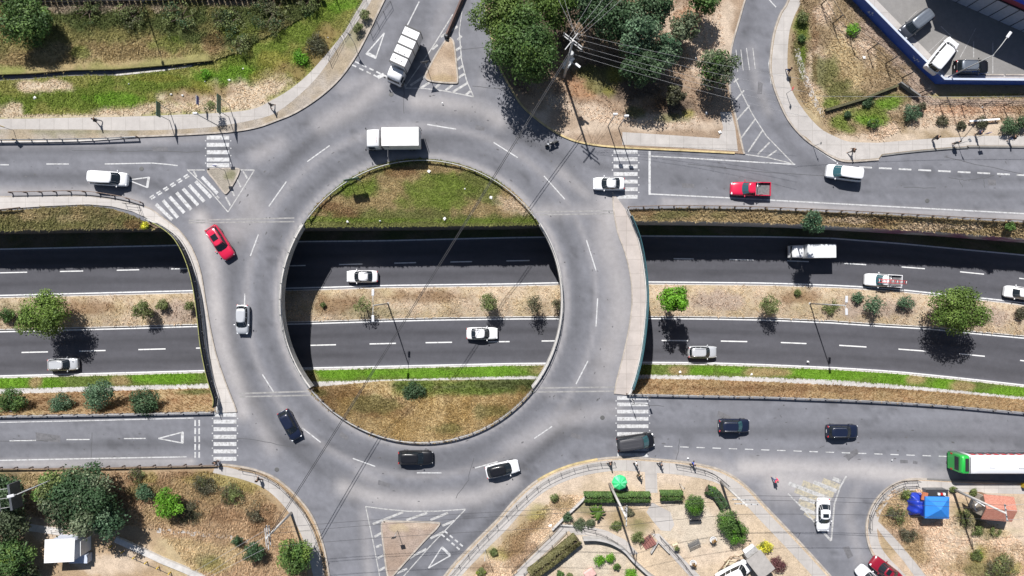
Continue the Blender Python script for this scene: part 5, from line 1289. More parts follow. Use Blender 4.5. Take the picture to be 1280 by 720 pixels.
def car(kind, L, Wd, H, pm, u, v, head, label, z0=0.0, glass='glass', roof=None, sunroof=None, rails=False, dark_rear=False, group='cars on the road', name='car', cat='car', **k):
    """kind: sedan, hatch, suv, van"""
    P = {  # hood profile, glass stations along L: rear base, rear roof, front roof, windscreen base
        'sedan': ([(-.5, .72, .78), (-.488, .84, .90), (-.45, .93, .96), (-.34, .985, .97), (-.2, 1, .96), (0, 1, .945), (.2, .995, .93), (.33, .98, .88), (.42, .93, .81), (.475, .83, .73), (.495, .74, .66), (.5, .66, .60)], -.36, -.185, .07, .235),
        'hatch': ([(-.5, .78, .80), (-.485, .88, .92), (-.44, .95, .98), (-.3, 1, .98), (0, 1, .96), (.22, .99, .95), (.35, .97, .91), (.43, .92, .84), (.48, .82, .75), (.497, .72, .66), (.5, .66, .62)], -.465, -.36, .08, .27),
        'suv': ([(-.5, .80, .90), (-.485, .90, 1.02), (-.44, .96, 1.06), (-.3, 1, 1.06), (0, 1, 1.04), (.2, .99, 1.03), (.35, .97, .99), (.43, .93, .92), (.48, .84, .82), (.497, .74, .72), (.5, .68, .66)], -.475, -.40, .07, .235),
        'van': ([(-.5, .88, 1.0), (-.49, .95, 1.10), (-.46, .98, 1.14), (-.3, 1, 1.14), (0, 1, 1.12), (.25, .99, 1.10), (.37, .97, 1.02), (.45, .92, .90), (.487, .82, .78), (.498, .74, .70), (.5, .68, .66)], -.485, -.455, .17, .335),
    }[kind]
    prof, xr, xk, xf, xw = P
    p = W(u, v, z0 + H * .75); root = empty(name, (p.x, p.y, z0), R(head), label, cat, group)
    mb = MB(); body_loft(mb, L, Wd, prof); mb.build('body', pm, root)
    zb = np.interp(0, [q[0] for q in prof], [q[2] for q in prof]) - .015
    zw = np.interp(xw, [q[0] for q in prof], [q[2] for q in prof]) + .01
    zr = np.interp(xr, [q[0] for q in prof], [q[2] for q in prof]) + .01
    wb, wr = Wd / 2 * .90, Wd / 2 * (.70 if kind != 'van' else .78)
    XR, XK, XF, XW = (q * L for q in (xr, xk, xf, xw)); ze = H - .075
    def ring(fr, rr, w, zf, zre, bulge):
        c = .16 * w
        return [(fr + bulge, 0, zf), (fr + bulge * .6, w * .55, zf), (fr - c, w * .93, zf), ((fr + rr) / 2 + .2, w, (zf + zre) / 2), ((fr + rr) / 2 - .5, w, (zf + zre) / 2), (rr + c, w * .94, zre), (rr - bulge * .2, w * .55, zre), (rr - bulge * .35, 0, zre),
                (rr - bulge * .2, -w * .55, zre), (rr + c, -w * .94, zre), ((fr + rr) / 2 - .5, -w, (zf + zre) / 2), ((fr + rr) / 2 + .2, -w, (zf + zre) / 2), (fr - c, -w * .93, zf), (fr + bulge * .6, -w * .55, zf)]
    r0 = ring(XW, XR, wb, zw - .03, zr - .03, .10); r1 = ring(XF, XK, wr, ze, ze, .06)
    r2 = [(x * .97 + .0, y * .92, H - .03) for x, y, z in r1]; r3 = [(x * .80, y * .62, H) for x, y, z in r1]
    mb = MB(); mb.loft([r0, r1, r2, r3], True, True, True); mb.build('roof', roof or pm, root)
    g = MB()
    for i, j in ((13, 0), (0, 1)): panel(g, r0[i], r0[j], r1[j], r1[i], (.0, .05), .014)
    panel(g, r0[12], r0[13], r1[13], r1[12], (.10, .06), .014); panel(g, r0[1], r0[2], r1[2], r1[1], (.10, .06), .014)
    g.build('windscreen', glass, root)
    g = MB()
    for i, j in ((6, 7), (7, 8)): panel(g, r0[i], r0[j], r1[j], r1[i], (.0, .12), .014)
    panel(g, r0[5], r0[6], r1[6], r1[5], (.12, .12), .014); panel(g, r0[8], r0[9], r1[9], r1[8], (.12, .12), .014)
    g.build('rear_window', 'glass', root)
    for seq in ((2, 3, 4, 5), (9, 10, 11, 12)):
        g = MB()
        for i, j in zip(seq[:-1], seq[1:]): panel(g, r0[i], r0[j], r1[j], r1[i], (.05, .12), .012)
        g.build('side_window', 'glass', root)
    for s in (-1, 1):
        MB().rbox((L * .468, s * Wd * .335, .70 if kind != 'van' else .78), (.20, .30, .12), .045, -s * .35).build('headlight', 'lamp_clear', root)
        MB().rbox((-L * .485, s * Wd * .36, .84 if kind in ('sedan', 'hatch') else .98), (.10, .26, .16), .035, s * .25).build('tail_light', 'lamp_red', root)
        m = MB(); m.rbox((XW - .32, s * (Wd / 2 + .08), zb + .05), (.13, .20, .13), .04); m.build('wing_mirror', pm if k.get('mirror', 1) else 'black_plastic', root)
        if rails:
            MB().tube([(XK + .1, s * wr * .86, H + .0), (XK + .2, s * wr * .86, H + .05), (XF - .25, s * wr * .84, H + .05), (XF - .15, s * wr * .84, H)], .025, 6).build('roof_rail', 'chrome', root)
    MB().rbox((L * .490, 0, .42), (.08, Wd * .60, .16), .03).build('grille', 'black_plastic', root)
    MB().box((-L * .5, 0, .62), (.03, .42, .12)).build('number_plate', 'white_paint', root)
    if sunroof:
        x0, x1 = sunroof; MB().rbox(((x0 + x1) / 2 * L, 0, H + .004), (abs(x1 - x0) * L, wr * 1.25, .03), .012).build('sunroof', 'glass', root)
    if kind == 'van':
        for y in (-.55, 0, .55): MB().rbox(((XR + XF) / 2, y * wr, H + .004), ((XF - XR) * .72, .07, .03), .012).build('roof_rib', roof or pm, root)
    MB().tube([(XW + .06, -.5, zw + .04), (XW - .12, .15, zw + .11)], .012, 4).build('wiper', 'black_plastic', root)
    wheel_parts(root, (L * .305, -L * .295), Wd / 2 - .13, .33 if kind in ('suv', 'van') else .31)
    return root

SED = dict(kind='sedan', L=4.4, Wd=1.76, H=1.45)
car('suv', 4.75, 1.85, 1.62, 'paint_red', 273, 303, -57, 'bright red sport utility car with dark sunroof and silver roof rails heading into the ring', rails=True, sunroof=(-.24, -.06))
car('hatch', 3.85, 1.70, 1.50, 'paint_silver', 301.5, 399.5, -91, 'silvery white hatchback driving down the west bridge')
car('hatch', 4.15, 1.76, 1.45, 'paint_navy', 361, 532, -62, 'dark blue hatchback on the ring beside the zebra crossing')
car('suv', 4.55, 1.86, 1.55, 'paint_black', 519, 573, 0, 'glossy black car on the ring below the grassy bank')
car('hatch', 4.45, 1.80, 1.52, 'paint_white', 628, 587.5, 13, 'white car with a black glass roof leaving the ring', roof='paint_black')
car('van', 4.95, 1.95, 1.85, 'paint_black', 795.5, 554, 8, 'large black people carrier with grey roof driving over the zebra crossing', glass='teal_glass', roof='paint_grey_roof')
car('suv', 4.05, 1.80, 1.62, 'paint_navy', 919, 533, 0, 'navy car on the lower street closest to the zebra crossing', glass='teal_glass', rails=True)
car('suv', 4.1, 1.80, 1.60, 'paint_navy', 1055, 540, 0, 'navy car on the lower street, the one following towards the bus', rails=True)
car('sedan', 4.35, 1.76, 1.48, 'paint_white', 1031, 645, -91, 'white sedan with black sunroof standing on the hatched triangle', sunroof=(-.09, .03))
car('sedan', 4.3, 1.78, 1.46, 'paint_dark_red', 1109, 714, 143, 'dark red sedan at the lower picture edge beside the curved kerb', sunroof=(-.08, .05))
car('sedan', 4.3, 1.76, 1.46, 'paint_white', 1090, 726, 135, 'white car of which only the bonnet shows beside the dark red sedan')
car('van', 4.9, 1.92, 1.95, 'paint_white', 132, 222, -4, 'white panel van approaching the give way triangle from the west')
car('van', 4.6, 1.88, 1.90, 'paint_white', 1058, 215, -188 + 360, 'white panel van on the upper street turning in from the north-east road', glass='teal_glass')
car('sedan', 4.1, 1.74, 1.45, 'paint_white', 761.5, 229, 180, 'white sedan waiting across the upper zebra crossing')
car('sedan', 4.4, 1.76, 1.44, 'paint_white', 452, 345.5, 180, 'white sedan on the sunken highway at the edge of the shade', ZL)
car('sedan', 4.4, 1.76, 1.44, 'paint_white', 602.5, 417, 0, 'white sedan on the sunken highway inside the ring on the sunny carriageway', ZL)
car('suv', 4.0, 1.76, 1.55, 'paint_silver', 879, 440.5, 0, 'silver white car on the highway beside the shadow of the slim tree', ZL, rails=True)
car('hatch', 4.2, 1.78, 1.55, 'paint_silver', 76, 456, 2, 'silver hatchback on the highway below the broad west tree', ZL, rails=True)
car('hatch', 4.2, 1.76, 1.50, 'paint_white', 1277, 366, 173, 'white car cut by the picture edge on the shaded highway', ZL)
GP_ = 'vehicles in the walled car park'
PZ = 1.3
car('van', 4.5, 1.85, 1.70, 'paint_graphite', 1148, 28, -142, 'dark grey van parked nose to the blue wall', PZ, roof='paint_slate', group=GP_)
car('van', 5.1, 1.95, 1.95, 'paint_white', 1182, 67, 51, 'white van parked with its back to the blue wall', PZ, group=GP_)
car('suv', 4.3, 1.85, 1.70, 'paint_black', 1218, 82, 0, 'black sport utility car with grey roof parked under the tall lamp', PZ, roof='paint_slate', rails=True, group=GP_)
car('van', 4.6, 1.85, 1.9, 'paint_white', 919, 719, 28, 'white van at the lower edge beside the grey roofed shed', ZB, group=None)

def pickup(u, v, head, pm, label, z0=0.0, L=5.25, ladder=False, crew=True):
    Wd, H = 1.85, 1.72
    p = W(u, v, z0 + 1.2); root = empty('pickup_truck', (p.x, p.y, z0), R(head), label, 'pickup truck', 'cars on the road')
    prof = [(-.5, .93, .60), (-.49, .96, .62), (-.2, .97, .62), (-.09, .97, .62), (-.085, 1, 1.04), (.15, 1, 1.04), (.28, .985, 1.03), (.40, .95, .96), (.465, .87, .86), (.492, .77, .76), (.5, .68, .68)]
    mb = MB(); body_loft(mb, L, Wd, prof, .32); mb.build('body', pm, root)
    b = MB(); x0, x1 = -L * .5, -L * .105; w = Wd / 2 * .97
    for s in (-1, 1): b.rbox(((x0 + x1) / 2, s * (w - .05), .80), (x1 - x0, .10, .46), .03)
    b.rbox((x1 - .04, 0, .82), (.08, 2 * w - .2, .46), .02)
    b.build('bed_side', pm, root)
    MB().rbox((x0 + .04, 0, .80), (.08, 2 * w - .2, .44), .02).build('tailgate', pm, root)
    MB().box(((x0 + x1) / 2, 0, .655), (x1 - x0 - .18, 2 * w - .22, .03)).build('bed_floor', 'rubber_mat', root)
    xs = (-.10, -.07, .09, .22) if crew else (-.05, 0, .09, .22)
    XR, XK, XF, XW = (q * L for q in xs); wb, wr = Wd / 2 * .9, Wd / 2 * .74; zb = 1.02
    def ring(fr, rr, w_, z, bu): return [(fr + bu, 0, z), (fr + bu * .6, w_ * .55, z), (fr - .1, w_ * .94, z), ((fr + rr) / 2, w_, z), (rr + .06, w_ * .95, z), (rr, 0, z), (rr + .06, -w_ * .95, z), ((fr + rr) / 2, -w_, z), (fr - .1, -w_ * .94, z), (fr + bu * .6, -w_ * .55, z)]
    r0 = ring(XW, XR, wb, zb, .1); r1 = ring(XF, XK, wr, H - .07, .06); r2 = [(x, y * .9, H - .02) for x, y, z in r1]; r3 = [(x * .8, y * .6, H) for x, y, z in r1]
    MB().loft([r0, r1, r2, r3], True, True, True).build('roof', pm, root)
    g = MB()
    for i, j in ((9, 0), (0, 1)): panel(g, r0[i], r0[j], r1[j], r1[i], (0, .05), .014)
    panel(g, r0[8], r0[9], r1[9], r1[8], (.1, .06), .014); panel(g, r0[1], r0[2], r1[2], r1[1], (.1, .06), .014); g.build('windscreen', 'teal_glass', root)
    g = MB()
    for i, j in ((4, 5), (5, 6)): panel(g, r0[i], r0[j], r1[j], r1[i], (.05, .15), .012)
    g.build('rear_window', 'glass', root)
    for q in ((2, 3, 4), (6, 7, 8)):
        g = MB()
        for i, j in zip(q[:-1], q[1:]): panel(g, r0[i], r0[j], r1[j], r1[i], (.06, .14), .012)
        g.build('side_window', 'glass', root)
    for s in (-1, 1):
        MB().rbox((L * .468, s * Wd * .33, .80), (.2, .3, .14), .045, -s * .35).build('headlight', 'lamp_clear', root)
        MB().rbox((-L * .495, s * Wd * .43, .80), (.08, .12, .26), .03).build('tail_light', 'lamp_red', root)
        MB().rbox((XW - .3, s * (Wd / 2 + .1), 1.08), (.13, .22, .15), .04).build('wing_mirror', pm, root)
    MB().rbox((L * .490, 0, .52), (.08, Wd * .6, .2), .03).build('grille', 'black_plastic', root)
    hoop = MB(); hoop.tube([(x1 - .12, -w * .86, .8), (x1 - .14, -w * .86, 1.45), (x1 - .14, w * .86, 1.45), (x1 - .12, w * .86, .8)], .035, 7)
    for s in (-1, 1): hoop.tube([(x1 - .14, s * w * .8, 1.42), (x1 - .75, s * w * .86, 1.02)], .03, 6)
    hoop.build('roll_bar', 'chrome', root)
    wheel_parts(root, (L * .31, -L * .29), Wd / 2 - .13, .37, .25)
    return root, (x0, x1, w, H)
mat('rubber_mat', (0.12, 0.12, 0.125), .8, var=.3, scale=4)
pickup(939.5, 235.5, 179, 'paint_red', 'bright red pickup truck with an empty bed on the upper street')
pk, (x0_, x1_, w_, H_) = pickup(1106, 350.5, 176.5, 'paint_white', 'white pickup truck carrying a red ladder on the sunken highway', ZL, 5.2)
# the ladder and its rack are cargo
lad = empty('ladder', pk.location, pk.rotation_euler.z, 'red and white ladder lying on the white pickup truck', 'ladder')
mat('ladder_red', (0.55, 0.05, 0.06), .5)
for s in (-1, 1): MB().tube([(-3.0, .12 + s * .22, 1.47), (1.3, .12 + s * .22, 1.92)], .04, 6).build('side_rail', 'ladder_red', lad)
for i in range(13):
    x = -2.9 + i * .335; z = 1.47 + (x + 3.0) * .45 / 4.3
    MB().tube([(x, -.10, z), (x, .34, z)], .035, 5).build('rung', 'ladder_red' if i % 2 else 'white_paint', lad)

def truck(u, v, zref, head, label, L, Wd, Hc, Hb, cabL, box_m, straps=0, z0=0.0, cab_m='paint_white', gap=.18, tilt_cab=True, group='cars on the road', tarp=False):
    p = W(u, v, z0 + zref); root = empty('truck', (p.x, p.y, z0), R(head), label, 'truck', group)
    xF = L / 2; xc = xF - cabL; w = Wd / 2 * .94
    m = MB(); prof = [(xc, 1.0, Hc - .12), (xc + .06, 1, Hc - .03), (xc + cabL * .45, 1, Hc), (xF - .42, .98, Hc - .06), (xF - .28, .97, Hc - .28)]
    rings = []
    for x, f, z in [(xc, 1, Hc - .12), (xc + .08, 1, Hc - .02), (xc + cabL * .40, 1, Hc), (xF - .55, .98, Hc - .05), (xF - .34, .97, Hc - .26), (xF - .10, .97, 1.35), (xF - .02, .96, 1.15), (xF, .93, .95)]:
        yy = w * f
        rings.append([(x, 0, z + .02), (x, yy * .82, z), (x, yy * .97, z - .10), (x, yy, min(z - .14, 1.1)), (x, yy, .48), (x, 0, .46), (x, -yy, .48), (x, -yy, min(z - .14, 1.1)), (x, -yy * .97, z - .10), (x, -yy * .82, z)])
    m.loft(rings, True, True, True).build('cab', cab_m, root)
    g = MB(); panel(g, (xF - .10, -w * .9, 1.38), (xF - .10, w * .9, 1.38), (xF - .36, w * .84, Hc - .30), (xF - .36, -w * .84, Hc - .30), (.0, .02), .02); g.build('windscreen', 'glass', root)
    for s in (-1, 1):
        g = MB(); g.box((xc + cabL * .55, s * (w + .006), (1.25 + Hc - .3) / 2), (cabL * .45, .012, Hc - .3 - 1.25)); g.build('side_window', 'glass', root)
        q = MB(); q.tube([(xF - .25, s * w, Hc - .5), (xF - .1, s * (w + .22), Hc - .5)], .02, 5); q.rbox((xF - .1, s * (w + .24), Hc - .75), (.08, .2, .42), .03); q.build('wing_mirror', 'black_plastic', root)
        MB().rbox((xF - .02, s * w * .72, .78), (.08, .32, .2), .03).build('headlight', 'lamp_clear', root)
        MB().rbox((-xF + .03, s * w * .8, .72), (.06, .2, .16), .02).build('tail_light', 'lamp_red', root)
    MB().rbox((xF - .02, 0, .56), (.14, Wd * .9, .26), .04).build('bumper', 'black_plastic', root)
    ch = MB(); ch.box((-.1, 0, .72), (L - .5, .8, .2)); ch.build('chassis', 'dark_steel', root)
    bx0, bx1 = -xF, xc - gap; bz = .95
    b = MB(); b.rbox(((bx0 + bx1) / 2, 0, (bz + Hb) / 2), (bx1 - bx0, Wd, Hb - bz), .05 if not tarp else .10, seg=2 if not tarp else 3); b.build('cargo_box', box_m, root)
    for i in range(straps):
        x = bx0 + .05 + (bx1 - bx0 - .1) * i / (straps - 1); s_ = MB()
        s_.box((x, 0, Hb + .02), (.19, Wd + .06, .07))
        for s in (-1, 1): s_.box((x, s * (Wd / 2 + .015), (bz + Hb) / 2), (.07, .035, Hb - bz))
        s_.build('strap', 'black_plastic', root)
    wheel_parts(root, (xF - .75, -xF + 1.25), Wd / 2 - .2, .42, .3)
    return root, bx0, bx1, Hb
mat('box_white', (0.64, 0.64, 0.65), .4, var=.08, scale=1.5)
mat('tarp_white', (0.66, 0.65, 0.635), .6, var=.12, scale=1.2, bump=.25)
mat('box_grey', (0.62, 0.63, 0.64), .5, var=.1, scale=2)
t, bx0, bx1, Hb = truck(503, 68, 2.9, -114.5, 'white box truck with dark roof straps coming down the north road', 7.0, 2.1, 2.35, 3.35, 1.75, 'box_white', 5)
for x in np.linspace(bx0 + .6, bx1 - .6, 5):
    for y in (-.45, .4): MB().lathe([(.07, 0), (.07, .04)], (x, y, Hb), 8).build('roof_vent', 'rubber_mat', t)
t, bx0, bx1, Hb = truck(489, 171.5, 2.9, 180.5, 'white lorry with a pale tarpaulin load at the top of the ring', 7.2, 2.45, 2.55, 3.25, 1.95, 'tarp_white', 0, gap=.42, tarp=True)
rk = MB()
for y in (-1.2, 1.2): rk.tube([(bx1 + .05, y, 1.0), (bx1 + .05, y, 3.0)], .05, 6)
rk.tube([(bx1 + .05, -1.2, 3.0), (bx1 + .05, 1.2, 3.0)], .05, 6); rk.tube([(bx1 + .05, 1.2, 3.05), (bx1 - 1.0, 1.28, 3.1)], .05, 6); rk.tube([(bx0 - .1, -1.22, 1.0), (bx0 - .1, -1.22, 3.2)], .04, 6); rk.build('rack', 'dark_steel', t)
for y in (-.3, -.1, .1, .3, .5): MB().box((2.0, y, 2.58), (.06, .05, .05)).build('marker_light', 'lamp_red', t)
truck(1017, 314, 2.3, 180.5, 'small white delivery truck half in the shade of the highway wall', 5.9, 1.9, 2.0, 2.75, 1.75, 'box_grey', 0, ZL)

def bus():
    L, Wd, H = 11.2, 2.38, 3.15
    p = W(1193 + 51.5, 579, 2.2); root = empty('bus', (p.x + .55, p.y, 0), 0, 'white and green city bus at the stop on the lower street', 'bus', 'cars on the road')
    def shell(x0, x1, name, m):
        rings = []
        for x in np.linspace(x0, x1, 9):
            e = min(1, (L / 2 - abs(x)) / .35); f = .90 + .10 * math.sqrt(max(0, e)); zt = H - .22 * (1 - math.sqrt(max(0, e)))
            w = Wd / 2 * f
            rings.append([(x, 0, zt), (x, w * .86, zt - .02), (x, w * .97, zt - .14), (x, w, zt - .5), (x, w, .36), (x, 0, .34), (x, -w, .36), (x, -w, zt - .5), (x, -w * .97, zt - .14), (x, -w * .86, zt - .02)])
        MB().loft(rings, True, True, True).build(name, m, root)
    mat('bus_white', (0.68, 0.68, 0.70), .35, coat=.5)
    shell(-L / 2 + 1.02, L / 2, 'body', 'bus_white'); shell(-L / 2, -L / 2 + 1.02, 'rear_body', 'paint_green')
    # dark engine cover across the green tail, grey roof edge behind it
    MB().rbox((-L / 2 + .72, 0, H - .02), (.46, Wd * .70, .12), .04).build('roof_grille', 'black_plastic', root)
    MB().rbox((-L / 2 + 1.12, 0, H + .0), (.16, Wd * .86, .06), .02).build('roof_rib', 'rubber_mat', root)
    MB().rbox((-L / 2 + .15, 0, H - .12), (.20, Wd * .8, .10), .03).build('roof_edge', 'paint_green', root)
    for s in (-1, 1):
        g = MB(); n = 7
        for i in range(n):
            x = -L / 2 + 1.6 + i * 1.36; g.box((x + .6, s * (Wd / 2 + .004), 1.80), (1.22, .02, 1.1))
        g.build('window_band', 'glass', root)
        [MB().box((-L / 2 + 1.9 + q * 1.0, s * (Wd / 2 + .010), 2.42), (.62, .03, .62), 0, 1, s * .0).build('red_stripe', 'lamp_red', root) for q in range(9)]
        MB().rbox((L / 2 - .05, s * .9, .8), (.1, .35, .2), .03).build('headlight', 'lamp_clear', root); MB().rbox((-L / 2 + .03, s * 1.0, 1.1), (.08, .22, .4), .03).build('tail_light', 'lamp_red', root)
        MB().rbox((L / 2 + .18, s * 1.32, 2.4), (.12, .22, .5), .04).build('wing_mirror', 'black_plastic', root)
    g = MB(); g.box((L / 2 + .01, 0, 1.9), (.03, Wd * .82, 1.3)); g.build('windscreen', 'glass', root)
    g = MB(); g.box((-L / 2 - .008, 0, 2.2), (.03, Wd * .72, .8)); g.build('rear_window', 'glass', root)
    MB().rbox((2.2, 0, H + .04), (.85, .85, .12), .04).build('roof_hatch', 'box_white', root)
    MB().rbox((-1.6, 0, H + .03), (.7, .7, .09), .03).build('roof_hatch', 'box_white', root)
    MB().box((0, 0, H + .006), (L - 2.6, .03, .02)).build('roof_seam', 'box_grey', root)
    wheel_parts(root, (L / 2 - 2.4, -L / 2 + 2.9), Wd / 2 - .2, .48, .3)
bus()

def motorbike(u, v, head, label):
    p = W(u, v, .6); root = empty('motorcycle', (p.x, p.y, 0), R(head), label, 'motorcycle')
    for x in (.68, -.68): 
        o = MB().lathe([(.20, -.06), (.29, -.06), (.31, 0), (.29, .06), (.20, .06)], (x, 0, .31), 18, 'Y').build('wheel', 'tyre', root)
        MB().lathe([(.03, -.05), (.2, -.03), (.2, .03), (.03, .05)], (x, 0, .31), 14, 'Y').build('rim', 'rim', o)
    m = MB(); m.rbox((.0, 0, .48), (.55, .26, .36), .08); m.tube([(.68, .09, .31), (.42, .09, .95)], .03, 6); m.tube([(.68, -.09, .31), (.42, -.09, .95)], .03, 6); m.tube([(-.68, .1, .31), (-.1, .1, .45)], .03, 6); m.tube([(-.68, -.1, .31), (-.1, -.1, .45)], .03, 6); m.build('frame', 'dark_steel', root)
    MB().rbox((.18, 0, .80), (.52, .30, .24), .10, seg=3).build('fuel_tank', 'paint_black', root)
    MB().rbox((-.38, 0, .80), (.70, .26, .12), .05, seg=3).build('seat', 'black_plastic', root)
    MB().tube([(.28, .38, .98), (.40, .22, 1.02), (.42, 0, .98), (.40, -.22, 1.02), (.28, -.38, .98)], .02, 6).build('handlebar', 'chrome', root)
    MB().rbox((.56, 0, .86), (.14, .2, .2), .05).build('headlight', 'lamp_clear', root)
    MB().tube([(.1, -.16, .3), (-.8, -.2, .42)], .05, 8).build('exhaust', 'chrome', root)
    return root
motorbike(690, 179, 200, 'black motorcycle in the tree shade by the yellow kerb')
# ------------------------------------------------------------------ guardrails, railings, fences
def guardrail(pts, label, z=.02, m='steel', side=1, post_m='rusty_steel', step=2.0, h=.72, wp=None):
    """corrugated beam on posts; side = which side of the line the beam faces"""
    P = wp or [W(u, v, z + h * .8) for u, v in pts]
    P = [Vector((p.x, p.y, 0)) for p in P]; o0 = Vector((P[len(P) // 2].x, P[len(P) // 2].y, z))
    root = empty('guardrail', o0, 0, label, 'guardrail')
    prof = [(.00, .31), (.06, .25), (.06, .20), (.00, .16), (.00, .14), (.06, .10), (.06, .05), (.00, 0), (-.02, 0), (.03, .06), (.03, .09), (-.02, .14), (-.02, .16), (.03, .21), (.03, .24), (-.02, .31)]
    rings = []
    for i, p in enumerate(P):
        d = (P[min(i + 1, len(P) - 1)] - P[max(i - 1, 0)]).normalized(); n = Vector((-d.y, d.x, 0)) * side
        rings.append([p - Vector((o0.x, o0.y, 0)) + n * (a + .06) + Vector((0, 0, h - .31 + b)) for a, b in prof])
    MB().loft(rings, sm=False).build('beam', m, root)
    key = ('gpost', h)
    if key not in SHARED: SHARED[key] = MB().box((0, 0, h / 2 - .1), (.12, .14, h + .16)).box((.09, 0, h - .17), (.10, .12, .2)).mesh('post')
    for p, d in walk(P, step)[:100]:
        q = link('post', SHARED[key], post_m, root, p - Vector((o0.x, o0.y, 0)))
        n = Vector((-d.y, d.x, 0)) * side; q.rotation_euler = (0, 0, math.atan2(n.y, n.x))
    return root
guardrail([(-60, 174.5), (0, 174), (60, 173.5), (120, 172.5), (170, 170.5)], 'black guardrail with pale top along the upper kerb by the yellow diamond sign', .1, 'pole_grey', -1)
guardrail(smooth([(11, 240.5), (45, 240), (90, 239), (120, 241), (150, 246), (175, 253)], 3), 'rusty guardrail following the curve of the ramp beside the white panel van', .1, 'rusty_steel', 1)
guardrail([(-30, 265), (0, 262.5), (24, 260)], 'short rusty guardrail stub at the start of the ramp lawn', .05, 'rusty_steel', 1, step=1.5)
guardrail([(-60, 586.5), (0, 585.5), (130, 584), (268, 581)], 'long dark guardrail between the lower street and the rust brown weeds', .1, 'rusty_steel', -1)
guardrail([(-60, 521), (0, 520), (130, 518), (264, 515.3)], 'guardrail above the row of round bushes', 0, 'steel', -1)
guardrail(smooth([(786, 259), (850, 257.5), (960, 259.5), (1100, 266), (1200, 272), (1280, 276), (1340, 281)], 3), 'rusty guardrail between the upper street and the retaining wall', 0, 'rusty_steel', 1)
guardrail(smooth([(784, 492.5), (880, 494.5), (960, 496), (1000, 497.5), (1080, 500.5), (1180, 506.5), (1280, 515.5), (1340, 521)], 3), 'long galvanised guardrail on top of the brown bank by the lower street', 0, 'steel', -1)
guardrail(arc(180 + 39, 360 - 39, RR + 1, 44), 'guardrail around the lower inside edge of the ring beside the glossy black car', 0, 'steel', -1)
guardrail(arc(180 - 36, 36, RR - 1, 44), 'guardrail around the upper inside edge of the ring above the lawn', 0, 'pole_grey', 1)

def rail_fence(pts, label, h=1.0, z=ZB, rails=(1.0, .55, .15), step=1.8, m='dark_steel', cat='railing', name='railing'):
    P = [W(u, v, z + h * .7) for u, v in pts]; P = [Vector((p.x, p.y, 0)) for p in P]; o0 = Vector((P[0].x, P[0].y, z))
    root = empty(name, o0, 0, label, cat); Q = [p - Vector((o0.x, o0.y, 0)) for p in P]
    for q in rails: MB().tube([p + Vector((0, 0, h * q)) for p in Q], .024, 5).build('rail', m, root)
    key = ('rpost', h, m)
    if key not in SHARED: SHARED[key] = MB().tube([(0, 0, -.1), (0, 0, h)], .032, 6).mesh('post')
    for p, d in walk(Q, step)[:100]: link('post', SHARED[key], m, root, p)
    return root
RS = smooth([(562, 722), (598, 681), (630, 649), (652, 627), (678, 605), (708, 590), (740, 581.5), (769, 579)], 3)
rail_fence(RS, 'pedestrian railing along the yellow kerb leading up to the zebra crossing', 1.0, ZB, (1.0, .5))
rail_fence(smooth([(846, 581.5), (860, 584), (885, 590), (900, 598), (912, 608)], 3), 'pedestrian railing on the plaza corner beside a person in blue', 1.0)
rail_fence(smooth([(299, 587), (318, 591), (340, 602), (360, 619), (378, 640), (392, 666), (402, 700), (405, 722)], 3), 'pedestrian railing around the curved pavement below the long guardrail', 1.0)
rail_fence(smooth([(1150, 602), (1130, 603.5), (1113, 612), (1099, 627), (1090, 646), (1089, 662)], 3), 'pedestrian railing curving round the corner with the blue tent', 1.0)
rail_fence([(1149, 609), (1133, 609), (1118, 616)], 'short inner railing on the footway corner above the blue tent', .9, ZB, (1.0, .5))
rail_fence([(456, -4), (441, 20), (428, 43)], 'dark railing beside the curved pavement at the top edge', 1.0)
rail_fence([(426, 46), (411, 76)], 'lower section of dark railing by the brown scrub', 1.0, step=2.2)
rail_fence([(488, 2), (477, 18), (463, 41)], 'kerb railing opposite the white box truck', .9, ZB, (1.0, .55))
rail_fence([(154, 254), (172, 256), (177, 270)], 'thin railing closing off the end of the ramp lawn', .9, ZB, (1.0, .5))
rail_fence([(640, 715), (668, 688), (690, 668), (702, 655)], 'outer railing of the sloping plaza walk', 1.0, ZB, (1.0, .5), 2.4)
rail_fence([(655, 719), (684, 690), (708, 666)], 'inner railing of the sloping plaza walk next to the olive hedge', 1.0, ZB, (1.0, .5), 2.4)
rail_fence([(800, 682), (818, 664)], 'railing at the head of the reddish steps', .9, ZB, (1.0, .5), 1.0)
rail_fence(smooth([(730, 663), (750, 668), (768, 677), (784, 690)], 3), 'railing along the curved plaza ditch', .9, ZB, (1.0, .5), 1.6)
rail_fence([(826, 672), (850, 698), (868, 722)], 'dark railing beside the straight pale plaza path', .9, ZB, (1.0, .5), 1.6)

def post_fence(pts, label, h, step=2.6, z=ZB, m='rusty_steel', wires=(.95, .5, .1)):
    P = [W(u, v, z) for u, v in pts]; o0 = P[0].copy(); root = empty('wire_fence', o0, 0, label, 'fence'); Q = [p - o0 for p in P]
    for p, d in walk(Q, step): MB().tube([p + Vector((0, 0, -.1)), p + Vector((0, 0, h))], .075, 5).build('post', m, root)
    for w in wires: MB().tube([p + Vector((0, 0, h * w)) for p in Q], .03, 4).build('wire', 'wire', root)
    return root
post_fence([(1026, 6), (1042, 32), (1060, 47), (1090, 68), (1122, 92), (1146, 118)], 'wire fence on bent steel posts running down below the blue wall', 2.9, 3.2, m='dark_steel', wires=(1.0, .5, .05))
post_fence([(1152, 120), (1164, 131), (1280, 133)], 'wire fence on rusty posts behind the strip of reddish earth', 2.2, 3.0)
post_fence([(-60, 6), (100, 5), (250, 3), (420, -2)], 'wire fence along the very top of the upper slope', 1.8, 4.5, .3)
wl_ = empty('fence_board', W(200, 1, .3), 0, 'long brown board fence at the top edge above the thickets', 'fence')
mb = MB()
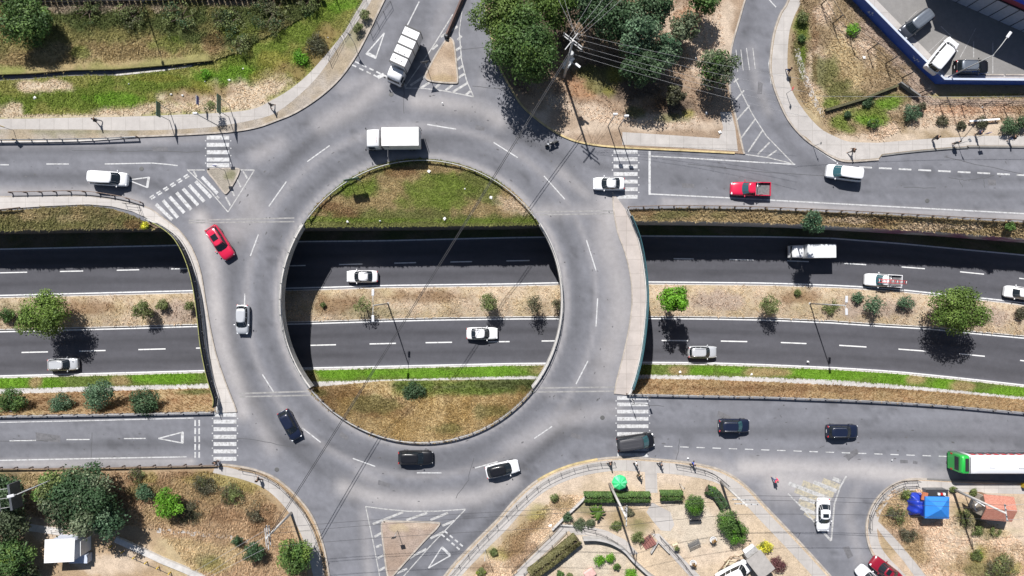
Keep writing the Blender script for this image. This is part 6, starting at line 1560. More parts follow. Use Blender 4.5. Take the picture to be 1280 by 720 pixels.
for i in range(60): 
    p = W(-10 + i * 7, 1 - .004 * i * 7, .3) - W(200, 1, .3); mb.box((p.x, p.y, .55), (.62, .05, 1.1))
mat('weathered_board', (0.13, 0.085, 0.075), .9, var=.3, scale=2); mb.build('boards', 'weathered_board', wl_)
for i in range(8): 
    p = W(-10 + i * 59, 1 - .004 * i * 59, .3) - W(200, 1, .3); MB().box((p.x, p.y + .09, .6), (.12, .12, 1.3)).build('post', 'wood', wl_)

# ------------------------------------------------------------------ lamps, poles, wires
mat('lantern_grey', (.5, .5, .52), .45)
def lamp_post(u, v, z0, h, label, arms, name='street_lamp', m='pole_grey', head_m='lantern_grey', r=.085):
    """arms: list of (dx, dy) in metres from the pole top to each lantern"""
    p = W(u, v, z0); root = empty(name, p, 0, label, 'street lamp')
    MB().tube([(0, 0, -.2), (0, 0, h * .5), (0, 0, h)], [r * 1.25, r, r * .75], 8).build('pole', m, root)
    MB().lathe([(.22, 0), (.22, .08), (.12, .25)], (0, 0, -.02), 10).build('base', m, root)
    for dx, dy in arms:
        l = math.hypot(dx, dy); d = Vector((dx, dy, 0)) / l
        MB().tube([(0, 0, h - .15), tuple(d * l * .5 + Vector((0, 0, h + .12))), tuple(d * l + Vector((0, 0, h + .18)))], .04, 6).build('arm', m, root)
        MB().rbox(tuple(d * (l + .3) + Vector((0, 0, h + .17))), (.85, .34, .16), .06, math.atan2(dy, dx)).build('lantern', head_m, root)
    return root
lamp_post(485, 379.5, ZL + .3, 10.4, 'double armed street lamp on the median inside the ring', [(0.02, 1.35), (0.02, -1.35)])
lamp_post(1012, 379.5, ZL + .3, 10.4, 'double armed street lamp on the median east of the ring', [(.02, .5), (.02, -.5)])
lamp_post(92, 588.5, ZB, 10.2, 'tall pale street lamp leaning over the huge grey green tree', [(-.4, -.1)])
lamp_post(179, 2, .3, 9.0, 'street lamp at the top edge among the dark thickets', [(.3, -.8)])
lamp_post(1184, 97, PZ, 8.6, 'tall lamp in the walled car park with one white lantern', [(1.5, 2.1)], r=.07)

def small_beacon(u, v, h, label, arm=.0, z0=ZB):
    p = W(u, v, z0); root = empty('crossing_beacon', p, 0, label, 'beacon')
    MB().tube([(0, 0, -.1), (0, 0, h)], [.07, .05], 8).build('pole', 'pole_grey', root)
    MB().rbox((0, 0, h + .12), (.55, .22, .5), .05).build('lamp_housing', 'signal_white', root)
    MB().lathe([(.12, 0), (.12, .05), (.0, .06)], (.15, -.1, h + .1), 10, 'Y').build('lens', mat('amber_lens', (.6, .3, .03), .3), root)
    MB().lathe([(.12, 0), (.12, .05), (.0, .06)], (-.15, -.1, h + .1), 10, 'Y').build('lens', 'amber_lens', root)
    return root
small_beacon(760, 158, 6.2, 'crossing beacon on a thin mast, the one nearer the ring beside the upper zebra')
small_beacon(773, 160, 6.2, 'crossing beacon on a thin mast, the one nearer the pavement slab beside the upper zebra')
small_beacon(274, 158, 6.6, 'crossing beacon on a thin mast whose shadow crosses the western zebra')

def sign(u, v, h, label, plate, head=0, z0=ZB, m='pole_grey', pm='signal_white', double=False, rim=None):
    """plate: (shape, width, height)"""
    p = W(u, v, z0); root = empty('traffic_sign', p, R(head), label, 'sign')
    w, ht = plate[1], plate[2]
    if double:
        for s in (-1, 1): MB().tube([(0, s * w * .36, -.1), (0, s * w * .36, h + ht * .4)], .045, 7).build('pole', m, root)
    else: MB().tube([(0, 0, -.1), (0, 0, h + ht * .3)], .035, 7).build('pole', m, root)
    if plate[0] == 'diamond':
        mb = MB(); s = w * .7
        mb.add([(.05, 0, h - s), (.05, s, h), (.05, 0, h + s), (.05, -s, h), (.08, 0, h - s), (.08, s, h), (.08, 0, h + s), (.08, -s, h)], [(0, 1, 2, 3), (7, 6, 5, 4), (0, 4, 5, 1), (1, 5, 6, 2), (2, 6, 7, 3), (3, 7, 4, 0)]); mb.build('plate', pm, root)
    elif plate[0] == 'tri':
        mb = MB(); s = w * .6
        mb.add([(.05, -s, h + s * .8), (.05, s, h + s * .8), (.05, 0, h - s), (.08, -s, h + s * .8), (.08, s, h + s * .8), (.08, 0, h - s)], [(0, 1, 2), (5, 4, 3), (0, 3, 4, 1), (1, 4, 5, 2), (2, 5, 3, 0)]); mb.build('plate', pm, root)
    else:
        MB().rbox((.07, 0, h), (.04, w, ht), .015).build('plate', pm, root)
        if rim: MB().rbox((.10, 0, h), (.03, w * .86, ht * .8), .01).build('sign_face', rim, root)
    return root
mat('sign_yellow', (0.55, 0.38, 0.03), .5); mat('sign_green', (0.03, 0.12, 0.08), .5); mat('sign_blue', (0.03, 0.05, 0.30), .5); mat('sign_red', (0.5, .02, .03), .5)
sign(17, 163, 2.3, 'yellow diamond warning sign beside the western pavement', ('diamond', .8, .8), 70, pm='sign_yellow')
sign(212, 144, 3.0, 'green road sign board on two poles facing the traffic, the one nearer the guardrail', ('board', 1.9, 1.1), 95 - 95, pm='sign_green', double=True)
sign(286, 138, 3.2, 'wide green road sign board on two poles near the wispy sapling', ('board', 2.4, 1.2), 0, pm='sign_green', double=True)
sign(254, 130, 1.8, 'small blue and white sign on the bank between the road sign boards', ('board', 1.2, .8), 0, pm='signal_white', rim='sign_blue')
sign(535, 88, 3.0, 'give way sign on a pole at the corner of the northern traffic island', ('tri', .9, .9), 100, rim=None, pm='dark_steel')
sign(443, 54, 3.0, 'sign pole beside the kerb rail facing the give way triangle', ('tri', .8, .8), 60, pm='dark_steel')
sign(786, 497, 3.1, 'dark sign on a post at the corner of the east bridge', ('board', .6, .8), 20, pm='black_plastic')
sign(807, 494, 2.6, 'slim sign post beside the guardrail next to the lower zebra', ('board', .25, .9), 90, pm='black_plastic')
sign(983, 117, 2.2, 'round looking sign post on the curved north-east pavement', ('board', .5, .5), 160, pm='sign_red')
sign(1220, 172, 2.4, 'bus stop sign post on the upper pavement', ('board', .6, .6), 100, pm='sign_blue')
sign(1198, 180, 2.2, 'sign post with a pale round plate at the upper kerb', ('board', .5, .5), 30, pm='signal_white')
sign(497, 663, 2.8, 'sign post standing on the southern traffic island', ('board', .6, .7), 100, pm='black_plastic')
sign(607, 687, 3.6, 'thin post standing in weeds beside the footway railing', ('board', .12, .5), 0, pm='pole_grey')
sign(849, 604, 2.4, 'short dark post in front of the short clipped hedge', ('board', .2, .4), 0, pm='black_plastic')
sign(1017, 183, 2.0, 'low post on the kerb of the curved north-east pavement', ('board', .3, .3), 0, pm='black_plastic')
sign(281, 213, 3.0, 'keep right sign post on the small western traffic island', ('board', .5, .6), 90, pm='sign_blue')

def billboard(u, v, h, w, ht, label, head):
    p = W(u, v, ZB); root = empty('billboard', p, R(head), label, 'billboard')
    MB().tube([(0, 0, -.2), (0, 0, h)], .16, 10).build('mast', 'dark_steel', root)
    MB().box((.12, 0, h + ht / 2 - .4), (.28, w, ht)).build('panel', mat('board_dark', (.06, .065, .075), .6, var=.3, scale=1.5), root)
    for s in (-.36, 0, .36): MB().tube([(.0, s * w, h + ht - .4), (-1.1, s * w, h + ht - .3)], .03, 5).build('lamp_arm', 'pole_grey', root)
    MB().tube([(-1.1, -.5 * w, h + ht - .3), (-1.1, .5 * w, h + ht - .3)], .03, 5).build('lamp_bar', 'pole_grey', root)
    return root
billboard(57, 603, 5.2, 3.2, 1.8, 'dark billboard on a mast at the side of the huge grey green tree', 8)

CABLES = 0
def power_pole(u, v, h, label, arms, head, m='pole_concrete', z0=ZB):
    p = W(u, v, z0); root = empty('power_pole', p, R(head), label, 'power pole')
    MB().tube([(0, 0, -.3), (0, 0, h * .5), (0, 0, h)], [.19, .15, .11], 10).build('pole', m, root)
    for z, half in arms:
        MB().box((.12, 0, z), (.10, 2 * half, .12)).build('crossarm', 'pole_grey', root)
        for s in (-1, -.45, .45, 1):
            MB().lathe([(.05, 0), (.07, .06), (.04, .10), (.06, .15), (.02, .18)], (.12, s * (half - .08), z + .06), 8).build('insulator', 'rubber_mat', root)
    return root
pA = power_pole(364, 641, 9.2, 'power pole leaning across the brown scrub by the railed pavement', [(9.0, 1.5), (8.3, 1.2)], 5)
MB().box((-.2, 0, 8.8), (.08, 2.2, .1)).build('crossarm', 'pole_grey', pA)
pN = power_pole(705, 96, 13.2, 'tall power pole with two crossarms in the northern clump of trees', [(13.0, 1.4), (12.2, 1.4)], 52)
MB().box((0, .15, 12.7), (2.4, .1, .12)).build('crossarm', 'pole_grey', pN)
tf = MB(); tf.lathe([(.30, 0), (.33, .1), (.33, .8), (.22, .92)], (.45, 0, 7.2), 14); tf.build('transformer', 'pole_grey', pN)
lt = MB(); lt.tube([(0, 0, 6.2), (.2, -1.2, 6.6)], .03, 6); lt.rbox((.22, -1.35, 6.6), (.3, .75, .14), .05); lt.build('lamp_arm', 'signal_white', pN)
pB = power_pole(762, 605, 12.8, 'power pole rising beside the green umbrella over the long clipped hedge', [(12.6, 1.2), (11.6, .7)], -2)
pC = power_pole(1190.5, 611, 9.8, 'long pale pole with a crossbar standing between the blue tent and the tiled kiosk', [(9.6, 1.0)], 8)
pD = power_pole(901, 602, 10.0, 'power pole leaning along the plaza footway above the clipped mound', [(9.7, 1.4), (8.0, 1.1)], 88, m='pole_concrete')
sign(446, 229, 2.7, 'two legged sign board standing on the lawn inside the ring', ('board', 2.0, 1.4), 100, z0=0, pm='sign_green', double=True)

def pole_pt(u, v, z0, h, off=(0, 0)):
    p = W(u, v, z0); return Vector((p.x + off[0], p.y + off[1], z0 + h))
def cable(a, b, sag, label, r=.016, m='wire', group=None, n=28):
    a, b = Vector(a), Vector(b); o0 = a.copy(); pts = []
    for i in range(n + 1):
        t = i / n; q = a.lerp(b, t); q.z -= sag * 4 * t * (1 - t); pts.append(q - o0)
    o = MB().tube(pts, r, 5).build('overhead_cable', m, None, o0)
    return tag(o, label, 'cable', group)
NT = pole_pt(705, 96, ZB, 13.0); AT = pole_pt(364, 641, ZB, 9.0); BT = pole_pt(762, 605, ZB, 12.6); CT = pole_pt(1190.5, 611, ZB, 9.6); DT = pole_pt(901, 602, ZB, 9.7)
for i, (o, z) in enumerate(((-.12, -1.2), (.12, -1.0))):
    cable(AT + Vector((o, 0, z)), NT + Vector((o, 0, z - 2.6)), 1.6, 'heavy dark cable strung right across the ring from pole to pole', .038, 'wire', 'cables across the ring')
G4 = 'pale wires fanning east from the tall northern pole'
for i, (dz, dv) in enumerate(((0, -14), (-.3, -2), (-1.0, 8), (-1.3, 14), (-1.7, 22))):
    cable(NT + Vector((.3, .9 - i * .45, dz)), W(1010, 78 + dv * 1.3 + 40, 9.0), .8, 'thin pale wire running east over the dark trees', .013, 'pale_wire', G4)
G5 = 'wires fanning up from the tall northern pole'
for i, (u, v) in enumerate(((775, -60), (800, -60), (822, -60), (842, -62), (690, -60), (672, -60))):
    cable(NT + Vector((-.6 + i * .3, .3, -.2 * i)), W(u, v, 11.5), .6, 'thin pale wire leaving the tall pole towards the top edge', .013, 'pale_wire', G5)
G6 = 'wires along the southern plaza'
for i, (dy, dz) in enumerate(((1.1, 0), (-1.1, 0), (.3, -.9))):
    cable(AT + Vector((.2, dy, dz * .5)), BT + Vector((.1, dy, dz)), .9, 'dark wire spanning from the western power pole to the plaza pole', .02, 'wire', G6)
    cable(BT + Vector((.1, dy, dz)), DT + Vector((.1, dy, dz)), .35, 'dark wire spanning between the two plaza poles', .02, 'wire', G6 + ' middle span')
    cable(DT + Vector((.1, dy, dz)), CT + Vector((.1, dy * .8, dz * .3)), .7, 'dark wire spanning over the south-east side road to the long pale pole', .02, 'wire', G6 + ' last span')
    cable(CT + Vector((.1, dy * .8, dz * .3)), W(1480, 628 + i * 16, 9.5), .7, 'pale wire running over the tiled kiosk to the picture edge', .02, 'pale_wire', G6 + ' kiosk span')
    cable(AT + Vector((.2, dy, dz * .5)), W(150, 770 + i * 10, 9.0), .5, 'pale wire leaving the western power pole over the weeds', .018, 'pale_wire', G6 + ' weeds span')
cable(W(1010, 120, 8.5), W(1420, 118, 8), .6, 'single pale wire hanging in front of the blue wall', .016, 'pale_wire')
# ------------------------------------------------------------------ car park behind the blue wall, the big blue building
T_ = [(940, -146), (1083, 0), (1124, 42), (1165, 83), (1181, 98.5), (1280, 99.5), (1500, 102)]
TW = [W(u, v, 2.1) for u, v in T_]
mat('blue_wall', (0.035, 0.10, 0.42), .6, var=.15, scale=1.2); mat('pale_blue', (0.42, 0.46, 0.55), .7, var=.1); mat('wall_mark', (0.45, 0.5, 0.6), .8)
def to_px(P, z): k = FPX / (CH - z); return (640 + P.x * k, 360 - P.y * k)
slab_px = [to_px(q, PZ) for q in TW] + [to_px(W(1500, -250, 2.1), PZ), to_px(W(940, -250, 2.1), PZ)]
def lot_col(u, v):
    n = fbm(u * .03, v * .03, 61, 5); n2 = fbm(u * .15, v * .15, 62, 3)
    return np.array((0.185, 0.178, 0.172))[None] * (.8 + .25 * n + .15 * n2)[:, None]
patch('car_park', slab_px, PZ, 'asphalt', lot_col, 6, skirt=1.3)
inner = [q + Vector((0.15, 0.15, 0)) for q in TW]; inn2 = [q + Vector((1.15, .95, 0)) if i < 4 else q + Vector((.6, .75, 0)) for i, q in enumerate(TW)]
pavement([to_px(q, PZ + .02) for q in inner] + [to_px(q, PZ + .02) for q in inn2[::-1]], PZ + .02)
root = empty('blue_wall', (TW[3].x, TW[3].y, 0), 0, 'bright blue rendered wall with a pale top around the car park', 'wall')
o_ = Vector((TW[3].x, TW[3].y, 0)); rel_ = [q - o_ for q in TW]
ribbon_wall(None, -.1, 2.05, .2, MB(), world_pts=rel_).build('wall_face', 'blue_wall', root)
ribbon_wall(None, 2.05, 2.12, .26, MB(), world_pts=rel_).build('coping', 'pale_blue', root)
mk = MB(); gg = random.Random(3)
for s in (.52, .60, .66, .72, .80, .87):      # faded pale scribbles sprayed on the blue face
    a, b = rel_[1], rel_[3]; q = a.lerp(b, (s - .45) * 2); d = (b - a).normalized(); n = Vector((d.y, -d.x, 0))
    for j in range(5): 
        c = q + d * (gg.uniform(-.5, .5)) + n * .112; mk.box((c.x, c.y, gg.uniform(.7, 1.4)), (.06 + .25 * gg.random(), .012, .06 + .3 * gg.random()), math.atan2(d.y, d.x))
mk.build('sprayed_marks', 'wall_mark', root)
p = Paint()
for a, b in (((1128, 32), (1146, 14)), ((1146, 14), (1152, 11)), ((1161, 65), (1183, 44)), ((1200, 72), (1212, 50)), ((1212, 50), (1220, 35)), ((1217, 52), (1217, 72)), ((1241, 52), (1241, 92)), ((1176, 33), (1190, 46))):
    p.line([a, b], .10, PZ + .006 - 0, 0) if False else p.mb.loft([[W(a[0], a[1], PZ) + Vector((-.05, .0, .006)), W(a[0], a[1], PZ) + Vector((.05, .03, .006))], [W(b[0], b[1], PZ) + Vector((-.05, 0, .006)), W(b[0], b[1], PZ) + Vector((.05, .03, .006))]], False, False, False)
p.done('bay_lines', 'faded_paint')
for u in (1243, 1268): 
    q = W(u, 94, PZ); o = MB().rbox((0, 0, .07), (2.4, .18, .14), .03).build('wheel_stop', 'kerb_stone', None, q); tag(o, 'dark wheel stop lying in front of the blue wall, ' + ('the one under the lamp' if u == 1243 else 'the one by the picture edge'), 'wheel stop')
# building
A0 = W(1151, -17, PZ); dv = (W(1280, 40, PZ) - W(1190, 0, PZ)).normalized(); nv = Vector((-dv.y, dv.x, 0))
rz = math.atan2(dv.y, dv.x)
bl = empty('warehouse', A0, rz, 'large blue roofed warehouse with a grey clad lower wall and a maroon band', 'warehouse')
mat('cladding', (0.36, 0.37, 0.42), .6, var=.1, scale=2); mat('maroon', (0.20, 0.03, 0.05), .5); mat('roof_blue', (0.02, 0.06, 0.50), .5, var=.1, scale=.6)
MB().box((20, 9, 1.9), (40, 18, 3.8)).build('lower_wall', 'cladding', bl)
MB().box((20, 9.05, 4.25), (40, 18, .9)).build('maroon_band', 'maroon', bl)
MB().box((20, 9.1, 5.9), (40.1, 18.1, 2.4)).build('blue_fascia', 'roof_blue', bl)
rf = MB(); rf.add([(-.2, 0, 7.1), (40.2, 0, 7.1), (40.2, 18.3, 7.1), (-.2, 18.3, 7.1), (-.2, 9.1, 8.2), (40.2, 9.1, 8.2)], [(0, 1, 5, 4), (3, 4, 5, 2), (0, 4, 3), (1, 2, 5), (0, 3, 2, 1)]); rf.build('roof', 'roof_blue', bl)
for i in range(26): MB().box((.4 + i * 1.55, -.03, 1.9), (.06, .08, 3.8)).build('wall_rib', 'dark_steel', bl)
MB().box((20, -.05, 3.80), (40, .14, .10)).build('ledge', 'dark_steel', bl)

# added wall, ditch shade put into its dark colour, plank on the reddish earth
q0, q1 = W(1030, 139, ZB), W(1120, 108, ZB); o = MB(); ribbon_wall(None, -.1, .6, .3, o, world_pts=[Vector((0, 0, 0)), (q1 - q0) * .5 + Vector((0, -.2, 0)), q1 - q0]); tag(o.build('rough_ground_wall', mat('hollow_shade', (.075, .07, .035), .95, var=.4, scale=2), None, q0), 'low dark wall standing in for the shaded ditch across the green hollow', 'wall')
q0, q1 = W(1122, 105, ZB), W(1146, 122, ZB); o = MB(); ribbon_wall(None, -.1, .9, .2, o, world_pts=[Vector((0, 0, 0)), q1 - q0]); tag(o.build('rough_ground_wall', 'dark_concrete', None, q0), 'short grey concrete wall at the end of the wire fence', 'wall')
q = W(1231, 150, ZB + .5); pl = empty('plank_bench', (q.x, q.y, ZB), R(4), 'long pale plank set on posts beside the wire fence', 'bench'); MB().box((0, 0, .48), (4.0, .22, .06)).build('plank', 'white_paint', pl)
for x in (-1.7, 1.7): MB().box((x, 0, .2), (.14, .14, .55)).build('leg', 'wood', pl)

# ------------------------------------------------------------------ white roofed kiosk, broken concrete strip
def quad_roof(root, pts_px, z, th, m, name='roof', tilt=0.0):
    P = [W(u, v, z) - Vector(root.location) for u, v in pts_px]; n = len(P); mb = MB()
    top = [p + Vector((0, 0, tilt * (i < 2))) for i, p in enumerate(P)]
    mb.add([t - Vector((0, 0, th)) for t in top] + top, [tuple(range(n - 1, -1, -1)), tuple(range(n, 2 * n))] + [(i, (i + 1) % n, n + (i + 1) % n, n + i) for i in range(n)])
    return mb.build(name, m, root)
k = W(76, 689, 2.6); kz = empty('kiosk', (k.x, k.y, ZB), 0, 'small kiosk with a plain white lean-to roof among the big trees', 'kiosk')
quad_roof(kz, [(57, 674), (94.5, 672.5), (92.5, 702), (55, 704)], 2.6, .07, 'white_paint', tilt=.15)
MB().box((0, 0, 1.15), (3.2, 2.5, 2.3)).build('wall', 'pale_blue', kz); MB().box((.3, -1.26, 1.45), (1.6, .05, .9)).build('serving_hatch', 'dark_steel', kz)
MB().rbox((1.35, -1.6, .55), (2.4, 1.1, 1.1), .04).build('counter', 'pale_blue', kz); MB().box((2.35, .2, 1.1), (.06, 1.9, 2.2)).build('side_panel', 'white_paint', kz)
wl2 = MB(); P = [W(u, v, ZB) for u, v in ((146, 673), (175, 686), (205, 700), (232, 711), (256, 722))]; ribbon_wall(None, ZB - .1, ZB + .42, .75, wl2, world_pts=[p - P[0] for p in P]); o = wl2.build('low_wall', 'pale_concrete', None, (P[0].x, P[0].y, 0)); tag(o, 'broken pale concrete channel wall crossing the straw coloured ground', 'wall')
P = [W(u, v, ZB) for u, v in ((140, 680), (172, 695), (205, 709), (228, 719))]; o = post_fence([(140, 682), (172, 697), (205, 711), (228, 722)], 'crooked low yellow post fence beside the broken channel wall', .7, 1.8, m='sign_yellow', wires=(.9,))
P = [W(u, v, ZB) for u, v in ((38, 657), (60, 660), (84, 664))]; tag(MB().box((0, 0, .06), (4.4, .9, .12), R(-8)).build('concrete_slab', 'pale_concrete', None, W(58, 662, ZB)), 'pale concrete slab in the shade above the white roofed kiosk', 'slab')

# ------------------------------------------------------------------ plaza furniture
def ground_wall(pts, h, th, label, m='pale_concrete', name='low_wall', cat='wall'):
    P = [W(u, v, ZB) for u, v in pts]; o0 = P[0].copy(); mb = MB(); ribbon_wall(None, -.15, h, th, mb, world_pts=[p - o0 for p in P])
    return tag(mb.build(name, m, None, o0), label, cat)
pavement([(640, 719), (668, 692), (692, 668), (703, 655), (716, 658), (700, 674), (675, 697), (655, 722)], ZB + .010, 'footpath')
pavement([(700, 655), (735, 657), (760, 664), (782, 675), (798, 692), (788, 694), (768, 678), (745, 670), (716, 668)], ZB + .014, 'footpath')
ground_wall(smooth([(728, 671), (745, 671), (762, 675), (778, 684), (790, 697), (806, 712), (822, 724)], 4), 1.15, .28, 'curved retaining wall casting a dark band over the sandy bed', 'concrete', 'retaining_wall')
ground_wall([(690, 661), (706, 645), (722, 630), (734, 618)], .55, .22, 'slanting pale low wall from plaza walk to the long hedge')
ground_wall([(734, 617.5), (762, 616.5), (812, 615)], .35, .12, 'thin pale edging wall in front of the long hedge')
ground_wall([(700, 656), (722, 657), (745, 661)], .3, .12, 'low edging wall beside the spiky palm bed')
ground_wall([(813, 690), (822, 676), (836, 690)], .5, .16, 'angled wall around the sunken stair beside the straight path', 'concrete')
st = empty('steps', W(810, 677, ZB), R(35), 'short flight of reddish brick steps at the head of the straight plaza path', 'steps'); mat('brick_red', (.22, .09, .075), .8, var=.25, scale=6)
for i in range(5): MB().rbox((i * .34 - .7, 0, .09 + .05 * i), (.3, 1.35, .16 + .1 * i), .015).build('step', 'brick_red', st)
um = empty('parasol', (W(774.5, 603, 2.0).x, W(774.5, 603, 2.0).y, ZB), 0, 'bright green round parasol at the plaza entrance', 'parasol'); mat('parasol_green', (.03, .52, .17), .6); mat('parasol_pale', (.12, .60, .28), .6)
MB().tube([(0, 0, 0), (0, 0, 2.35)], .03, 8).build('pole', 'pole_grey', um); MB().lathe([(.28, 0), (.28, .07), (.06, .12)], (0, 0, 0), 14).build('base', 'concrete', um)
V = []; F = []; n = 16
for j, (r, z) in enumerate(((.02, 2.42), (.45, 2.30), (.85, 2.08), (1.02, 1.90))):
    for i in range(n): rr = r * (1 if i % 2 == 0 else .94); V.append((rr * math.cos(2 * math.pi * i / n), rr * math.sin(2 * math.pi * i / n), z - (.04 if i % 2 else 0)))
for j in range(3):
    for i in range(n): F.append((j * n + i, (j + 1) * n + i, (j + 1) * n + (i + 1) % n, j * n + (i + 1) % n))
me = bpy.data.meshes.new('canopy'); me.from_pydata(V, [], F); me.materials.append(M['parasol_green']); me.materials.append(M['parasol_pale'])
for i, f in enumerate(me.polygons): f.material_index = 1 if (i % n) in (0, 5, 9, 14) else 0
link('canopy', me, None, um)
for i in range(8): a = 2 * math.pi * i / 8; MB().tube([(0, 0, 2.2), (.9 * math.cos(a), .9 * math.sin(a), 1.93)], .008, 4).build('rib', 'dark_steel', um)
tb = empty('stall_table', W(779, 609, ZB), 0, 'small dark vending table under the green parasol', 'table'); MB().rbox((0, 0, .74), (1.0, .6, .05), .015).build('table_top', 'dark_steel', tb)
for x in (-.42, .42):
    for y in (-.22, .22): MB().tube([(x, y, 0), (x, y, .73)], .02, 6).build('leg', 'dark_steel', tb)
def bench(u, v, head, label, m='wood', fm='dark_steel'):
    b = empty('park_bench', W(u, v, ZB), R(head), label, 'bench')
    s = MB()
    for i in range(4): s.rbox((-.20 + i * .13, 0, .45), (.10, 1.6, .035), .01)
    s.build('seat', m, b); s = MB()
    for i in range(3): s.rbox((-.27 - i * .03, 0, .58 + i * .13), (.03, 1.6, .10), .01)
    s.build('backrest', m, b)
    for y in (-.7, .7): 
        f = MB(); f.tube([(.2, y, 0), (.2, y, .44), (-.25, y, .44), (-.36, y, .92)], .025, 6); f.tube([(-.25, y, .44), (-.25, y, 0)], .025, 6); f.build('frame', fm, b)
mat('bench_grey', (.13, .125, .12), .8, var=.3, scale=4)
bench(866, 677, 115, 'weathered grey park bench in the middle of the sandy plaza', 'bench_grey'); bench(868, 650, -88, 'pale framed park bench in the shade of the round topiary', 'dark_steel', 'white_paint')
def planter(u, v, label, pal, m, seed, sq=False):
    b = empty('planter', W(u, v, ZB), R(20), label, 'planter')
    (MB().rbox((0, 0, .3), (.75, .75, .6), .04) if sq else MB().lathe([(.30, 0), (.42, .55), (.46, .6), (.38, .6), (.36, .5), (.0, .5)], (0, 0, 0), 18)).build('pot', m, b)
    if sq: MB().box((0, 0, .605), (.6, .6, .02)).build('soil', 'far_soil', b)
    o = link('foliage', crown_mesh('foliage', .42, .8, 260, pal, seed, 6, .09), 'foliage', b, (0, 0, .5))
planter(844, 682, 'square cream planter at the edge of the straight pale path', P_OLIVE, mat('cream', (.55, .50, .36), .8), 301, True)
planter(890, 673, 'round pot with a rusty brown clipped bush beside the grey park bench', [(.16, .09, .025), (.13, .075, .02), (.18, .11, .04)], 'white_paint', 302)
planter(865, 702, 'round pot with a rusty brown bush nearest the straight pale path end', [(.16, .085, .02), (.13, .07, .02)], 'white_paint', 303)
nb_ = empty('noticeboard', W(932, 682, ZB), R(35), 'white tilted noticeboard between clipped mound and grey roofed shed', 'noticeboard'); mb = MB(); mb.box((0, 0, 1.7), (1.55, 1.2, .08)); mb.build('panel', 'white_paint', nb_)
for x in (-.6, .6): MB().tube([(x, 0, 0), (x, 0, 1.7)], .04, 6).build('post', 'pole_grey', nb_)
sh = empty('shed', W(943, 697, ZB), R(-52), 'grey flat roofed shed beside the yellow flowers', 'shed'); mat('shed_roof', (.30, .28, .265), .9, var=.15, scale=1.5)
MB().box((0, 0, 1.1), (2.7, 2.0, 2.2)).build('wall', 'concrete', sh); MB().box((0, 0, 2.25), (3.1, 2.35, .12)).build('roof', 'shed_roof', sh); MB().box((-1.8, 0, 1.9), (.7, 1.7, .08)).build('awning', 'steel', sh); MB().box((1.355, .2, 1.0), (.04, .8, 1.9)).build('door', 'wood', sh)
wp = empty('wood_pile', W(917, 698, ZB), R(30), 'untidy pile of pale sticks between the white van and the sand', 'wood pile')
g3 = random.Random(9)
for i in range(16): 
    a = g3.uniform(-.6, .6); x, y = g3.uniform(-1.6, 1.6), g3.uniform(-.5, .5); MB().tube([(x - math.cos(a) * .7, y - math.sin(a) * .7, .08 + .03 * i), (x + math.cos(a) * .7, y + math.sin(a) * .7, .12 + .03 * i)], .04, 5).build('stick', 'wood' if i % 2 else 'cream', wp)
mat('pink_stone', (.52, .33, .30), .8, var=.15, scale=3); tag(MB().rbox((0, 0, .2), (1.5, 1.2, .5), .2, seg=3, rz=.6).build('boulder', 'pink_stone', None, W(737, 716, ZB)), 'smooth pink boulder on the sandy bed at the lower edge', 'boulder')

# ------------------------------------------------------------------ blue tent, tiled kiosk
c = W(1172, 635, 2.4); tn = empty('market_tent', (c.x, c.y, ZB), R(-1), 'blue pyramid market tent on the sandy corner', 'tent'); mat('tarp_blue', (.02, .17, .52), .5, var=.1, scale=1.2); mat('tarp_deep', (.012, .035, .33), .45, var=.3, scale=1.6, bump=.6)
w, d = 1.55, 1.4
mb = MB(); ed = []
mb.add([(-w, -d, 2.2), (w, -d, 2.2), (w, d, 2.2), (-w, d, 2.2), (0, 0, 2.95), (-w, -d, 1.95), (w, -d, 1.95), (w, d, 1.95), (-w, d, 1.95)], [(0, 1, 4), (1, 2, 4), (2, 3, 4), (3, 0, 4), (0, 5, 6, 1), (1, 6, 7, 2), (2, 7, 8, 3), (3, 8, 5, 0)]); mb.build('canopy', 'tarp_blue', tn)
for x in (-w + .06, w - .06):
    for y in (-d + .06, d - .06): MB().tube([(x, y, 0), (x, y, 2.2)], .03, 6).build('leg', 'pole_grey', tn)
MB().box((-w + .03, 0, 1.1), (.03, 2 * d - .2, 1.9)).build('side_sheet', 'tarp_deep', tn)
q = W(1150, 633, 1.4); tp = MB(); V = []; F = []; nx, ny = 12, 18; gt = np.random.default_rng(8)
for j in range(ny + 1):
    for i in range(nx + 1):
        x, y = (i / nx - .5) * 1.9, (j / ny - .5) * 3.0; e = min(1, 3.2 * min(i / nx, 1 - i / nx, j / ny, 1 - j / ny))
        V.append((x + .1 * math.sin(j), y, 1.45 * e ** .5 + .22 * float(fbm(np.array([i * .5]), np.array([j * .45]), 4, 3)[0]) - .1 * math.sin(j * 1.3) * e))
for j in range(ny):
    for i in range(nx): F.append((j * (nx + 1) + i, j * (nx + 1) + i + 1, (j + 1) * (nx + 1) + i + 1, (j + 1) * (nx + 1) + i))
o = link('tarpaulin', mesh_np('tarpaulin', V, np.array(F), None, True), 'tarp_deep', None, (q.x, q.y, ZB)); tag(o, 'crumpled dark blue tarpaulin covering a heap next to the blue pyramid tent', 'tarpaulin')
o = MB().rbox((0, 0, .1), (.75, 1.0, .2), .02).build('wooden_board', mat('rust_board', (.40, .13, .06), .7, var=.2), None, W(1155, 620, 1.85)); o.rotation_euler = (0, .1, R(-12)); tag(o, 'orange brown board lying on the crumpled blue tarpaulin', 'board')
